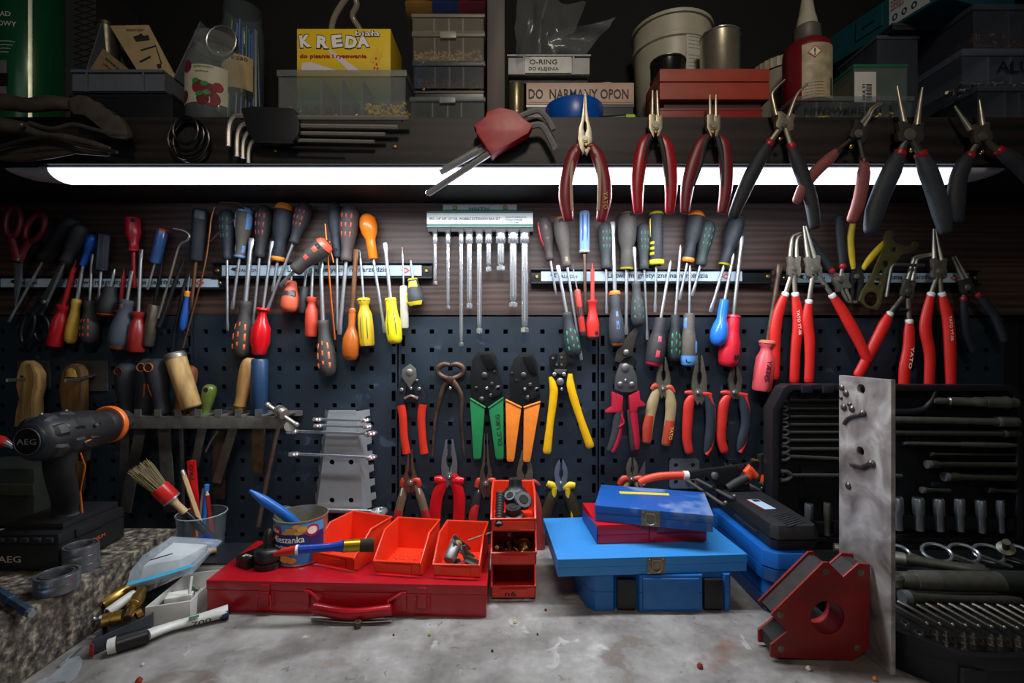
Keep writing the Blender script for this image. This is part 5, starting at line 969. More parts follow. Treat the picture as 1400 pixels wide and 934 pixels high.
obj('barrel', MB().lathe(a-X*.03, b-X*.016, [(0,rr_*.8),(.05,rr_),(1,rr_)],14), plast('17181a'), o); obj('green_cap', MB().lathe(b-X*.016, b, [(0,rr_),(.85,rr_),(1,rr_*.6)],14), plast('a8e01e'), o)
# white bucket
c = P(918, 0, -.052); o = thing('white_bucket', 'white plastic bucket with a printed side, behind the small tins', 'bucket', (c.x, c.y, bt)); zt = P(0, 34, -.08).z; R1 = .0735
Hh = zt-bt
obj('bucket_body', MB().lathe((c.x, c.y, bt+.0005), (c.x, c.y, zt), [(0,R1*.84),(.02,R1*.88),(.80,R1*.985),(.81,R1*1.03),(.84,R1*1.03),(.85,R1),(.97,R1),(.975,R1*1.05),(1,R1*1.05)], 40, caps=True), mat('a8a493', .42, 0, .35, 20), o)
cylpatch('label', o, mat('b4b2a8', .5, 0, .2, 40), c, R1*.995, 2, 36, zc(97,-.12), zc(44,-.12), th=.0006); cylpatch('blue_band', o, mat('15305c',.4), c, R1*.995, 2, 36, zc(47,-.12), zc(42,-.12), th=.001)
for k in range(9):
    if k != 4: cyltext('przechowywać w chłodnym miejscu', o, mat('33353a',.6,0,0), c, R1*.995, 5, zc(53+5*k,-.12), .0022, .030, name='small_lettering', lift=.0012)
# red cases
x0, x1, y0, y1, z0, z1 = frontbox(902, 147, 1042, None, -.216, .085)
o = thing('red_case', 'lower flat red case on the shelf, shaded by the bigger one above', 'case', ((x0+x1)/2, -.13, z0)); rp_ = mat('8a1f1c', .45, 0, .3, 30)
obj('case_body', MB().box(((x0+x1)/2, (y0+y1)/2, (z0+z1)/2), (x1-x0, y1-y0, z1-z0), ch=.003), rp_, o); obj('seam', MB().box(((x0+x1)/2, (y0+y1)/2, z0+(z1-z0)*.72), (x1-x0+.0012, y1-y0+.001, .001)), mat('3a0f0e'), o)
zl = P(0, 96, -.21).z; zm = P(0, 114.5, -.21).z; xr = P(1050, 0, -.21).x; zq = z1+.0004; zbot = P(0, 139, -.21).z
o = thing('red_case', 'upper brick red plastic case carrying two small tins', 'case', ((x0+xr)/2, -.13, zq)); rp2 = mat('a03a26', .5, 0, .4, 30)
obj('lower_half', MB().box(((x0+xr)/2, (y0+y1)/2, (zbot+zm)/2), (xr-x0, y1-y0, zm-zbot-.0012), ch=.003), rp2, o); obj('upper_half', MB().box(((x0+xr)/2, (y0+y1)/2, (zm+zl)/2), (xr-x0, y1-y0, zl-zm-.0008), ch=.003), rp2, o)
obj('foot', MB().box(((x0+xr)/2, (y0+y1)/2, (zq+zbot)/2), (xr-x0-.02, y1-y0-.02, zbot-zq)), mat('2a1512'), o)  # added dark spacer for the shadowy gap between the two red cases
c = P(984, 0, -.17); R = .032; zt = P(0, 46, -.18).z; o = thing('tin_can', 'shiny open tin can standing on the brick red case', 'can', (c.x, c.y, zl)); obj('can', MB().lathe((c.x, c.y, zl+.0004), (c.x, c.y, zt), [(0,R),(.02,R*1.03),(.04,R),(.96,R),(.975,R*1.04),(1,R*1.02)], 32), steel('b8b29c', .2), o); obj('rim_ring', MB().tube([(c.x+R*1.01*math.cos(k*.3927), c.y+R*1.01*math.sin(k*.3927), zt) for k in range(16)], .0013, 6, smooth=1, closed=True), chrome(), o)
c = P(913, 0, -.17); R = .029; zt = P(0, 82, -.18).z; o = thing('black_can', 'short black tin left of the shiny can on the brick red case', 'can', (c.x, c.y, zl)); obj('can', MB().lathe((c.x, c.y, zl+.0004), (c.x, c.y, zt), [(0,R),(.05,R*1.03),(.1,R),(.88,R),(.92,R*1.04),(1,R*1.02)], 28), mat('1d1d1c', .22, .3), o); obj('rim_ring', MB().tube([(c.x+R*1.01*math.cos(k*.3927), c.y+R*1.01*math.sin(k*.3927), zt) for k in range(16)], .0012, 6, smooth=1, closed=True), steel('77766c'), o)
# ribbed tub
c = P(1072, 0, -.045); R = .060; zt = P(0, 72, -.10).z; o = thing('ribbed_tub', 'grey-white tub with a ribbed rim behind the red bottle', 'tub', (c.x, c.y, bt)); obj('tub_body', MB().lathe((c.x, c.y, bt+.0005), (c.x, c.y, zt-.02), [(0,R*.88),(1,R*.97)], 36), mat('8f8a7c', .5, 0, .3), o); obj('lid', MB().lathe((c.x, c.y, zt-.02), (c.x, c.y, zt), [(0,R*1.03),(.9,R*1.03),(1,R*.97)], 72, lobes=36, depth=.015), mat('a39c86', .5, 0, .3), o)
# organizer with handwriting + red bottle on it
e = frontbox(1085, 131, 1251, None, -.215, .095); organizer('clear organizer lettered by hand under the red bottle, yellow bits inside', e, (.2,.4,.6,.8), [(0,.2,br,.006,30,'bolt',.01,.0014),(.2,.5,yel,.008,24,'plug',.012,.002),(.7,.9,yel,.008,14,'plug',.012,.002)], words=('NITOWKRĘTKI', .09, .72, .14, .013), lidh=.008, latch=False, tint='7f8a92')
zo_ = e[5]+.0004; c = P(1103, 0, -.165); R = .0375; s_ = .80/F
zt = P(0, 48, -.18).z; o = thing('red_bottle', 'dark red threadlocker bottle with a warning label and pale nozzle', 'bottle', (c.x, c.y, zo_)); rb = mat('6c0f1c', .35, 0, .25, 30); Hb = zt-zo_
obj('bottle_body', MB().lathe((c.x, c.y, zo_), (c.x, c.y, zt), [(0,R*.9),(.03,R),(.80,R),(.88,R*.94),(.94,R*.72),(.97,R*.5),(1,R*.46)], 32), rb, o)
cylpatch('label', o, mat('b5a988', .5, 0, .45, 60, dark='2a2620'), c, R, -42, 46, zo_+.004, zo_+Hb*.79, th=.0006)
zz = zo_+Hb*.66; ax = -14
for rr_, cc_, tt in ((.0105,'a81c28',.0012),(.0082,'d6cfb8',.0018)):
    mb = MB(); mb.add([(c.x+(R+tt)*math.sin(math.radians(ax)+dx/R), c.y-(R+tt)*math.cos(math.radians(ax)+dx/R), zz+dz) for dx, dz in ((-rr_,0),(0,-rr_),(rr_,0),(0,rr_))], [(0,1,2,3)]); obj('warning_diamond', mb, mat(cc_, .5, 0, 0), o)
cyltext('!', o, mat('17171a',.5,0,0), c, R, ax-2, zz-.006, .012, .0024, lift=.0024)
for k in range(10): cylpatch('barcode_bar', o, mat('26241f',.5,0,0), c, R, 28, 40, zo_+.010+.003*k, zo_+.0115+.003*k, th=.0010, n=4)
for k in range(5): cyltext('UWAGA drażniący', o, mat('3a362e',.5,0,0), c, R, -38, zo_+.008+.005*k, .0022, .030, name='small_lettering', lift=.0012)
obj('collar', MB().lathe((c.x, c.y, zt-.004), (c.x, c.y, P(0,30,-.18).z), [(0,.020),(.1,.0215),(.9,.020),(1,.0175)], 24, lobes=24, depth=.03), mat('55504a', .5), o)
obj('nozzle', MB().lathe((c.x, c.y, P(0,30,-.18).z), (c.x, c.y, P(0,-12,-.18).z), [(0,.0172),(.25,.015),(.45,.0125),(1,.008)], 20), mat('aaa797', .45, 0, .4, 40), o)
# box with green lid and barcode
x0, x1, y0, y1, z0, z1 = frontbox(1167, 88, 1240, 129, -.19, .075, zo_)
o = thing('clear_box', 'small clear box with green lid and a barcode label', 'box', ((x0+x1)/2, -.13, z0)); obj('box', shell(x0, x1, y0, y1, z0, z1-.005), clearp('6c7c78', .4, .2), o); obj('lid', MB().box(((x0+x1)/2, (y0+y1)/2, z1-.0025), (x1-x0+.002, y1-y0+.002, .005), ch=.001), clearp('2f7a5c', .7, .2), o)
lx0, lx1 = x0+.001, x0+.037; lz0, lz1 = z0+.001, z0+(z1-z0)*.80; obj('label', MB().box(((lx0+lx1)/2, y0-.0006, (lz0+lz1)/2), (lx1-lx0, .0008, lz1-lz0)), mat('c9c9c4', .5), o)
for k in range(12): obj('barcode_bar', MB().box((lx0+.024, y0-.0013, lz0+.003+.0024*k), (.009, .0004, .0008+.0004*(k % 3))), mat('1c1c1e',.5,0,0), o)
text('MULTI', o, mat('1c1c1e',.5,0,0), (lx0+.018, y0-.0013, lz0+.004), Z, -X, width=.026, height=.005)
obj('yellow_insert', MB().box((x0+.010, y0+.06, (z0+z1)/2-.004), (.004, .1, (z1-z0)*.6)), plast('c98a1e'), o)
for k in range(3): cc_ = Vector((x0+.046+.011*k, y0+.02, z0+.018)); obj('copper_ring', MB().tube([cc_+Vector((.010*math.cos(q*.52), 0, .014*math.sin(q*.52))) for q in range(12)], .0012, 6, smooth=1, closed=True), cop, o)
# stacked organizers at the right end
mt = 'a4acb8'
e = frontbox(1336, 116, 1470, None, -.205, .15); organizer('lowest clear organizer at the right end of the shelf', e, (.3,.45,.6,.75), [(0,1,zs,.006,120,'bolt',.012,.0015)], tint='66727c', latch=False)
zz = e[5]+.0004; e2b = (P(1315,0,-.207).x, P(1470,0,-.207).x, -.207, -.05, zz, P(0,66,-.207).z)
organizer('middle clear organizer at the right end with handwritten letters', e2b, (.25,.45,.65), [(0,1,zs,.006,120,'bolt',.012,.0015)], tint='79869a', words=('ALU', .30, .62, .30, .020), lidh=.012, latch=False)
zz = e2b[5]+.0004; e3 = (P(1330,0,-.20).x, P(1500,0,-.20).x, -.20, -.02, zz, P(0,5,-.2).z)
organizer('large smoky organizer full of coppery screws at the right end', e3, (.3,.5,.7), [(0,1,cop,.030,500,'bolt',.014,.0016)], tint='565c68', lidh=.010, latch=False, alpha=.24)
xl_, xr_ = P(1264,0,-.10).x, P(1325,0,-.13).x
o = thing('long_clear_box', 'smoky box standing behind the barcode box, left of the right-hand organizers', 'box', (xl_, -.08, bt)); zc_ = P(0,60,-.1).z
xl_ = .66
obj('box', MB().box(((xl_+.735)/2, -.075, (bt+zc_)/2), (.735-xl_, .10, zc_-bt-.001), ch=.003), clearp('3d444e', .75, .3), o); obj('lid', MB().box(((xl_+.735)/2, -.075, zc_-.004), (.735-xl_+.004, .104, .007), ch=.002), clearp('4d5562', .8, .3), o)
# turquoise case on top of it
A = Vector((.655, -.005, 0)); B = Vector((.709, -.205, 0)); dd = (B-A); nn = Vector((-dd.y, dd.x, 0)).normalized(); nn = nn if nn.x > 0 else -nn; zlo = EYE+.567; zhi = EYE+.626
zlo2 = zc_+.0005; tq = mat('124a58', .45, 0, .3, 30)
o = thing('turquoise_case', 'dark turquoise long case with a label sticker, high at right on the shelf', 'case', ((A+B)/2+Vector((0,0,zlo))))
W = nn*.17; obj('case_body', MB().hexa([A+Z*zlo, B+Z*zlo, B+W+Z*zlo, A+W+Z*zlo], [A+Z*zhi, B+Z*zhi, B+W+Z*zhi, A+W+Z*zhi]), tq, o, bevel=.002)
u = dd.normalized(); out = -nn
def onf(t0, t1, z0_, z1_, off, th, name, m): 
    p = A+dd*t0+out*off; q = A+dd*t1+out*off; return obj(name, MB().plate([[p+Z*z0_, q+Z*z0_, q+Z*z1_, p+Z*z1_]], out*th), m, o)
onf(.28,.52,zlo+.016,zhi-.004,0,.003,'latch_plate',tq); onf(.34,.46,zlo+.03,zlo+.034,.003,.001,'slot',mat('0a2a33'))
onf(.58,.90,zlo+.004,zhi-.004,0,.0012,'sticker',mat('a9b0b4',.5))
pth = A+dd*.60+out*.0016
for k, (w_, zz) in enumerate(((.04,.044),(.038,.037),(.022,.030))): text('USZCZELKI', o, mat('9c2a1e',.5,0,0), pth+Z*(zlo+zz), u, Z, width=w_, height=.005)
text('0 0 0', o, mat('1b3550',.5,0,0), A+dd*.61+out*.0016+Z*(zlo+.010), u, Z, width=.042, height=.012)
e = (.675, .80, -.20, -.04, 0, 0)
o = thing('dark_support_box', 'dark box filling the shelf under the turquoise case', 'box', (.73, -.10, zc_)); obj('box', MB().box((.722, -.075, (zc_+zlo)/2), (.09, .13, zlo-zc_-.001)), mat('191c20', .6), o); obj('lid', MB().box((.722, -.075, zlo-.003), (.092, .132, .005)), mat('22262b', .6), o)
# ================= left half of the pegboard =================
YH = -.045; lft = peg_panels[1]; far = peg_panels[0]
# steel slot rack
o = thing('slotted_rack', 'notched steel rack bar holding files and chisels on the left pegboard', 'tool rack', P(280,576,-.03)); st = mat('8a8782',.42,.6,.5,50,dark='4a4743')
a = P(165,569,-.075); b = P(392,586,-.075)
obj('front_bar', MB().box(((a.x+b.x)/2,-.075,(a.z+b.z)/2),(b.x-a.x,.003,a.z-b.z),ch=.0006), st, o)
for k in range(9):
    xx = P(170+27*k,0,-.06).x; obj('tooth', MB().box((xx,-.044,a.z-.001),(.012,.062,.003)).box((xx,-.0755,a.z+.006),(.012,.003,.014)), st, o)
obj('back_bar', MB().box(((a.x+b.x)/2,-.010,a.z-.004),(b.x-a.x,.012,.010)), st, o)
def blade(px0, px1, w0, w1, m, nm='blade', Y=YH, th=.003, parent=None):
    (xa, ya), (xb, yb) = px0, px1; dx, dy = xb-xa, yb-ya; L_ = math.hypot(dx, dy); nx, ny = -dy/L_, dx/L_
    return platepx(nm, [(xa+nx*w0/2,ya+ny*w0/2),(xb+nx*w1/2,yb+ny*w1/2),(xb-nx*w1/2,yb-ny*w1/2),(xa-nx*w0/2,ya-ny*w0/2)], Y, th, m, parent, bevel=.0006)
def htool(label, cat, top, bot, w, m, prof, bl=None, bw=(8,8), bm_=None, name=None, Y=YH, hole=None, collar=None, ferr=None, th=.003, lobes=0, inlay=None, cap=None):
    o = thing(name or cat.replace(' ', '_'), label, cat, P(*bot, Y)); s = (1+Y)/F; R = w/2*s; p = PROF[prof]; A = P(*bot, Y); B = P(*top, Y)
    obj('handle', MB().lathe(A, B, [(t, R*q) for t, q in p], 20, lobes=lobes, depth=.05), m, o, ang=50)
    if cap: obj('end_cap', MB().lathe(A, B, [(t, R*q) for t, q in sub(p, .90, 1, 1.05)], 20), cap, o)
    if ferr: obj('ferrule', MB().lathe(A, A+(B-A)*.12, [(0, R*.72), (.1, R*.78), (1, R*.78)], 18), ferr, o)
    if inlay:
        mb = MB()
        for q in inlay[1]: patch(mb, A, B, p, R, *q)
        obj('grip_inlay', mb, plast(inlay[0]), o)
    if hole:
        rr_ = pr_at(p, .86)*R; c = A+(B-A)*.86+Vector((0,-rr_*.8,0)); obj('hanging_hole', MB().lathe(c, c+Vector((0,-rr_*.25,0)), [(0,R*.34),(1,R*.34)], 12), mat('060606', .8, 0, 0), o)
        if hole != 1: c2 = A+(B-A)*.86; obj('hole_rim', MB().tube([c2+Vector((R*.40*math.cos(k*.52),-rr_*1.02,R*.40*math.sin(k*.52))) for k in range(12)], .0012, 6, smooth=1, closed=True), plast(hole), o)
    if bl: blade(bot, bl, *bw, bm_ or mat('6a6762',.5,.6,.6,40,dark='33312f'), Y=Y, th=th, parent=o)
    return o
wd = lambda: wood('c09a62', '7a5a34'); rbk = rubber('20242b')
htool('file with plain dark rubber handle at the left end of the notched rack','file',(172,497),(172,568),26,rbk,'slimup',(168,700),(12,11),hole='5a2c14')
htool('left one of two dark files with orange-rimmed hang holes','file',(204,491),(196,567),27,rbk,'slimup',(171,700),(15,15),hole='c2621e',inlay=('b0501c',[(.3,.62,20,34)]),Y=-.054)
htool('right one of two dark files with orange-rimmed hang holes','file',(212,491),(223,567),29,rbk,'slimup',(232,700),(17,17),hole='c2621e',inlay=('b0501c',[(.3,.62,-34,-20)]),Y=-.062)
htool('rasp with a dark orange-brown wooden handle behind the tilted pale wooden one','rasp',(258,500),(247,566),25,wood('8c4a1c','4a2410'),'slimup',(251,700),(5,3))
htool('chisel with pale wooden handle and steel ring, tilted over the rack','chisel',(238,483),(262,558),26,wood('c8a468','8a6a3c'),'straight',(267,575),(10,7),cap=steel('9a948a',.35),ferr=steel('8a8478',.35),Y=-.066,lobes=0)
htool('file with dirty clear olive green handle','file',(288,526),(279,571),18,plast('5c6a2c',.3),'slimup',(266,640),(12,10),hole=1)
htool('tilted pale wooden handled chisel, left of the blue handled one','chisel',(343,490),(326,563),22,wood('b88a52','7a5630'),'slimup',(296,660),(12,12),ferr=mat('a8823c',.35,.9,.3),bm_=dsteel('6b655c',.4))
htool('chisel with dark blue handle and stained wide blade','chisel',(355,491),(354,568),22,mat('1f3c5e',.4,0,.3),'straight',(353,648),(17,16),bm_=mat('6a5234',.5,.6,.8,40,dark='2c2118'),th=.006)
o = thing('square_blade','broad dark scraper blade hanging behind the rack, left part','blade',P(300,600,-.03)); blade((299,590),(300,682),16,16,mat('4a3c2a',.6,.4,.8,40),parent=o,Y=-.028)
rod([(380,586),(366,650),(353,720)],6,dsteel('7a655c',.45),'steel_rod','long rusty round rod hanging from the right end of the notched rack','rod',-.050)
rod([(297,590),(288,604),(281,618)],3,steel('8a8478'),'hook_rod','short bent bright hook hanging under the rack','hook',-.05)
o = thing('needle_file','thin needle file hanging below the rack above the pencils','file',P(251,590,-.03)); blade((250,588),(252,690),3.4,2,dsteel('57534c'),parent=o,Y=-.036)
# clamp screw at the right end of the rack
o = thing('clamp_screw','small steel wing screw with crossbar on the right end of the rack','screw clamp',P(384,566,-.085)); s = .915/F
obj('crossbar', MB().tube([P(366,554,-.085),P(405,581,-.085)],3.2*s,10), steel('a5a098',.35), o)
for q in ((366,554),(405,581)): obj('knob', MB().ball(P(*q,-.085), 4.2*s), steel('a5a098',.35), o)
A = P(381,562,-.076); B = P(388,568,-.098)
obj('wheel', MB().lathe(P(380,560,-.080),P(389,567,-.090),[(0,7*s),(.3,8*s),(.35,5*s),(.6,5*s),(.65,8*s),(1,7*s)],18), steel('a5a098',.35), o)
obj('washer', MB().lathe(P(396,583,-.080),P(396,583,-.088),[(0,8*s),(1,7*s)],18), steel('b0aca4',.3), o)
# hooks with wooden brushes at far left
for (x0, y0, x1, y1, lab) in ((23,493,68,533,'clear plastic hook plate with rods behind the wooden brush, far left'),(104,493,147,535,'dull metal hook plate behind the second wooden brush')):
    o = thing('hook_plate', lab, 'hook plate', P((x0+x1)/2,y1,0)); q = quad_plate(x0,y0,x1,y1,-.004,.003)
    obj('plate', q, mat('5a5852',.35,.5,.3), o, bevel=.0012)
    yy = 517
    for k in (0, 1): obj('hook_rod', MB().tube([P((x0+x1)/2+4*k,yy-6+2*k,-.004),P((x0+x1)/2-16,yy+1+2*k,-.05),P((x0+x1)/2-36,yy+2+2*k,-.11-.01*k)],.0018,8,smooth=1), steel('7d7a74',.35), o)
def paddle(label, pts, Y, m, th, name='wooden_scraper', hole=None):
    o = thing(name, label, 'wooden tool', P(*pts[-1], Y)); platepx('handle', pts, Y, th, m, o, holes=[hole] if hole else (), bevel=.003); return o
o = paddle('pale wooden brush handle with a round hole, far left above the drill', [(30,512),(36,496),(41,493),(50,499),(57,511),(57,530),(53,545),(55,575),(50,582),(26,582),(29,560),(33,545),(29,528)], -.030, wood('a8854f','6b5028'), .020, hole=(36,517,4))
obj('edge_facet', MB().tube([P(x,y,-.041) for x,y in ((42,496),(47,512),(46,530),(43,550),(45,578))],.0022,6), wood('8a6a3c','5a4222'), o)
o = paddle('darker wooden handle with rough yellowed top, second from the left above the drill', [(86,530),(90,508),(96,500),(104,497),(112,500),(116,508),(117,556),(114,620),(112,670),(104,684),(102,640),(90,560)], -.030, wood('6b4a24','3a2814'), .018)
obj('worn_top', MB().lathe(P(102,515,-.031),P(102,498,-.031),[(0,.0165),(.5,.015),(1,.007)],16,flat=.7), mat('a8822f',.6,0,.6,120,bump=.5), o)
# ---- wrench bracket ----
o = thing('wrench_bracket','galvanised sheet bracket flaring downward with notched edges, holding spanners','wrench holder',P(460,698,-.01)); gv = mat('b4b8bb',.38,.55,.4,12,dark='6f7478',bump=.03)
def bil(px, py, Y): return P(px, py, Y)
rows = [(562,449,487,447,489),(590,446,489,441,492),(624,442,491,434,495),(660,438,494,427,499),(698,433,497,424,503)]
hs = [((452,632),(457,637)),((478,632),(483,637)),((452,681),(457,686)),((477,681),(482,686))]
fr_ = []
platepx('face_plate', [(449,562),(487,562),(489,590),(491,624),(494,660),(497,698),(433,698),(438,660),(442,624),(446,590)], -.036, .0016, gv, o,
        holes=[(454,632,3.6),(480,632,3.6),(454,684,3.6),(480,684,3.6)], bevel=0)
for sg, f, e in ((-1, 1, 3), (1, 2, 4)):
    pts = []; inner = [(r[f], r[0]) for r in rows]; n = 14
    def xin(y): 
        for a_, b_ in zip(rows, rows[1:]):
            if a_[0] <= y <= b_[0]: return a_[f]+(b_[f]-a_[f])*(y-a_[0])/(b_[0]-a_[0])
    for k in range(n):
        y0_ = 562+136*k/n; y1_ = 562+136*(k+1)/n
        d0 = .004 if k % 2 else .014
        pts += [(y0_+.4, d0), (y1_-.4, d0)]
    vs_out = [P(xin(min(max(y,562),698)), min(max(y,562),698), -.036) + Vector((sg*.018*(1 if d > .01 else .62), .030*(1 if d > .01 else .62), 0)) for y, d in pts]
    vs_in = [P(xin(min(max(y,562),698)), min(max(y,562),698), -.036) for y, d in pts]
    mb = MB(); m_ = len(pts); mb.add(vs_in+vs_out, [(i, i+1, m_+i+1, m_+i) for i in range(m_-1)]); obj('notched_flange', mb, gv, o)
obj('top_tab', MB().hexa([P(452,566,-.004),P(484,566,-.004),P(484,566,-.036),P(452,566,-.036)],[P(450,561,-.004),P(486,561,-.004),P(487,562,-.036),P(449,562,-.036)]), gv, o)
def spanner(label, xa, ya, xb, yb, w, h, Y=-.050, ring=True):
    o = thing('spanner', label, 'spanner', P(xa,ya,Y), 'spanners lying across the notched bracket'); s = (1+Y)/F; m = chrome()
    obj('shank', MB().tube([P(xa+h,ya,Y),P(xb-h,yb,Y)],w*s/2,8,flat=.6,smooth=1), m, o)
    for x, y, sg in ((xa,ya,1),(xb,yb,-1)):
        if sg > 0 or not ring:
            c = P(x+sg*h/2,y,Y); obj('open_jaw', MB().tube([c+Vector((-sg*h*.5*s,-.006,.001)),c+Vector((sg*h*.15*s,-.005,0)),c+Vector((sg*h*.4*s,0,0)),c+Vector((sg*h*.15*s,.005,0)),c+Vector((-sg*h*.5*s,.006,-.001))],w*s*.75,8,smooth=3), m, o)
        else:
            c = P(x+sg*h/2,y,Y); obj('ring_end', MB().tube([c+Vector((h*.5*s*math.cos(k*.785),h*.5*s*math.sin(k*.785),.001*math.cos(k*.785))) for k in range(8)],w*s*.7,8,smooth=2,closed=True), m, o)
spanner('uppermost of the four thin spanners across the notched bracket',430,573.5,504,575,3.4,9)
spanner('second spanner from the top on the notched bracket',431,582,507,583.5,3.4,9)
spanner('third spanner from the top on the notched bracket, with a thicker round left end',394,590,513,593,4.2,12)
spanner('fourth spanner down, alone in the middle of the notched bracket',397,621,513,625.5,4,11)
spanner('lowest big spanner at the foot of the notched bracket, behind the nut tin',380,697,526,700,6,16,Y=-.056)
# small bolt hanging by big dashed handle
# ================= on the granite =================
GZ = BZ+.0846
o = thing('cordless_drill','black cordless drill with orange ring and battery standing on the granite','drill',(-.70,-.24,GZ)); bp = mat('17181a',.45,0,.3,120,bump=.1); og = plast('d9661a')
A = P(42,603,-.335); B = P(120,588,-.245); C_ = P(150,580,-.205); D_ = P(172,574,-.165)
ax = (B-A).normalized(); R = .031
obj('motor_housing', MB().lathe(A, B+ax*.02, [(0,R*.80),(.05,R*.95),(.16,R*1.02),(.3,R*1.06),(.5,R*1.0),(.62,R*1.03),(.8,R*.98),(1,R*.88)], 28, lobes=7, depth=.015), bp, o)
obj('rear_cap', MB().lathe(A-ax*.004, A+ax*.010, [(0,R*.62),(.2,R*.78),(1,R*.93)], 28), mat('20262e',.35,0,.2), o)
obj('rear_badge', MB().lathe(A-ax*.0055, A-ax*.003, [(0,R*.56),(.4,R*.60),(1,R*.60)], 28), mat('0f1012',.3,0,.1), o)
obj('badge_ring', MB().tube([(A-ax*.0052)+frame(ax)[0]*(R*.58*math.cos(k*.3142))+frame(ax)[1]*(R*.58*math.sin(k*.3142)) for k in range(20)], .0007, 6, smooth=1, closed=True), mat('5c6066',.35,.5), o)
ur = Vector((ax.y, -ax.x, 0)).normalized(); ur = ur if ur.x > 0 else -ur
text('AEG', o, mat('8a8d90',.4,.4,0), A-ax*.0062-ur*.013-Z*.004, ur, Z, width=.027, height=.0078)
HP = [(0,.95),(.16,1.02),(.3,1.06),(.5,1.0),(.62,1.03),(.8,.98),(1,.88)]
for k, (t0_, t1_, a0_, a1_, kk) in enumerate(((.05,.30,-62,-20,1.10),(.05,.30,-8,34,1.10),(.05,.30,44,86,1.10),(.05,.30,96,150,1.10),(.34,.60,-75,-28,1.12),(.34,.68,-20,22,1.09),(.34,.60,30,78,1.12),(.64,.92,-80,-34,1.10),(.70,.95,28,80,1.10),(.34,.60,86,140,1.10),(.64,.92,90,140,1.09))):
    obj('housing_panel', patch(MB(), A, B, HP, R, t0_, t1_, a0_, a1_, kk, 4), rubber('1b1c1f') if k % 2 else mat('1f2023',.38,0,.3,90), o, ang=30)
for k, (t, a_) in enumerate(((.25,60),(.55,110),(.3,-20),(.75,70),(.62,-5))):
    e1, e2 = frame(ax); n_ = e1*math.cos(math.radians(a_))+e2*math.sin(math.radians(a_)); c = A+(B-A)*t+n_*R*1.09; obj('housing_screw', MB().lathe(c, c+n_*.0022, [(0,.003),(1,.0024)], 10), steel('77787a'), o)
e1, e2 = frame(ax)
for k in range(5): c = A+(B-A)*(.30+.13*k)+(e1*.45-e2*.9).normalized()*R*.98; obj('vent_rib', MB().box(c, (.004,.010,.003)), mat('0b0b0c',.5), o)
obj('gear_ring', MB().lathe(B+ax*.015, C_+ax*.0, [(0,R*.80),(.3,R*.86),(.9,R*.84),(1,R*.8)], 24, lobes=12, depth=.02), bp, o)
obj('orange_ring', MB().lathe(C_-ax*.006, C_+ax*.004, [(0,R*.92),(.2,R*.97),(.8,R*.97),(1,R*.90)], 28), og, o)
obj('chuck', MB().lathe(C_+ax*.004, D_, [(0,R*.72),(.2,R*.75),(.5,R*.66),(.8,R*.6),(1,R*.28)], 20, lobes=10, depth=.03), rubber('1c1c1d'), o)
zz = A+(B-A)*.62; obj('orange_line', MB().tube([A+(B-A)*.40+Vector((.028,-.012,-.014)), A+(B-A)*.75+Vector((.030,-.010,-.010)), A+(B-A)*.98+Vector((.028,-.006,-.006))], .0011, 6), og, o)
lb = A+(B-A)*.68+Vector((.0285,-.0135,.003)); text('AEG  CE 18V', o, mat('a8aaac',.5,0,0), lb, ax, Z, width=.034, height=.006, name='rating_label')
hb = Vector((-.705,-.235,GZ+.052)); ht = A+(B-A)*.55
obj('grip', MB().tube([ht+Vector((0,0,-.005)), ht+Vector((-.004,-.004,-.045)), hb+Vector((0,0,.03)), hb], [.024,.020,.020,.026], 18, flat=.8, smooth=4), rubber('191a1c'), o)
obj('trigger', MB().tube([ht+Vector((.004,.03,-.028)), ht+Vector((.002,.032,-.045))], [.008,.007], 10), rubber('0f0f10'), o)
obj('orange_line', MB().tube([ht+Vector((.021,.004,-.028)), ht+Vector((.021,.012,-.050)), hb+Vector((.022,0,.05)), hb+Vector((.022,.004,.012))], .0011, 6, smooth=1), og, o)
bx0, bx1, by0, by1 = -.768, -.664, -.292, -.170
bat = obj('battery_pack', MB().box(((bx0+bx1)/2,(by0+by1)/2,GZ+.028),(bx1-bx0,by1-by0,.055),ch=.008), bp, o); [obj('battery_rib', MB().box((bx0+.02+.018*k_, by0-.0012, GZ+.047),(.010,.004,.006),ch=.001), rubber('202124'), bat) for k_ in range(5)]; obj('battery_clip', MB().box((bx1+.001,(by0+by1)/2-.01,GZ+.046),(.004,.05,.012),ch=.0015), rubber('0d0d0e'), bat); obj('battery_shoe', MB().box(((bx0+bx1)/2,(by0+by1)/2+.006,GZ+.059),(bx1-bx0-.016,by1-by0-.02,.012),ch=.004), bp, o)
obj('seam', MB().box(((bx0+bx1)/2,(by0+by1)/2,GZ+.040),(bx1-bx0+.001,by1-by0+.001,.0012)), mat('050505'), bat)
text('AEG', bat, mat('b9b4a6',.4,.2,0), (-.752,by0-.0006,GZ+.014), X, Z, width=.034, height=.0095)
text('PRO LITHIUM', bat, mat('c2561e',.4,0,0), (bx1+.0006,by0+.03,GZ+.020), Yv, Z, width=.05, height=.006, name='orange_lettering')
# dark bulky thing behind the drill
o = thing('dark_tool_bag','dark green-black tool pouch at the far left behind the drill','tool bag',(-.95,-.07,GZ)); obj('pouch', MB().box((-.945,-.075,GZ+.055),(.16,.10,.11),ch=.02), mat('14180f',.8,0,.4,30), o); obj('strap', MB().box((-.945,-.127,GZ+.07),(.165,.004,.02),ch=.001), mat('1f2014',.8), o)
o = thing('red_tool_end','small red and chrome tool end sticking out at far left behind the drill','tool',P(5,605,-.20)); obj('red_grip', MB().lathe(P(-12,600,-.2),P(10,607,-.2),[(0,.009),(.6,.010),(1,.006)],14), plast('a81c20'), o); obj('chrome_tip', MB().lathe(P(9,606,-.2),P(18,611,-.2),[(0,.006),(1,.004)],12), chrome(), o)
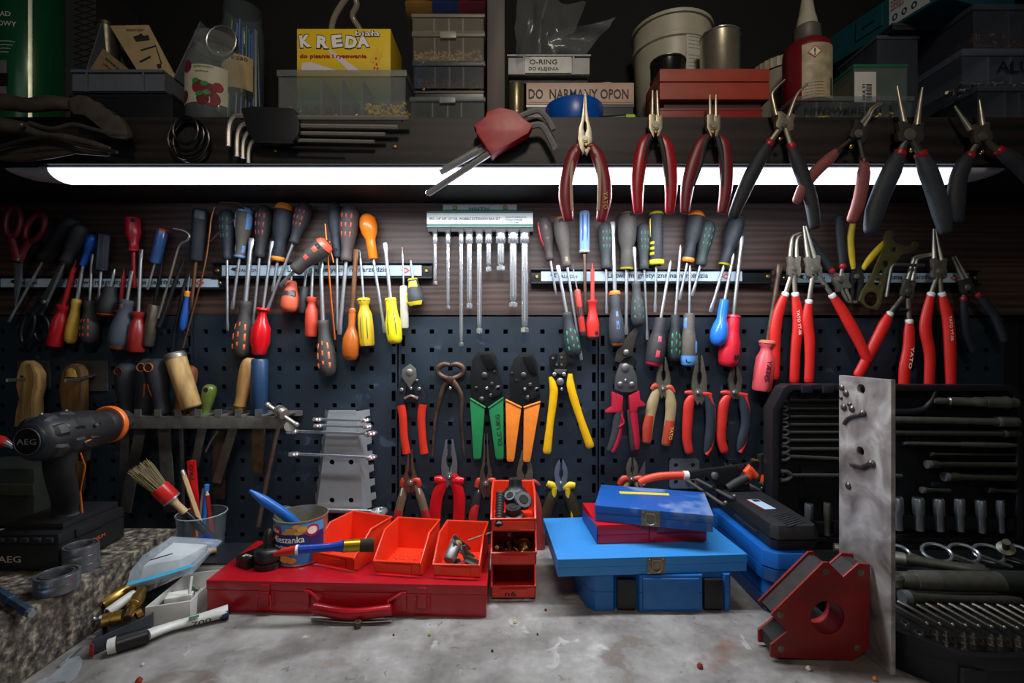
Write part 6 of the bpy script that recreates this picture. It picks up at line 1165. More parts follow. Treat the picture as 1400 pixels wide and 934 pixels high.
# bearings
def bearing(cx, cy, z, R, h, lab):
    o = thing('ball_bearing', lab, 'bearing', (cx,cy,z), 'bearing rings stacked on the granite')
    def ring(r0, r1, nm, m, z0=z, z1=z+h): 
        mb = MB(); mb.rings([[Vector((cx+r*math.cos(k*math.pi/18), cy+r*math.sin(k*math.pi/18), zz)) for k in range(36)] for r, zz in ((r1,z0),(r1*1.0,z0+.001),(r1,z1-.0008),(r1*.98,z1),(r0*1.02,z1),(r0,z1-.0008),(r0,z0))], closed=True); return obj(nm, mb, m, o)
    ring(R*.86, R, 'outer_ring', mat('77797c',.3,.7,.3,60)); ring(R*.66, R*.76, 'inner_ring', mat('6c6e72',.3,.7,.3,60)); ring(R*.75, R*.87, 'seal', dsteel('4a4742',.35), z+.001, z+h-.0015)
c = Vector(((78-700)*.658/F,-.342,GZ)); 
for k, l in enumerate(('lower steel bearing of the nearer pair on the granite','upper steel bearing of the nearer pair on the granite')): bearing(c.x+.0005*k, c.y, GZ+.0003+k*.0115, .0245, .011, l)
c2 = Vector(((110-700)*.715/F,-.283,GZ))
for k, l in enumerate(('lowest steel bearing of the farther stack by the drill battery','middle steel bearing of the farther stack by the drill battery','top steel bearing of the farther stack by the drill battery')): bearing(c2.x-.0006*k, c2.y, GZ+.0003+k*.0122, .0215, .0118, l)
a = G(-8,806,GZ+.008); b = G(41,838,GZ+.007); o = thing('hex_bit','blue steel hexagonal bit lying on the granite at the left edge','bit',a); obj('bit_shaft', MB().lathe(a, b, [(0,.006),(.5,.0065),(.52,.0052),(.8,.0052),(.82,.0062),(1,.0055)], 6), mat('5c7fa0',.25,.8,.4,60), o, flat=True); obj('bit_tip', MB().lathe(a+(b-a)*.98, b+(b-a).normalized()*.006, [(0,.0055),(1,.004)], 8), steel(), o)
# ================= cup with pencils =================
cc = Vector(((275-700)*.93/F,-.068,BZ)); R = .0425; ch_ = .092
o = thing('plastic_cup','clear plastic cup holding a brush and pencils behind the zip bag','cup',(cc.x,cc.y,BZ)); obj('cup_wall', MB().lathe((cc.x,cc.y,BZ+.0005),(cc.x,cc.y,BZ+ch_),[(0,R*.84),(.98,R),(1,R*1.02)],32,caps=False), mat('9aa4aa',.08,0,.1,alpha=.22), o); obj('cup_base', MB().lathe((cc.x,cc.y,BZ+.0005),(cc.x,cc.y,BZ+.003),[(0,R*.84),(1,R*.84)],32), mat('9aa4aa',.08,0,.1,alpha=.3), o); obj('rim', MB().tube([(cc.x+R*1.02*math.cos(k*.3927),cc.y+R*1.02*math.sin(k*.3927),BZ+ch_) for k in range(16)],.0012,6,smooth=1,closed=True), mat('b4bcc0',.1,0,.1,alpha=.55), o)
def stick(name, label, cat, top, bot, Yt, Yb, parts):
    A = P(*bot, Yb); B = P(*top, Yt); o = thing(name, label, cat, A)
    for nm, prof, m, seg in parts: obj(nm, MB().lathe(A, B, prof, seg), m, o)
    return o
def pencil(label, top, bot, Yt, Yb, col, r=.0036, six=True, cat='pencil', extra=None):
    ps = [('barrel',[(0,r),(.93,r),(.931,r*.95)],plast(col),6 if six else 12)]
    ps += extra or [('end_ring',[(.93,r*1.08),(.96,r*1.08),(1,r*.9)],steel('b0aca0'),12)]
    return stick(cat.replace(' ','_'), label, cat, top, bot, Yt, Yb, ps)
pencil('pale wooden pencil with a metal end leaning left in the cup',(249,643),(284,745),-.075,-.085,'c9a97a',.0042)
o = stick('carpenter_pencil','flat red carpenter pencil with black lettering in the cup','pencil',(262,629),(270,745),-.060,-.075,[('core',[(0,.002),(1,.002)],mat('c9a97a'),6)]); platepx('flat_barrel', [(256.5,630),(267,629),(276,744),(265,744)], -.068, .005, plast('d01418',.3), o, bevel=.0008)
text('PRO', o, mat('16120f',.5,0,0), P(265.6,656,-.0712), Z-X*.08, -X, width=.030, height=.009)
pencil('dark red hexagonal pencil with a sharpened top in the cup',(283,672),(291,745),-.070,-.075,'8e1a1c',.0038,extra=[('sharpened_wood',[(.93,.0037),(1,.0012)],mat('c9a97a'),8)])
pencil('blue and white pen standing in the cup, right of the pencils',(283,662),(276,745),-.050,-.055,'2a62b0',.0042,six=False,cat='pen',extra=[('pen_cap',[(.88,.0048),(.99,.0048),(1,.003)],plast('3f7fd0'),12)])
pencil('silver clip pen tilted in the cup between the red pencils',(279,668),(268,745),-.045,-.06,'9aa4b4',.0036,six=False,cat='pen',extra=[('pen_clip',[(.9,.0042),(1,.0036)],steel(),12)])
A = P(186,636,-.13); B = P(296,742,-.078); d = (B-A).normalized(); Lb = (B-A).length
o = thing('round_brush','round paint brush with red ferrule and black handle leaning left out of the cup','brush',B)
rg = random.Random(4); mb = MB(); e1, e2 = frame(d); q0 = A+d*Lb*.30
for k in range(150):
    a_ = rg.uniform(0,6.283); r_ = rg.random()**.5; p0 = q0+(e1*math.cos(a_)+e2*math.sin(a_))*r_*.013; p1 = A+d*Lb*rg.uniform(0,.09)+(e1*math.cos(a_)+e2*math.sin(a_))*r_*.021
    mb.tube([p0, p1], [.0007,.0003], 4, smooth=1)
q = obj('bristles', mb, mat('8c7d55',.7,0,.4), o); q['kind'] = 'stuff'; obj('bristle_core', MB().lathe(q0, A+d*Lb*.07, [(0,.012),(1,.015)], 14), mat('4a4028',.8), o)
obj('ferrule', MB().lathe(q0-d*.006, q0+d*.024, [(0,.0150),(.1,.0158),(.9,.0158),(1,.0150)], 22), plast('c4201c',.3), o); obj('metal_ring', MB().lathe(q0+d*.024, q0+d*.027, [(0,.0160),(1,.0158)], 22), steel(), o)
obj('neck', MB().lathe(q0+d*.027, q0+d*.062, [(0,.0085),(.3,.006),(1,.0065)], 14), mat('c9a97a'), o); obj('handle', MB().lathe(q0+d*.060, B, [(0,.0068),(.4,.0082),(1,.006)], 14), plast('14161c',.25), o)
# ================= clutter left of the red case =================
wb_ = mat('c9c8c2',.35,0,.25,25)
def obox(base4, z0, z1, t, label, name, cat, m):        # open box over any 4-corner footprint
    b = [Vector((x, y, 0)) for x, y in base4]; cen = sum(b, Vector())/4; o = thing(name, label, cat, (cen.x, cen.y, z0)); ins = [cen+(p-cen)*(1-t/((p-cen).length)*1.5) for p in b]
    mb = MB(); mb.rings([[p+Z*z0 for p in b],[p+Z*z1 for p in b],[p+Z*z1 for p in ins],[p+Z*(z0+t) for p in ins]], cap0=True, cap1=True); obj('box_body', mb, m, o, bevel=.0006); return o
o = obox([(-.542,-.286),(-.487,-.268),(-.496,-.165),(-.552,-.180)], BZ+.0003, BZ+.029, .002, 'small open white plastic box with odd bits, left of the red case', 'white_box', 'box', wb_)
obj('inner_lump', MB().box((-.515,-.250,BZ+.026),(.036,.022,.010),Matrix.Rotation(.35,3,'Z'),ch=.002), mat('e0dfd6',.5,0,.4,60), o)
obj('small_clip', MB().box((-.500,-.238,BZ+.034),(.014,.006,.005),Matrix.Rotation(.6,3,'Y'),ch=.001), mat('6a705c',.4), o)
o = rod([(259,812,-.26),(262,788,-.25)],3,mat('c8c8c4',.4),'white_pin','short white pin standing in the open white box','pin')
# dark flat case behind
o = thing('lens_case','flat black case with white rim behind the white box','case',(-.52,-.12,BZ)); 
obj('base_box', MB().box((-.520,-.118,BZ+.017),(.07,.085,.033),ch=.004), wb_, o)
obj('dark_lid', MB().box((-.518,-.118,BZ+.0355),(.066,.085,.004),ch=.002), mat('23262b',.25,0,.3,20), o)
# zip bag
o = thing('zip_bag','clear zip bag with blue strip and white box inside, left of the red case','bag',(-.56,-.19,BZ+.03))
wbx = [G(190,797,BZ+.045),G(243,789,BZ+.045),G(280,756,BZ+.066),G(232,752,BZ+.080)]
obj('inner_box', MB().hexa([p+Vector((0,0,.001)) for p in wbx],[p+Vector((.002,.006,h_)) for p, h_ in zip(wbx,(.024,.026,.012,.010))]), mat('d4d4d2',.4,0,.2), o, bevel=.004)
zf = [G(174,797,BZ+.050),G(188,804,BZ+.042),G(262,786,BZ+.044),G(296,748,BZ+.070),G(232,742,BZ+.088)]
mb = MB(); top = [p+Vector((.001,.004,hh_)) for p, hh_ in ((zf[0]*.7+zf[4]*.3,.022), (zf[1]*.75+zf[3]*.25,.032), (zf[2],.030), (zf[3],.012), (zf[4],.009))]
mb.rings([zf, [a_*.5+b_*.5+(a_-sum(zf,Vector())/5)*.12 for a_, b_ in zip(zf, top)], top]); obj('clear_film', mb, mat('c4d2dc',.12,0,.3,20,alpha=.32), o, bevel=.004)
A = G(174,799,BZ+.052); B = G(264,773,BZ+.060); obj('zip_strip', MB().tube([A,A*.5+B*.5+Vector((0,-.003,0)),B],[.0055,.0065,.0055],8,flat=.25,up=(0,0,1)), plast('3aa0c4'), o)
obj('pen_mark', MB().tube([G(205,766,BZ+.083),G(236,757,BZ+.083)],.0018,6,flat=.3,up=(0,0,1)), mat('17181c'), o)
o = thing('blue_wrapper','dark blue wrapper end beside the zip bag under the cup','wrapper',G(285,745,BZ+.05)); obj('wrapper', MB().tube([G(270,738,BZ+.05),G(284,741,BZ+.05),G(293,752,BZ+.045)],[.006,.013,.008],8,flat=.6), plast('17389c',.25), o); obj('cork_end', MB().lathe(G(284,754,BZ+.045),G(296,752,BZ+.045),[(0,.006),(1,.005)],12), mat('b08a50'), o)
# dark tray with brass fittings
o = obox([(-.563,-.353),(-.530,-.290),(-.560,-.165),(-.600,-.262)], BZ+.0003, BZ+.021, .0018, 'dark grey open tray full of brass fittings beside the granite', 'dark_tray', 'tray', mat('33363c',.45,0,.3))
obj('red_tag', MB().hexa([(-.5650,-.3545,BZ+.001),(-.558,-.3560,BZ+.001),(-.558,-.3552,BZ+.001),(-.5650,-.3537,BZ+.001)],[(-.5635,-.3545,BZ+.019),(-.5575,-.3560,BZ+.017),(-.5575,-.3552,BZ+.017),(-.5635,-.3537,BZ+.019)]), plast('b01c20'), o)
bs_ = mat('b8934a',.28,.95,.4,70,dark='5c4018')
def cyl2(name, label, cat, p0, p1, z0, z1, r, m, prof=None, seg=16, end=None):
    A = G(*p0, z0); B = G(*p1, z1); o = thing(name, label, cat, A); obj('body', MB().lathe(A, B, [(t, r*q) for t, q in (prof or [(0,.92),(.03,1),(.97,1),(1,.92)])], seg), m, o)
    d = (A-B).normalized(); obj('bore', MB().lathe(A+d*.0002, A+d*.0008, [(0,r*.62),(1,r*.6)], seg), mat('1a1510',.7), o)
    if end: obj('end_collar', MB().lathe(A, A+(B-A)*.18, [(0,r*1.18),(1,r*1.18)], 6), m, o)
    return o
cyl2('brass_tube','long brass tube leaning on the granite side','brass fitting',(139,829),(181,801),BZ+.030,BZ+.040,.0092,bs_)
cyl2('white_tube','short white plastic tube between brass fittings','tube',(147,838),(184,812),BZ+.028,BZ+.036,.0072,mat('c2c0b8',.45,0,.2))
cyl2('brass_fitting','stepped brass hose fitting lying right of the white tube','brass fitting',(174,846),(194,808),BZ+.029,BZ+.038,.0085,bs_,[(0,.7),(.35,.7),(.36,1),(.45,1),(.46,1.15),(.75,1.15),(.76,.9),(1,.9)],12)
cyl2('brass_nut','wide knurled brass nut at the front of the dark tray','brass fitting',(141,849),(168,843),BZ+.027,BZ+.028,.0092,bs_,[(0,1),(.4,1),(.42,.9),(.5,.9),(.52,1.02),(1,1)],18)
cyl2('brass_nut','small half-hidden brass nut near the white box corner','brass fitting',(186,842),(194,837),BZ+.024,BZ+.026,.007,bs_)
o = rod([(124,843,-.30),(133,848,-.30),(138,844,-.31)],3.4,steel(),'steel_hook','small bright steel hook at the left corner of the dark tray','hook')
# sealant tube
pts = [G(148,885,BZ+.010),G(160,881,BZ+.011),G(202,868,BZ+.012),G(232,857,BZ+.010),G(262,849,BZ+.009),G(312,835,BZ+.011)]
o = thing('sealant_tube','squeezed white tube with a black sleeve lying on the worktop','tube',pts[0]); wt2 = mat('d2d0ca',.35,0,.35,40)
obj('tube_body', MB().tube(pts[2:],[.0095,.008,.0085,.012],16,flat=.7,up=(0,0,1)), wt2, o); obj('black_sleeve', MB().tube(pts[1:3],.0112,16), mat('14151a',.35), o); obj('white_cap', MB().tube([pts[0],pts[1]],[.0098,.0106],16), wt2, o)
obj('blue_end', MB().tube([pts[-1]+(pts[-2]-pts[-1])*.22+Vector((0,-.001,-.001)),pts[-1]+Vector((.001,-.0005,-.001))],[.0100,.0122],14,flat=.72,up=(0,0,1)), plast('1d2f5c'), o)
obj('green_mark', MB().tube([G(258,846,BZ+.017),G(272,842,BZ+.018)],.003,8,flat=.4,up=(0,0,1)), plast('1f6a48'), o)
text('700', o, mat('15161a',.5,0,0), G(262,857,BZ+.0125), G(300,847,BZ+.01)-G(262,857,BZ+.01), Z+Yv*.4, width=.024, height=.006, lift=.004)
o = rod([(81,911,-.375),(112,883,-.335)],2.4,chrome(),'steel_pin','thin bright steel rod lying beside the granite foot','rod')
q0, q1 = G(81,911,BZ+.002), G(112,883,BZ+.002)
o.data.transform(Matrix.Translation(q0-P(81,911,-.375)))
sheet('clear_film','crumpled clear plastic film on the worktop at the lower left','film',[G(50,938,BZ+.006),G(100,938,BZ+.004),G(112,892,BZ+.006),G(75,915,BZ+.007)], mat('aab4bc',.12,0,.3,20,alpha=.35), .003, 4, 6)
# ================= centre of the worktop =================
def casebox(name, label, cat, FL, FR, depth, z0, z1, m, seam=.5, ch=.0015, skew=0.):
    """case from its two front bottom corners (x, y), depth away from the camera; lid and base as parts"""
    FL = Vector((FL[0], FL[1], 0)); FR = Vector((FR[0], FR[1], 0)); u = (FR-FL).normalized(); n = Vector((-u.y, u.x, 0)); n = n if n.y > 0 else -n
    o = thing(name, label, cat, ((FL+FR)/2+n*depth/2+Z*z0)); BL = FL+n*depth+u*skew; BR = FR+n*depth+u*skew; zs_ = z0+(z1-z0)*seam
    b = [FL, FR, BR, BL]; ins = [p+((FL+BR)/2-p).normalized()*.0012 for p in b]
    obj('base', MB().hexa([p+Z*z0 for p in ins], [p+Z*zs_ for p in ins]), m, o, bevel=ch); obj('lid', MB().hexa([p+Z*(zs_+.0004) for p in b], [p+Z*z1 for p in b]), m, o, bevel=ch)
    return o, FL, FR, u, n
def obx(c, u, n, size, ch=0.): # box aligned to u (right), n (away)
    R_ = Matrix((u, n, Z)).transposed(); return MB().box(c, size, R_, ch)
rdm = mat('a50c1a', .30, 0, .15, 30, coat=.3)
RZ = BZ+.0495
FL = Vector((-.477,-.246,0)); FR = Vector((-.038,-.262,0))
o, FL, FR, u, n = casebox('red_metal_case','long glossy red metal case lying under three orange bins','case',FL,FR,.150,BZ+.0005,RZ,rdm,.70,skew=-.006)
W_ = (FR-FL).length
for f in (.215, .775):
    c = FL+u*W_*f-n*.001; obj('latch_hook', obx(c+Z*(BZ+.040), u, n, (.014,.003,.010), .001), rdm, o)
    lt_ = obj('latch', obx(c-n*.0015+Z*(BZ+.025), u, n, (.013,.0045,.020), .0012), rdm, o); q = c-n*.0045
    obj('latch_wire', MB().tube([q-u*.010+Z*(BZ+.030),q-u*.0115+Z*(BZ+.010),q+u*.0115+Z*(BZ+.010),q+u*.010+Z*(BZ+.030)],.0014,6,smooth=1), rdm, lt_)
c0 = FL+u*W_*.375; c1 = FL+u*W_*.70; hp = lambda p, z, d: p-n*d+Z*(BZ+z)
g = obj('handle', MB().tube([hp(c0+u*.012,.017,.014),hp(c0*.5+c1*.5,.011,.017),hp(c1-u*.012,.017,.014)],[.0085,.009,.0085],12,flat=.8,smooth=5), rdm, o)
obj('handle_ridge', MB().tube([hp(c0+u*.014,.023,.0215),hp(c0*.5+c1*.5,.018,.025),hp(c1-u*.014,.023,.0215)],.0016,6,smooth=5), rdm, g)
for p, s_ in ((c0,1),(c1,-1)):
    obj('handle_arm', MB().tube([hp(p,.036,.002),hp(p+u*s_*.018,.028,.010),hp(p+u*s_*.014,.018,.014)],.0022,6,smooth=1), rdm, o); obj('handle_bracket', obx(hp(p-u*s_*.004,.024,.002),u,n,(.008,.004,.028),.001), rdm, o)
obj('steel_strip', MB().tube([hp(c0+u*.01,.003,.018),hp(c0*.5+c1*.5,.0015,.022),hp(c1-u*.01,.003,.018)],.0014,6,smooth=5), steel(), o)
# nut tin
c = Vector((-.3655,-.161,RZ)); R = .0435; zt = RZ+.0745; o = thing('nut_tin','open blue nut tin with a blue handled knife standing in it','tin',c)
tin = steel('b8b4a4',.25); obj('tin_wall', MB().lathe(c+Z*.0005,Vector((c.x,c.y,zt)),[(0,R*.97),(.02,R*1.01),(.05,R),(.95,R),(.97,R*1.03),(1,R*1.03),(1.001,R*.98),(.9,R*.97),(.03,R*.95),(.03,.001)],40), tin, o)
obj('gold_bottom', MB().lathe(c+Z*.003,c+Z*.004,[(0,R*.94),(1,R*.94)],32), mat('b8a03a',.3,.8,.3), o)
cy = lambda name, col, a0, a1, z0_, z1_, th: cylpatch(name, o, plast(col,.3), c, R, a0, a1, RZ+z0_, RZ+z1_, th=th)
cy('blue_label','2a74b8',-75,75,.005,.070,.0005); cy('dark_band','1c2f6c',-75,75,.024,.053,.0007); cy('light_band','3f9cd4',-20,75,.054,.070,.0006)
cylblob('red_oval', o, plast('b01c30',.3), c, R, -36, RZ+.059, .0135, .0085, th=.0011); cyltext('felix', o, mat('f0f0ee',.4,0,0), c, R, -49, RZ+.0558, .0070, .019, lift=.0017)
cyltext('Mieszanka', o, mat('f2f2f2',.4,0,0), c, R, -44, RZ+.0405, .011, .056, lift=.0013)
cyltext('studencka', o, mat('d8dcea',.4,0,0), c, R, -40, RZ+.031, .006, .040, lift=.0013)
for a_, z_, ra, rb in ((2,.060,.009,.0055),(14,.067,.006,.004),(26,.062,.008,.0055),(18,.056,.007,.003),(-9,.057,.005,.003),(-10,.014,.010,.006),(4,.012,.008,.005)): cylblob('nut_print', o, plast('d09a4a',.4), c, R, a_, RZ+z_, ra, rb, th=.0016+.0001*(a_ % 4))
cylblob('round_mark', o, plast('c01c60',.4), c, R, 46, RZ+.058, .012, .010, th=.0012); cylblob('round_mark', o, plast('f0e6d8',.4), c, R, 46, RZ+.058, .008, .0065, th=.0017)
A = P(343,672,-.19); B = P(410,722,-.16); o = thing('blue_handled_tool','blue plastic tool handle leaning out of the nut tin','tool',B); obj('handle', MB().tube([A,P(362,685,-.185),P(390,704,-.172),B],[.003,.0082,.0088,.008],14,smooth=4), plast('1c5cae',.3), o); obj('end_cap', MB().ball(A,.0034), plast('1c5cae',.3), o)
# paint brush
p0, p1, p2, p3 = P(374,758,-.272),P(405,752,-.270),P(470,747,-.262),P(492,746,-.256)
o = thing('flat_brush','small flat paint brush with red tip and blue handle resting on the first orange bin','brush',p1)
obj('red_tip', MB().tube([p0,p0*.5+p1*.5,p1],[.0025,.0062,.0070],14,flat=.8,smooth=4), plast('c82c1c',.3), o); obj('white_ring', MB().tube([p1,p1+(p2-p1)*.05],[.0073,.0073],14), plast('e0e0dc'), o)
obj('handle', MB().tube([p1+(p2-p1)*.05,p1*.6+p2*.4,p1*.25+p2*.75,p2],[.0070,.0062,.0064,.0095],14,flat=.8,smooth=4), plast('1c40a4',.25), o); obj('ferrule', MB().tube([p2,p3],[.0098,.0105],14,flat=.55), mat('c8a23a',.25,.95,.3), o); obj('bristles', MB().tube([p3,p3+(p3-p2)*.9],[.0100,.0115],12,flat=.5), mat('3a2a1c',.8,0,.5,150), o)
# black round part + black box
c = G(358,783,RZ); c.y += .024; R = .0228; o = thing('rubber_mount','black round rubber suction cup with a metal stud standing on the red case','rubber part',c); bk2 = mat('17181a',.38,0,.3,60)
obj('base_disc', MB().lathe(c+Z*.0003,c+Z*.032,[(0,R*.96),(.04,R),(.28,R),(.32,R*.86),(.40,R*.86),(.44,R),(.85,R*1.0),(.93,R*.94),(1,R*.8)],30), bk2, o); obj('stud', MB().lathe(c+Z*.031,c+Z*.062,[(0,.011),(.2,.0085),(.35,.0095),(.7,.0085),(.9,.006),(1,.003)],12), dsteel('3a3733',.35), o)
q = c+Vector((-.030,.010,.009)); o = thing('small_black_box','small black box with yellow and white print beside the rubber cup','box',q); obj('box', MB().box(q,(.030,.045,.017),Matrix.Rotation(-.5,3,'Z'),ch=.001), mat('121316',.35), o)
text('VARTA', o, mat('d0d0c8',.4,0,0), q+Vector((-.013,-.010,.0088)), (.88,-.48,0), (.48,.88,0), width=.018, height=.005); obj('yellow_mark', MB().box(q+Vector((-.010,-.014,.0090)),(.005,.004,.0006),Matrix.Rotation(-.5,3,'Z')), plast('e0c01e'), o)
# orange bins
org = mat('e8391c', .32, 0, .22, 30); orgd = mat('cf2c1a', .34, 0, .22, 30)
def bin_(label, FL, FR, L, z0, H, m, lip=.40, t=.0018, group=None, name='storage_bin'):
    FL = Vector((*FL, 0)); FR = Vector((*FR, 0)); u = (FR-FL).normalized(); n = Vector((-u.y, u.x, 0)); n = n if n.y > 0 else -n; W = (FR-FL).length
    o = thing(name, label, 'storage bin', ((FL+FR)/2+n*L/2+Z*z0), group); pt = lambda x, y, z: FL+u*x+n*y+Z*(z0+z)
    prof = [(.010,0),(L,0),(L,H),(L*.42,H),(0,H*lip),(0,H*.10)]
    mb = MB().plate([[pt(0,y,z) for y,z in prof]], u*t); obj('side_wall', mb, m, o, bevel=.0004)
    obj('side_wall', MB().plate([[pt(W-t,y,z) for y,z in prof]], u*t), m, o, bevel=.0004)
    obj('bin_floor', MB().box(pt(W/2,L/2+.004,t/2),(W-2*t,L-.008,t),Matrix((u,n,Z)).transposed()), m, o)
    obj('back_wall', MB().box(pt(W/2,L-t/2,H/2),(W,t,H),Matrix((u,n,Z)).transposed()), m, o)
    f = obj('front_lip', MB().box(pt(W/2,t/2,H*(lip+.1)/2),(W,t,H*(lip-.1)),Matrix((u,n,Z)).transposed()), m, o)
    obj('label_slot', MB().box(pt(W/2,-.0012,H*(lip+.06)/2),(W*.62,.0024,H*(lip-.18)),Matrix((u,n,Z)).transposed(),ch=.0006), m, f)
    r = .0022; obj('rim', MB().tube([pt(0,0,H*lip),pt(0,L*.42,H),pt(0,L,H),pt(W,L,H),pt(W,L*.42,H),pt(W,0,H*lip)],r,8,smooth=1,closed=True), m, o)
    return o, pt, W, f
bb1 = bin_('leftmost orange bin on the red case, brush lying over it',(-.334,-.192),(-.254,-.222),.103,RZ+.0005,.054,org)
bb2 = bin_('empty middle orange bin on the red case',(-.221,-.227),(-.144,-.239),.100,RZ+.0005,.054,org)
bb3 = bin_('right orange bin on the red case full of grey metal bits',(-.124,-.239),(-.051,-.246),.096,RZ+.0005,.054,org)
pt = bb2[1]; W = bb2[2]; heap('dirt_specks', bb2[0], mat('5c1a0e',.8,0,0), pt(.01,.02,0).x, pt(W-.01,0,0).x, pt(.02,.03,0).y, pt(.02,.08,0).y, RZ+.0018, .0004, 40, .0012, .0003, seed=9)
# contents of bin 3
pt = bb3[1]; gm2 = steel('8c8a88',.4)
for k, (x, y, z, dx, dy, dz, r, nm, lab, m) in enumerate(((.022,.030,.022,.004,.020,.018,.0095,'spark_plug_socket','ribbed grey connector with a yellowed ring in the right orange bin',gm2),)):
    A = pt(x,y-.018,z); B = pt(x+.006,y+.016,z+.018); o = tag(obj(nm, MB().lathe(A,B,[(0,r*.8),(.1,r),(.95,r),(1,r*.9)],12,lobes=12,depth=.08), m), lab, 'connector')
    o2 = obj('yellowed_ring', MB().lathe(A+(B-A)*.82,A+(B-A)*.98,[(0,r*1.1),(1,r*1.05)],14), mat('b8963c',.5), o)
for k, (x, y, z, ang, ln, w_, lab) in enumerate(((.036,.040,.034,.9,.046,.011,'folded grey metal strip on top of the bits in the right bin'),(.045,.028,.020,1.3,.040,.010,'dull grey metal strip lying low in the right bin'),(.040,.034,.026,.6,.040,.009,'thin bent grey metal strip in the right bin'),(.056,.022,.016,.2,.026,.009,'short grey metal scrap by the right wall of the bin'),(.030,.018,.014,-.5,.030,.009,'flat dark metal piece at the front of the right bin'))):
    R_ = Matrix.Rotation(ang,3,'Y') @ Matrix.Rotation(.5-k*.3,3,'Z'); mb = MB().box(pt(x,y,z),(ln,w_,.002),R_,ch=.0006); mb.box(pt(x,y,z)+R_ @ Vector((0,w_/2,.003)),(ln,.002,.008),R_,ch=.0005)
    tag(obj('metal_strip', mb, dsteel('77746f',.45) if k % 2 else steel('8a8480',.4)), lab, 'metal strip', 'loose bits in the right orange bin')
A = pt(.046,.050,.040); B = pt(.083,.062,.050); tag(obj('threaded_rod', MB().tube([A,B],[.0016,.0016],8), dsteel('8a7a66',.4)), 'thin threaded rod poking right out of the right orange bin', 'rod')
# tower of three
T0 = (-.0335,-.214); T1 = (.0385,-.214); TH = .0545
t1_ = bin_('bottom orange bin of the three stacked ones, hand lettered',T0,T1,.104,BZ+.0006,TH,orgd,lip=.42)
t2_ = bin_('middle orange bin of the three stacked ones with brass fittings',(T0[0],T0[1]-.001),(T1[0]+.001,T1[1]-.001),.104,BZ+.0006+TH+.0006,TH,orgd,lip=.42)
t3_ = bin_('top orange bin of the three stacked ones full of black rubber parts',(T0[0]-.0005,T0[1]-.001),(T1[0],T1[1]-.001),.104,BZ+.0006+2*TH+.0012,TH*1.0,org,lip=.42)
text('n6', t1_[3], mat('1c0a08',.6,0,0), (T0[0]+.022,T0[1]-.0026,BZ+.009), X, Z, width=.018, height=.008, name='handwriting')
zt2 = BZ+TH+.004
for k, (x, y, z, r, ax_) in enumerate(((.012,-.196,.008,.006,0),(.016,-.190,.010,.0075,1),(.020,-.180,.014,.009,2))):
    a_ = Vector((x,y,zt2+z)); b_ = a_+Vector((.012-.006*k,.018,.004)); o = thing('brass_fitting', ('front small brass pipe end with an open hole in the middle stacked bin','brass fitting behind the small open pipe end in the middle stacked bin','largest dark brass elbow deep in the middle stacked bin')[k], 'brass fitting', a_); obj('fitting_body', MB().lathe(a_,b_,[(0,r*.9),(.2,r),(.5,r),(.52,r*1.25),(1,r*1.25)],12), bs_, o); obj('bore', MB().lathe(a_-(b_-a_)*.01,a_-(b_-a_)*.04,[(0,r*.6),(1,r*.6)],12), mat('140f08',.7), o)
heap('small_parts', t2_[0], mat('8a7448',.4,.8,.5,60), T0[0]+.006, T1[0]-.006, -.200, -.125, zt2-.002, .018, 70, .012, .0018, seed=12)
zt3 = BZ+2*TH+.004; rbm = mat('1b1c1e',.42,0,.3,70)
def rubpart(nm, lab, A, B, prof, m=rbm, seg=20):
    o = thing(nm, lab, 'rubber part', A); obj('body', MB().lathe(A, B, prof, seg), m, o); d = (Vector(A)-Vector(B)).normalized(); obj('bore', MB().lathe(Vector(A)+d*.0003, Vector(A)+d*.001, [(0,prof[0][1]*.6),(1,prof[0][1]*.58)], 14), mat('050506',.8), o); return o
rubpart('ribbed_hose','short ribbed black hose standing at the left of the top stacked bin',Vector((-.021,-.216,zt3+.010)),Vector((-.020,-.175,zt3+.050)),[(0,.0075)]+[(k/24,.0075 if k % 2 else .0066) for k in range(1,24)]+[(1,.0075)])
rubpart('rubber_cone','black stepped rubber plug on top at the back of the top stacked bin',Vector((.006,-.150,zt3+.068)),Vector((.006,-.152,zt3+.040)),[(0,.011),(.35,.012),(.5,.013),(.62,.017),(.8,.021),(1,.021)])
rubpart('rubber_cone','black round rubber cap lying at the front of the top stacked bin',Vector((.002,-.196,zt3+.034)),Vector((.003,-.192,zt3+.012)),[(0,.0125),(.5,.0135),(.6,.017),(.9,.018),(1,.018)])
rubpart('rubber_disc','flat black rubber washer tilted at the right of the top stacked bin',Vector((.020,-.182,zt3+.042)),Vector((.017,-.176,zt3+.036)),[(0,.014),(.2,.016),(.8,.016),(1,.014)])
rubpart('rubber_ring','black rubber bush half hidden in the middle of the top stacked bin',Vector((-.004,-.172,zt3+.046)),Vector((.002,-.160,zt3+.030)),[(0,.010),(.3,.013),(.7,.013),(1,.010)])
rubpart('rubber_ring','glossy black rubber bush low at the right back of the top stacked bin',Vector((.018,-.150,zt3+.040)),Vector((.016,-.140,zt3+.018)),[(0,.011),(.3,.013),(.7,.013),(1,.010)])
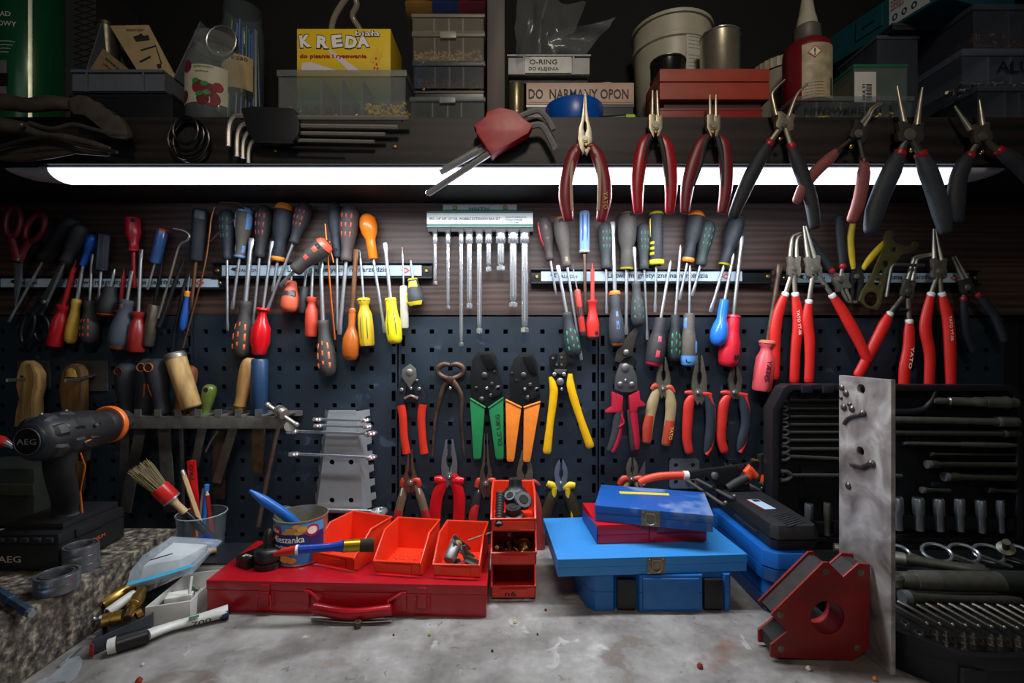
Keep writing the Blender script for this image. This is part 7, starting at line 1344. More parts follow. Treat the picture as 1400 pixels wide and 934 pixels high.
# blue and red boxes
mb_ = plast('1c62a8',.38)
z1 = BZ+.057; o = thing('moulded_blue_case','blue moulded plastic case with two black latches at the bottom of the pile','case',(.228,-.16,BZ))
pts = [(.118,-.232),(.130,-.244),(.158,-.244),(.164,-.236),(.194,-.236),(.199,-.246),(.296,-.246),(.300,-.236),(.330,-.236),(.333,-.244),(.340,-.243),(.346,-.234),(.344,-.09),(.112,-.09),(.106,-.18)]
pts = [(x,y) for x,y in pts]
for nm, za_, zb_ in (('base',BZ+.0006,BZ+.030),('lid',BZ+.0308,z1)):
    obj(nm, MB().plate([[Vector((x,y,za_)) for x,y in pts]],(0,0,zb_-za_)), mb_, o, bevel=.003)
for xa_, xb_ in ((.164,.194),(.300,.330)): obj('latch', MB().box(((xa_+xb_)/2,-.2405,BZ+.027),(xb_-xa_-.001,.010,.046),ch=.0015), mat('121317',.4), o)
obj('handle_grip', MB().box((.2475,-.246,BZ+.029),(.088,.006,.048),ch=.0025), mb_, o)
lb_ = mat('2f80c6',.36,0,.12,20); z2 = z1+.0275
def clasp(o, c, u, n, w, h, bent=0):
    m = mat('9a917c',.35,.9,.4,60,dark='4a4030'); q = obj('clasp', obx(c-n*.0006,u,n,(w,.0014,h),.0004), m, o); obj('clasp_lever', obx(c-n*.0022+Z*h*.08,u,n,(w*.40,.0024,h*.48),.0008), m, q)
    obj('clasp_wire', MB().tube([c-n*.003-u*w*.22+Z*h*.3,c-n*.0042-u*w*.24-Z*h*.2,c-n*.0042-Z*h*.38,c-n*.0042+u*w*.24-Z*h*.2,c-n*.003+u*w*.22+Z*h*.3],.0009,6,smooth=3), steel('b5ac94',.3), q)
    for sx in (-1,1):
        for sz in (-1,1): k_ = c-n*.0015+u*sx*w*.38+Z*sz*h*.36; obj('rivet', MB().lathe(k_,k_-n*.0009,[(0,.0013),(1,.0009)],8), m, q)
o, a_, b_, u, n = casebox('light_blue_box','wide light blue metal box in the middle of the pile','box',(.0705,-.252),(.3735,-.233),.176,z1+.0006,z2,lb_,.50,ch=.0008)
clasp(o, a_+(b_-a_)*.512-n*.0002+Z*(z1+.0145), u, n, .029, .026)
rd2 = mat('b50f1e',.28,0,.12,30,coat=.3); z3 = z2+.0318
o, a_, b_, u, n = casebox('red_box','glossy red metal box between the blue boxes','box',(.142,-.196),(.3305,-.182),.112,z2+.0006,z3,rd2,.47,ch=.0008)
obj('latch', obx(a_+(b_-a_)*.50-n*.0015+Z*(z2+.017),u,n,(.012,.003,.024),.0008), rd2, o); bl_ = mat('1a3f94',.4); obj('blue_side', MB().plate([[a_-u*.0004+Z*(z2+.002),a_-u*.0004+n*.11+Z*(z2+.002),a_-u*.0004+n*.11+Z*(z3-.014),a_-u*.0004+Z*(z3-.003)]],-u*.0006), bl_, o)
db = mat('14509c',.36,0,.3,22); z4 = z3+.0275
o, a_, b_, u, n = casebox('dark_blue_box','dusty dark blue metal box on top of the pile with yellow tape','box',(.1405,-.1785),(.3220,-.228),.124,z3+.0006,z4,db,.52,ch=.0008)
clasp(o, a_+(b_-a_)*.485-n*.0002+Z*(z3+.0140), u, n, .030, .0255)
tp = a_+(b_-a_).normalized()*.045+n*.087; tp.z = z4; R_ = Matrix.Rotation(math.atan2(u.y,u.x)+.14,3,'Z'); obj('yellow_tape', MB().box(tp+u*.036+Z*.0003,(.088,.0115,.0005),R_), plast('e0c820'), o)
m = mat('7f96b4',.8,0,.9,28,dark='14509c',alpha=.0) 
# dust: a separate thin layer of chalky smudges is part of the paint
dm = MC[('14509c', .36, 0, .3, 22, None, .0, 1., None, 0., 0., None, '')]; nt = dm.node_tree; bs = nt.nodes['Principled BSDF']; rp0 = bs.inputs['Base Color'].links[0].from_socket
tc = nt.nodes.new('ShaderNodeTexCoord'); nz = nt.nodes.new('ShaderNodeTexNoise'); nz.inputs['Scale'].default_value = 16; nz.inputs['Detail'].default_value = 7; nt.links.new(tc.outputs['Object'], nz.inputs['Vector'])
mr = nt.nodes.new('ShaderNodeMapRange'); mr.inputs[1].default_value = .54; mr.inputs[2].default_value = .66; mr.inputs[4].default_value = .6; nt.links.new(nz.outputs[0], mr.inputs[0])
mx = nt.nodes.new('ShaderNodeMix'); mx.data_type = 'RGBA'; nt.links.new(mr.outputs[0], mx.inputs[0]); nt.links.new(rp0, mx.inputs[6]); mx.inputs[7].default_value = lin('7f93ac'); nt.links.new(mx.outputs[2], bs.inputs['Base Color'])
# ================= right side =================
# moulded cases receding
def mcase(name, label, pts, z0, z1, m, seam, ch=.004, inset=.006):
    cen = Vector((sum(p[0] for p in pts)/len(pts), sum(p[1] for p in pts)/len(pts), 0)); o = thing(name, label, 'case', (cen.x, cen.y, z0)); zs_ = z0+(z1-z0)*seam
    V = [Vector((x, y, 0)) for x, y in pts]; I = [p+(cen-p).normalized()*inset for p in V]
    for nm, za_, zb_, A_, B_ in (('base', z0, zs_-.0006, I, V), ('lid', zs_+.0006, z1, V, I)): obj(nm, MB().rings([[p+Z*za_ for p in A_], [p+Z*zb_ for p in B_]]), m, o, bevel=ch)
    return o
mb2 = plast('0f57a6',.34)
def rr4(x0, x1, y0, y1, c): return [(x0,y0+c),(x0+c,y0),(x1-c,y0),(x1,y0+c),(x1,y1),(x0,y1)]
mcase('moulded_blue_case','lower blue moulded case lying lengthwise under the black case', rr4(.392,.462,-.262,-.06,.014), BZ+.0006, BZ+.053, mb2, .5)
oc = mcase('moulded_blue_case','upper blue moulded case lying lengthwise under the black case', rr4(.384,.462,-.272,-.05,.016), BZ+.0540, BZ+.100, mb2, .5)
ob = mcase('black_tool_case','black plastic case with a small label sticker on top of two blue cases', rr4(.398,.474,-.262,-.055,.008), BZ+.1010, BZ+.139, mat('17181a',.5,0,.3,60,bump=.1), .45, ch=.003)
zt5 = BZ+.1393; obj('sticker', MB().box((.432,-.160,zt5),(.022,.050,.0006),Matrix.Rotation(.12,3,'Z')), mat('a8c2d6',.35,0,.2), ob); obj('sticker_red_edge', MB().box((.4215,-.162,zt5+.0004),(.002,.050,.0004),Matrix.Rotation(.12,3,'Z')), plast('b0201c'), ob); obj('sticker_print', MB().box((.433,-.142,zt5+.0005),(.012,.010,.0004),Matrix.Rotation(.12,3,'Z')), mat('22201f'), ob)
for k in range(7): obj('grip_ridge', MB().box((.440,-.252+.007*k,zt5),(.040,.0022,.0012),Matrix.Rotation(.5,3,'Z')), mat('1d1e20',.5), ob)
obj('side_rib', MB().box((.398,-.175,BZ+.112),(.002,.08,.002)), mat('26272a',.5), ob)
# hooks and plates on the pegboard
def hookplate(x0, y0, x1, y1, lab, tips):
    o = thing('double_hook', lab, 'hook', P((x0+x1)/2,y1,0)); platepx('plate', [(x0+3,y0),(x1-3,y0),(x1,y0+3),(x1,y1-3),(x1-3,y1),(x0+3,y1),(x0,y1-3),(x0,y0+3)], -.0035, .0018, mat('8a8e92',.25,.7,.3), o, holes=((x0+9,y0+9,3),(x1-9,y0+9,3),(x0+9,y1-9,3),(x1-9,y1-9,3)), bevel=0)
    for a_, b_, Yt in tips:
        A = P(*a_,-.004); B = P(*b_,Yt); obj('prong', MB().tube([A,A+(B-A)*.5,B-(B-A)*.06,B+Vector((0,0,.006))],.0032,10,smooth=3), steel('7c7872',.4), o); obj('prong_tip', MB().ball(B+Vector((0,0,.006)),.0036), steel('7c7872',.4), o)
hookplate(915,627,956,668,'clear steel hook plate with two long prongs behind the orange handled pliers',(((939,657),(992,692),-.13),((953,656),(1004,683),-.13)))
hookplate(864,626,882,660,'narrow steel hook plate just right of the small cutters',(((870,656),(880,668),-.05),))
hookplate(990,628,1026,652,'dull steel hook plate with two prongs above the black case',(((1022,662),(1042,672),-.06),((1040,660),(1061,671),-.06)))
# large pliers lying on the hooks
o = thing('water_pump_pliers','big pliers with one long orange handle resting level on the hooks','pliers',P(930,655,-.075)); Yp = -.075; sP = (1+Yp)/F
obj('orange_handle', MB().tube([P(x,y,Yp) for x,y in ((874,660),(885,655),(905,651),(935,650))],[.006,.0075,.0075,.0075],14,flat=.75,smooth=4,up=(0,-1,0)), plast('e2482a',.35), o); obj('white_collar', MB().tube([P(934,650,Yp),P(941,650,Yp)],.0085,14), plast('cfcac0'), o)
platepx('dark_arm', [(940,645),(965,641),(1000,637),(1016,634),(1018,639),(1008,652),(990,664),(978,662),(965,652),(940,655)], Yp, .009, mat('1b1c1e',.45,.3), o, bevel=.0015)
platepx('lower_jaw', [(975,655),(990,660),(1012,660),(1022,650),(1024,668),(1000,684),(985,676)], Yp+.004, .009, mat('202124',.45,.3), o, bevel=.0015); bolt(977,650.5,5,Yp-.006,o)
obj('second_handle', MB().tube([P(x,y,Yp-.012) for x,y in ((995,668),(1008,660),(1022,653))],[.008,.009,.008],14,flat=.8), rubber('1f2126'), o); obj('orange_end', MB().tube([P(x,y,Yp-.012) for x,y in ((1016,660),(1024,650),(1022,641),(1034,652))],[.006,.009,.009,.006],12,flat=.7,smooth=3), plast('e8502a',.35), o)
o = thing('quick_clamp','small clamp with black jaw and orange pad above the black case','clamp',P(1045,650,-.06)); platepx('black_frame', [(1036,622),(1047,619),(1048,630),(1044,640),(1052,650),(1045,662),(1035,655),(1038,638)], -.06, .010, mat('1a1b1c',.5), o, bevel=.001); obj('orange_pad', MB().box(P(1052,657,-.070),(.030,.012,.014),Matrix.Rotation(.25,3,'Y'),ch=.003), plast('e0481c'), o); obj('brass_bolt', MB().lathe(P(1027,629,-.06),P(1036,630,-.06),[(0,.0035),(.5,.0035),(.55,.0022),(1,.0022)],12), mat('b89a50',.3,.9,.3), o)
# magnet holder
mr_ = mat('8e1815',.42,0,.55,16,dark='2a0f0d'); Ym = -.362
MO = [(1054,840),(1125.7,768.6),(1133,768.6),(1153,788.6),(1174,770),(1190,771.4),(1188.6,885.7),(1165.7,903),(1054,898.6),(1054,881),(1077,863)]
zmin = min(P(x,y,Ym).z for x,y in MO); o = thing('magnetic_square','red arrow-shaped welding magnet with a round hole, leaning on the steel plate','welding magnet',P(1120,903,Ym)); dzm = BZ+.0008-zmin
def mp(x, y, Y_): p = P(x, y, Ym); p.z += dzm; p.y = Y_; return p
hole = [(1131.4+23*math.cos(k*math.pi/16),844+23*math.sin(k*math.pi/16)) for k in range(32)]
for nm, ya_ in (('front_plate',Ym),('back_plate',Ym+.032)): obj(nm, MB().plate([[mp(x,y,ya_) for x,y in MO],[mp(x,y,ya_) for x,y in hole]],(0,.0035,0)), mr_, o, bevel=.0006)
cx_, cy_ = 1127, 842; IN = [(x+(cx_-x)*.06, y+(cy_-y)*.06) for x, y in MO]; hole2 = [(1131.4+25*math.cos(k*math.pi/16),844+25*math.sin(k*math.pi/16)) for k in range(32)]
obj('magnet_core', MB().plate([[mp(x,y,Ym+.0036) for x,y in IN],[mp(x,y,Ym+.0036) for x,y in hole2]],(0,.0283,0)), mat('2c2726',.6,.3,.6,60), o)
hl = MB(); hl.rings([[mp(x,y,Ym+yy) for x,y in hole] for yy in (0,.0355)],False,False); obj('hole_liner', hl, mr_, o)
for x, y in ((1129,781),(1176,783),(1066.5,840),(1067.5,886.5),(1172,886)): q = mp(x,y,Ym); obj('rivet', MB().lathe(q,q+Vector((0,-.0014,0)),[(0,.0048),(.7,.0046),(1,.003)],14), mat('8a7a66',.4,.8,.5), o)
# steel plate
pm = mat('9a9592', .50, .35, .0, 10); nt = pm.node_tree; bs = nt.nodes['Principled BSDF']; tc = nt.nodes.new('ShaderNodeTexCoord'); nz = nt.nodes.new('ShaderNodeTexNoise'); nz.inputs['Scale'].default_value = 20; nz.inputs['Detail'].default_value = 9; nz.inputs['Distortion'].default_value = .8; nt.links.new(tc.outputs['Object'], nz.inputs['Vector'])
rp = nt.nodes.new('ShaderNodeValToRGB'); e = rp.color_ramp.elements; e[0].position = .30; e[0].color = lin('5c5450'); e[1].position = .68; e[1].color = lin('c4c0bd'); q = e.new(.5); q.color = lin('948d89'); nt.links.new(nz.outputs[0], rp.inputs[0]); nt.links.new(rp.outputs[0], bs.inputs['Base Color'])
bpn = nt.nodes.new('ShaderNodeBump'); bpn.inputs['Strength'].default_value = .3; bpn.inputs['Distance'].default_value = .001; nt.links.new(nz.outputs[0], bpn.inputs['Height']); nt.links.new(bpn.outputs[0], bs.inputs['Normal'])
A = Vector((.4705,-.3043,0)); B = Vector((.4782,-.390,0)); up_ = (B-A).normalized(); nr = Vector((-up_.y, up_.x, 0)); nr = nr if nr.x > 0 else -nr; zt6 = EYE-.0484; LP = (B-A).length
o = thing('steel_plate','tall grey steel plate with weld beads standing on edge at right','steel plate',((A+B)/2+Z*BZ))
def pw(px, py):  # photo point -> point on the plate face
    d = Vector(((px-700)/F, 1, -(py-467)/F)); C0 = Vector((0,-1,EYE)); t = (A-C0).dot(nr)/d.dot(nr); return C0+d*t
def ph(px, py, r): c = pw(px, py); return [c+up_*(r*math.cos(k*math.pi/7))+Z*(r*math.sin(k*math.pi/7)) for k in range(14)]
obj('plate', MB().plate([[A+Z*(BZ+.0006),B+Z*(BZ+.0006),B+Z*zt6,A+Z*zt6], ph(1177,532,.0068), ph(1176,617,.0064)], nr*.0062), pm, o, bevel=.0006)
wm = mat('6a625e',.35,.8,.5,120,dark='3a332f',bump=.3)
for pts_, r in (([(1155,580),(1160,573),(1168,569),(1177,567),(1181,565)],.0035),([(1165,636),(1172,637),(1181,639),(1188,636),(1193,634)],.0042)):
    pp = [pw(*q_)-nr*.001 for q_ in pts_]; obj('weld_bead', MB().tube(pp,[r*.8,r,r*1.1,r,r*.9],8,flat=.7,smooth=4), wm, o); obj('weld_bead_end', MB().ball(pp[-1],r*1.25,10,6), wm, o)
for x, y, r in ((1151,530,.0045),(1157,538,.0052),(1154,557,.0052),(1165,559,.0050),(1162,553,.004),(1160,664,.0052),(1150,544,.003)): obj('weld_spatter', MB().ball(pw(x,y)-nr*.0005,r,10,6,(.6,1,1)), wm, o)
# ---- socket set: lid standing ----
bk3 = mat('15161a',.42,0,.3,40,bump=.05); gs = dsteel('77766a',.30); gs2 = dsteel('5a594f',.34); ch2 = steel('a0a4a8',.22)
YL = -.100; o = thing('socket_set_case','big open black socket set case, its lid standing against the pegboard','tool case',(.72,-.15,BZ))
lo = [(1056,560),(1072,530),(1080,526),(1385,527),(1395,535),(1399,560),(1399,742),(1056,742)]
obj('lid_back', MB().plate([[P(x,y,YL+.018) for x,y in lo]],(0,.010,0)), bk3, o, bevel=.002)
li = [(1066,562),(1080,538),(1086,534),(1378,535),(1387,541),(1391,562),(1391,736),(1064,736)]
obj('lid_rim', MB().plate([[P(x,y,YL-.012) for x,y in lo],[P(x,y,YL-.012) for x,y in li]],(0,.032,0)), bk3, o, bevel=.0015)
ins = obj('lid_insert', MB().plate([[P(x,y,YL+.006) for x,y in li]],(0,.011,0)), mat('101114',.38,0,.3,30), o, bevel=.001)
obj('carry_handle', MB().tube([P(x,y,YL-.004) for x,y in ((1205,528),(1204,560),(1222,563),(1258,561),(1272,548),(1280,530))],.006,10,smooth=3), bk3, o)
for x in (1103,1132): obj('lid_latch', MB().box(P(x,532,YL-.013),(.020,.006,.014),ch=.002), mat('22242a',.35), o)
for (x0,y0,x1,y1) in ((1095,638,1130,650),(1100,652,1138,664),(1225,578,1280,586),(1240,598,1286,604),(1325,656,1350,664),(1276,660,1298,666)): obj('insert_pad', quad_plate(x0,y0,x1,y1,YL+.001,.007), mat('1b1d21',.3,0,.2), ins, bevel=.002)
for k, (y, hw_) in enumerate(((547,3.2),(558.5,5),(569.5,5.5),(580.5,6),(591,6.5),(602,7),(614,7.5),(627,8),(650,10.5))):
    Yw = YL-.002; s = (1+Yw)/F; oo = thing('combination_spanner', ('smallest spanner, top of the column in the case lid','second spanner from the top in the case lid','third spanner from the top in the case lid','fourth spanner from the top in the case lid','fifth spanner from the top in the case lid','sixth spanner from the top in the case lid','seventh spanner from the top in the case lid','eighth spanner down, slightly tilted, in the case lid','largest spanner, lowest and apart from the others in the case lid')[k], 'spanner', P(1075,y,Yw), 'spanners in the socket case lid')
    xe = 1160 if k < 8 else 1158; dy = 3 if k == 7 else 0
    obj('shank', MB().tube([P(1080,y-dy,Yw),P(xe,y+dy*.4,Yw)],(1.2+.16*k)*s,8,flat=.7), gs if k else gs2, oo); c = P(1073,y-dy,Yw); q_ = hw_*s*.62
    obj('open_jaw', MB().tube([c+Vector((-q_*1.1,-.003,q_*.9)),c+Vector((q_*.2,-.002,q_*.85)),c+Vector((q_*1.3,0,0)),c+Vector((q_*.2,-.002,-q_*.85)),c+Vector((-q_*1.1,-.003,-q_*.9))],q_*.42,8,smooth=3), ch2, oo)
def bar2(lab, x0, y0, x1, y1, segs, Yb=YL-.008, cat='extension bar', name='extension_bar', m=None):
    oo = thing(name, lab, cat, P(x0,y0,Yb)); A = P(x0,y0,Yb); B = P(x1,y1,Yb); s = (1+Yb)/F
    for nm, prof, mm in segs: obj(nm, MB().lathe(A,B,[(t,r*s) for t,r in prof],16), mm, oo)
    return oo
bar2('thick stubby extension bar with wide collar, top right of the case lid',1276,548,1344,550,[('bar',[(0,3.4),(.1,5),(.28,4.4),(.3,6),(.78,6),(.8,7),(1,7)],gs)])
bar2('large smooth deep socket lying level at the top right of the case lid',1345,550,1388,551,[('socket_wall',[(0,7.5),(.1,8),(.55,8),(.62,9),(.72,9),(.76,7),(1,7)],gs)],cat='socket',name='deep_socket')
bar2('longest thick extension bar across the case lid',1213,574,1389,577,[('bar',[(0,5),(.80,5),(.84,6.5),(.86,7.5),(1,7.5)],gs),('bright_ring',[(.845,7.2),(.865,7.9),(.885,7.2)],ch2)])
bar2('second long extension bar, just below the thickest one',1213,592,1392,593,[('bar',[(0,4),(.85,4),(.88,5),(1,5)],gs2),('bright_ring',[(.88,5.3),(.9,5.3)],ch2)])
bar2('sliding bar with a bright end and ball knob in the middle of the case lid',1236,606,1388,609,[('bar',[(0,2.5),(.05,3),(.5,3.2),(.52,4),(.9,4),(1,2.6)],gs),('bright_end',[(-.005,2.6),(.04,2.8)],ch2)],cat='sliding bar',name='sliding_bar')
bar2('thin short rod with a small bright head in the case lid',1272,621,1390,622,[('bar',[(0,3),(.04,3),(.05,1.6),(1,1.6)],gs2)],cat='rod',name='thin_rod')
bar2('extension bar with round bright socket end facing left, middle right of the case lid',1268,635,1388,636,[('bar',[(0,5.5),(.1,5.5),(.14,3.6),(1,3.8)],gs2),('bright_end',[(-.01,5.6),(.03,5.8)],ch2)])
bar2('knurled ratchet handle with a bright round head in the case lid',1291,652,1387,654,[('handle',[(0,6),(.15,6.5),(.22,5),(.45,4),(.95,4.6),(1,4)],gs2),('bright_end',[(-.01,6.2),(.04,6.6)],ch2)],cat='ratchet handle',name='ratchet_wrench')
bar2('short small extension bar left of centre below the ratchet handle',1260,670,1298,671,[('bar',[(0,4),(.2,4),(.25,2.8),(1,2.8)],gs2),('bright_end',[(-.01,4.1),(.08,4.3)],ch2)])
bar2('short small extension bar at the right below the ratchet handle',1350,670,1390,672,[('bar',[(0,4),(.2,4),(.25,2.8),(1,2.8)],gs2)])
bar2('short bright adaptor beside the steel plate in the case lid',1213,650,1232,651,[('bar',[(0,4),(.5,4),(.6,2.8),(1,2.8)],gs)],cat='adaptor',name='socket_adaptor')
for k, (x, w_, yt) in enumerate(((1226,7.5,680),(1255,7,681),(1283,6.5,682),(1311,6.2,682),(1340,6,684),(1367,4.6,684),(1106,5.5,689),(1131,4.5,688))):
    Yb = YL-.010; s = (1+Yb)/F; A = P(x,yt,Yb); B = P(x+(2 if k < 6 else 0),yt+44,Yb); nm = ('largest deep socket standing beside the steel plate','second deep socket from the steel plate','third deep socket from the steel plate','fourth deep socket from the steel plate','fifth deep socket from the steel plate','slimmest deep socket at the right end of the row','deep socket left of the steel plate, the thicker of two','deep socket left of the steel plate, the slimmer of two')[k]
    oo = thing('deep_socket', nm, 'socket', B, 'deep sockets in the case lid'); obj('socket_wall', MB().lathe(A,B,[(0,w_*s*.9),(.04,w_*s),(.48,w_*s),(.54,w_*s*.8),(1,w_*s*.78)],18), ch2 if k < 7 else gs, oo); obj('bore', MB().lathe(A+Vector((0,0,.0003)),A+Vector((0,0,.0009)),[(0,w_*s*.66),(1,w_*s*.62)],6), mat('08080a',.6), oo)
    obj('socket_clip', MB().box(P(x+14,yt+33,YL-.004),(.020,.010,.024),ch=.003), bk3, ins)
# ---- base tray ----
TZ = BZ+.048
foot = [(.484,-.10),(.484,-.335),(.492,-.375),(.535,-.425),(.56,-.432),(.98,-.432),(.98,-.10)]
obj('base_shell', MB().plate([[Vector((x,y,BZ+.0008)) for x,y in foot]],(0,0,.034)), bk3, o, bevel=.004)
fi = [(.494,-.108),(.494,-.330),(.502,-.368),(.541,-.415),(.563,-.421),(.97,-.421),(.97,-.108)]
obj('base_rim', MB().plate([[Vector((x,y,BZ+.034)) for x,y in foot],[Vector((x,y,BZ+.034)) for x,y in fi]],(0,0,.016)), bk3, o, bevel=.0015)
obj('hinge_bar', MB().lathe((.49,-.104,BZ+.056),(.96,-.104,BZ+.056),[(0,.004),(1,.004)],10), bk3, o)
bi = obj('base_insert', MB().plate([[Vector((x,y,BZ+.0352)) for x,y in fi]],(0,0,.004)), mat('0e0f11',.4), o)
for a_ in ((.545,-.4285),(.62,-.4345),(.80,-.4345)): obj('front_latch', MB().box((a_[0],a_[1],BZ+.020),(.028,.006,.030),ch=.002), mat('1c1d21',.4), o)
SZ0 = BZ+.0400
# ring spanners along the hinge: big offset rings
for k, px in enumerate((1228,1281,1318,1352,1390)):
    c = G(px, 755+k*.6, SZ0+.018); R = .0165 if k else .013; nm = ('small bright ring spanner head right beside the steel plate','first large ring spanner head in the row near the hinge','second large ring spanner head in the row near the hinge','third large ring spanner head in the row near the hinge','fourth large ring spanner head at the right edge')[k]
    oo = thing('ring_spanner', nm, 'spanner', c, 'ring spanners near the hinge'); u_ = Vector((.9,-.42,0)).normalized(); v_ = Vector((.30,.62,.50)).normalized()
    obj('ring_head', MB().tube([c+u_*R*1.25*math.cos(t*.3927)+v_*R*math.sin(t*.3927) for t in range(16)],.0030,8,smooth=1,closed=True), ch2, oo); obj('shank', MB().tube([c+u_*R*1.2,c+u_*(R+.045)+Vector((0,0,-.012))],[.003,.0028],8), gs, oo)
def tube3(lab, p0, p1, z0, z1, segs, cat, name):
    A = G(*p0, z0); B = G(*p1, z1); oo = thing(name, lab, cat, A)
    for nm, prof, mm in segs: obj(nm, MB().lathe(A,B,prof,20), mm, oo)
    return oo, A, B
tube3('long satin ratchet handle with a knurled grip running to the right, nearer the hinge',(1140,749),(1352,782),BZ+.062,BZ+.058,[('handle',[(0,.008),(.08,.009),(.12,.006),(.2,.0085),(.48,.0085),(.5,.0075),(.85,.0075),(.95,.009),(1,.005)],gs),('knurled_band',[(.3,.0094),(.48,.0094)],steel('a8a6a0',.35))],'ratchet handle','ratchet_wrench')
oo, A, B = tube3('thickest torque bar with knurled collar and dark green-grey grip in the case base',(1226,793),(1412,797),BZ+.066,BZ+.062,[('tube_body',[(0,.009),(.04,.012),(.10,.0125),(.12,.0135),(.30,.0135),(.32,.0145),(.72,.0145),(.76,.0155),(1,.0155)],gs),('knurled_collar',[(.12,.0142),(.29,.0142)],steel('8a887e',.4)),('dark_grip',[(.74,.0163),(1,.0163)],rubber('1a1f18'))],'torque wrench','torque_wrench')
h = A+Vector((-.010,0,.001)); obj('ratchet_head', MB().lathe(h-Z*.008,h+Z*.010,[(0,.014),(.2,.017),(.8,.017),(1,.014)],20), gs, oo); obj('drive_square', MB().box(h+Z*.013,(.008,.008,.010)), ch2, oo)
oo, A, B = tube3('slender steel ratchet with a bright round head below the torque bar',(1236,817),(1395,822),BZ+.055,BZ+.053,[('handle',[(0,.009),(.05,.0095),(.12,.0065),(.5,.005),(.9,.0065),(1,.005)],gs2),('bright_head',[(-.02,.0095),(.04,.0100)],ch2)],'ratchet handle','ratchet_wrench')
oo, A, B = tube3('round black ratchet head with upright square drive at the right of the hinge',(1375,752),(1376,741),BZ+.070,BZ+.092,[('drive_stem',[(0,.012),(.25,.012),(.3,.005),(1,.005)],gs2)],'ratchet head','ratchet_drive')
# rows of hex keys / bits
ORD = ['first','second','third','fourth','fifth','sixth','seventh','eighth','ninth','tenth','eleventh','twelfth','thirteenth']
for k in range(13):
    x0 = 1220+16.5*k; A = G(x0, 826+.35*k, SZ0+.010); B = G(x0+47+k*1.2, 853+k*.9, SZ0+.008)
    oo = thing('long_hex_key', ('leftmost' if k == 0 else 'rightmost' if k == 12 else ORD[k]+' from the left')+' thin dark hex key of the slanting row in the case base', 'hex key', A, 'hex keys in the slanting row'); obj('key_shaft', MB().tube([A+Vector((-.003,.008,0)),A,B],[.0022,.0022,.0020],6,smooth=1), dsteel('6a6358',.35), oo); obj('key_tip', MB().ball(B,.0030,8,6), steel('8f8a7a',.3), oo)
for k, (x, y, r) in enumerate(((1220,838,4.4),(1237,851,5.2),(1256,864,5.2))):
    A = G(x,y,SZ0+.012); oo = thing('small_socket', ('small bright socket nearest the steel plate in the case base','second small bright socket along the slanted rim of the case base','third small bright socket along the slanted rim of the case base')[k], 'socket', A); rr_ = r*.00095; obj('socket_wall', MB().lathe(A-Z*.011,A,[(0,rr_*.9),(.9,rr_),(1,rr_*.9)],16), ch2, oo); obj('bore', MB().lathe(A+Z*.0002,A+Z*.0008,[(0,rr_*.6),(1,rr_*.6)],6), mat('08080a'), oo)
bn = 0
for r_ in range(3):
    for k in range(13):
        x = 1268+r_*13+k*12.5-(k*.0); y = 862+r_*9.5+k*.8; 
        if x > 1410: continue
        A = G(x, y, SZ0+.012); 
        if A.y < -.412: continue
        oo = thing('screwdriver_bit', ('tiny steel bit in the '+('back','middle','front')[r_]+' row by the case rim, '+ORD[k]+' from left'), 'bit', A, 'bits standing in rows in the case base'); obj('bit_shank', MB().lathe(A-Z*.012,A,[(0,.0034),(.6,.0034),(.62,.0024),(1,.0016)],6), steel('8f8b7e',.3) if (k+r_) % 3 else dsteel('55524a',.3), oo, flat=True); bn += 1
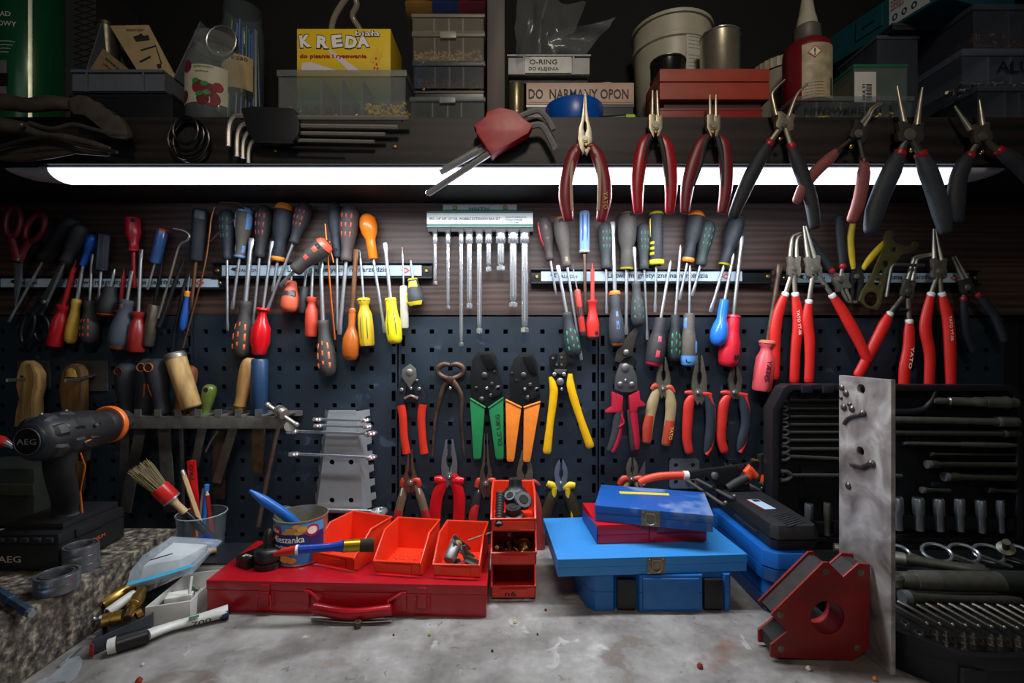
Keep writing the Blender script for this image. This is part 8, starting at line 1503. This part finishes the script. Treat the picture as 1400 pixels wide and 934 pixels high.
# specks and crumbs on the worktop
def crumb(x, y, r, col, lab, name='crumb', cat='debris', seg=8, prof=None, metal=0.):
    c = G(x, y, BZ+.0002); oo = obj(name, MB().lathe(c, c+Z*r*1.4, prof or [(0,r*.8),(.4,r),(1,r*.5)], seg), mat(col,.5,metal,.5,200)); tag(oo, lab, cat); return oo
c = G(489,858,BZ+.0002); oo = thing('small_nut','small rusty nut standing on the worktop in front of the red case handle','nut',c); obj('nut_body', MB().lathe(c,c+Z*.009,[(0,.0050),(.08,.0056),(.92,.0056),(1,.0050)],6), mat('6a5a4a',.5,.7,.6), oo, flat=True); obj('bore', MB().lathe(c+Z*.0091,c+Z*.0096,[(0,.003),(1,.003)],12), mat('17120e'), oo)
crumb(704,852,.0030,'c9b894','pale chip on the worktop below the stacked bins','chip'); crumb(746,835,.0022,'7a1f1c','small dark red paint chip on the worktop right of the stacked bins','paint_chip'); crumb(957,913,.0042,'8c2f1c','rust-red round washer mark lying low on the worktop at right','washer')
crumb(735,868,.0016,'17161a','tiny black crumb left of two on the worktop','crumb'); crumb(673,891,.0018,'17161a','tiny black crumb in the middle of the front worktop','crumb'); crumb(587,869,.0024,'b09a2c','yellowish wood shaving on the front worktop','shaving'); crumb(538,869,.0016,'3a2a1c','small brown crumb below the red case','crumb')
crumb(1105,916,.0034,'d8cfc0','white chalk crumb at the front of the worktop near the magnet','chip'); crumb(1196,930,.0030,'c8601c','orange paint flake at the bottom edge right of the magnet','paint_chip'); crumb(190,933,.0042,'8c1f1c','dark red paint flake at the lower left of the worktop','paint_chip'); crumb(195,910,.0022,'cfc8b4','small pale crumb at the lower left of the worktop','chip')
# lettering printed along plier handles
wl = mat('e6ded6', .5, 0, 0); gl_ = mat('c9a66a', .5, 0, 0)
def handle_text(o, s_, x0, y0, x1, y1, hpx, m, Y, flip=False):
    a = P(x0, y0, Y); b = P(x1, y1, Y); u = (b-a).normalized(); v = Vector((-u.z, 0, u.x)); 
    if u.cross(v).y > 0: v = -v
    text(s_, o, m, a, u, v, width=(b-a).length, height=hpx*(1+Y)/F, name='lettering', lift=.0002)
def by_label(t): return next(o for o in COL.objects if o.get('label', '').startswith(t))
handle_text(by_label('red handled circlip pliers with bent tips, leftmost'), 'YATO YT-06', 1089, 424, 1092, 458, 4.2, wl, -.0318-.0098)
handle_text(by_label('red handled circlip pliers with straight tips'), 'YATO YT-06', 1297, 432, 1300, 466, 4.2, wl, -.0318-.0106-.0100)
handle_text(by_label('red handled circlip pliers with bent tips, wide'), 'YATO', 1246, 474, 1242, 504, 4.2, wl, -.0318-.006-.0102)
handle_text(by_label('long nose pliers with wine red'), 'YATO', 825, 262, 825, 286, 6, gl_, -.2425-.0100)
handle_text(by_label('combination pliers with beige and rusty'), 'YATO', 917, 583, 914, 601, 4.5, gl_, -.0165-.0110)
handle_text(by_label('faded pink-red screwdriver'), 'YATO', 1050, 492, 1044, 520, 6.5, mat('4a1418', .5, 0, 0), -.026-.0200)
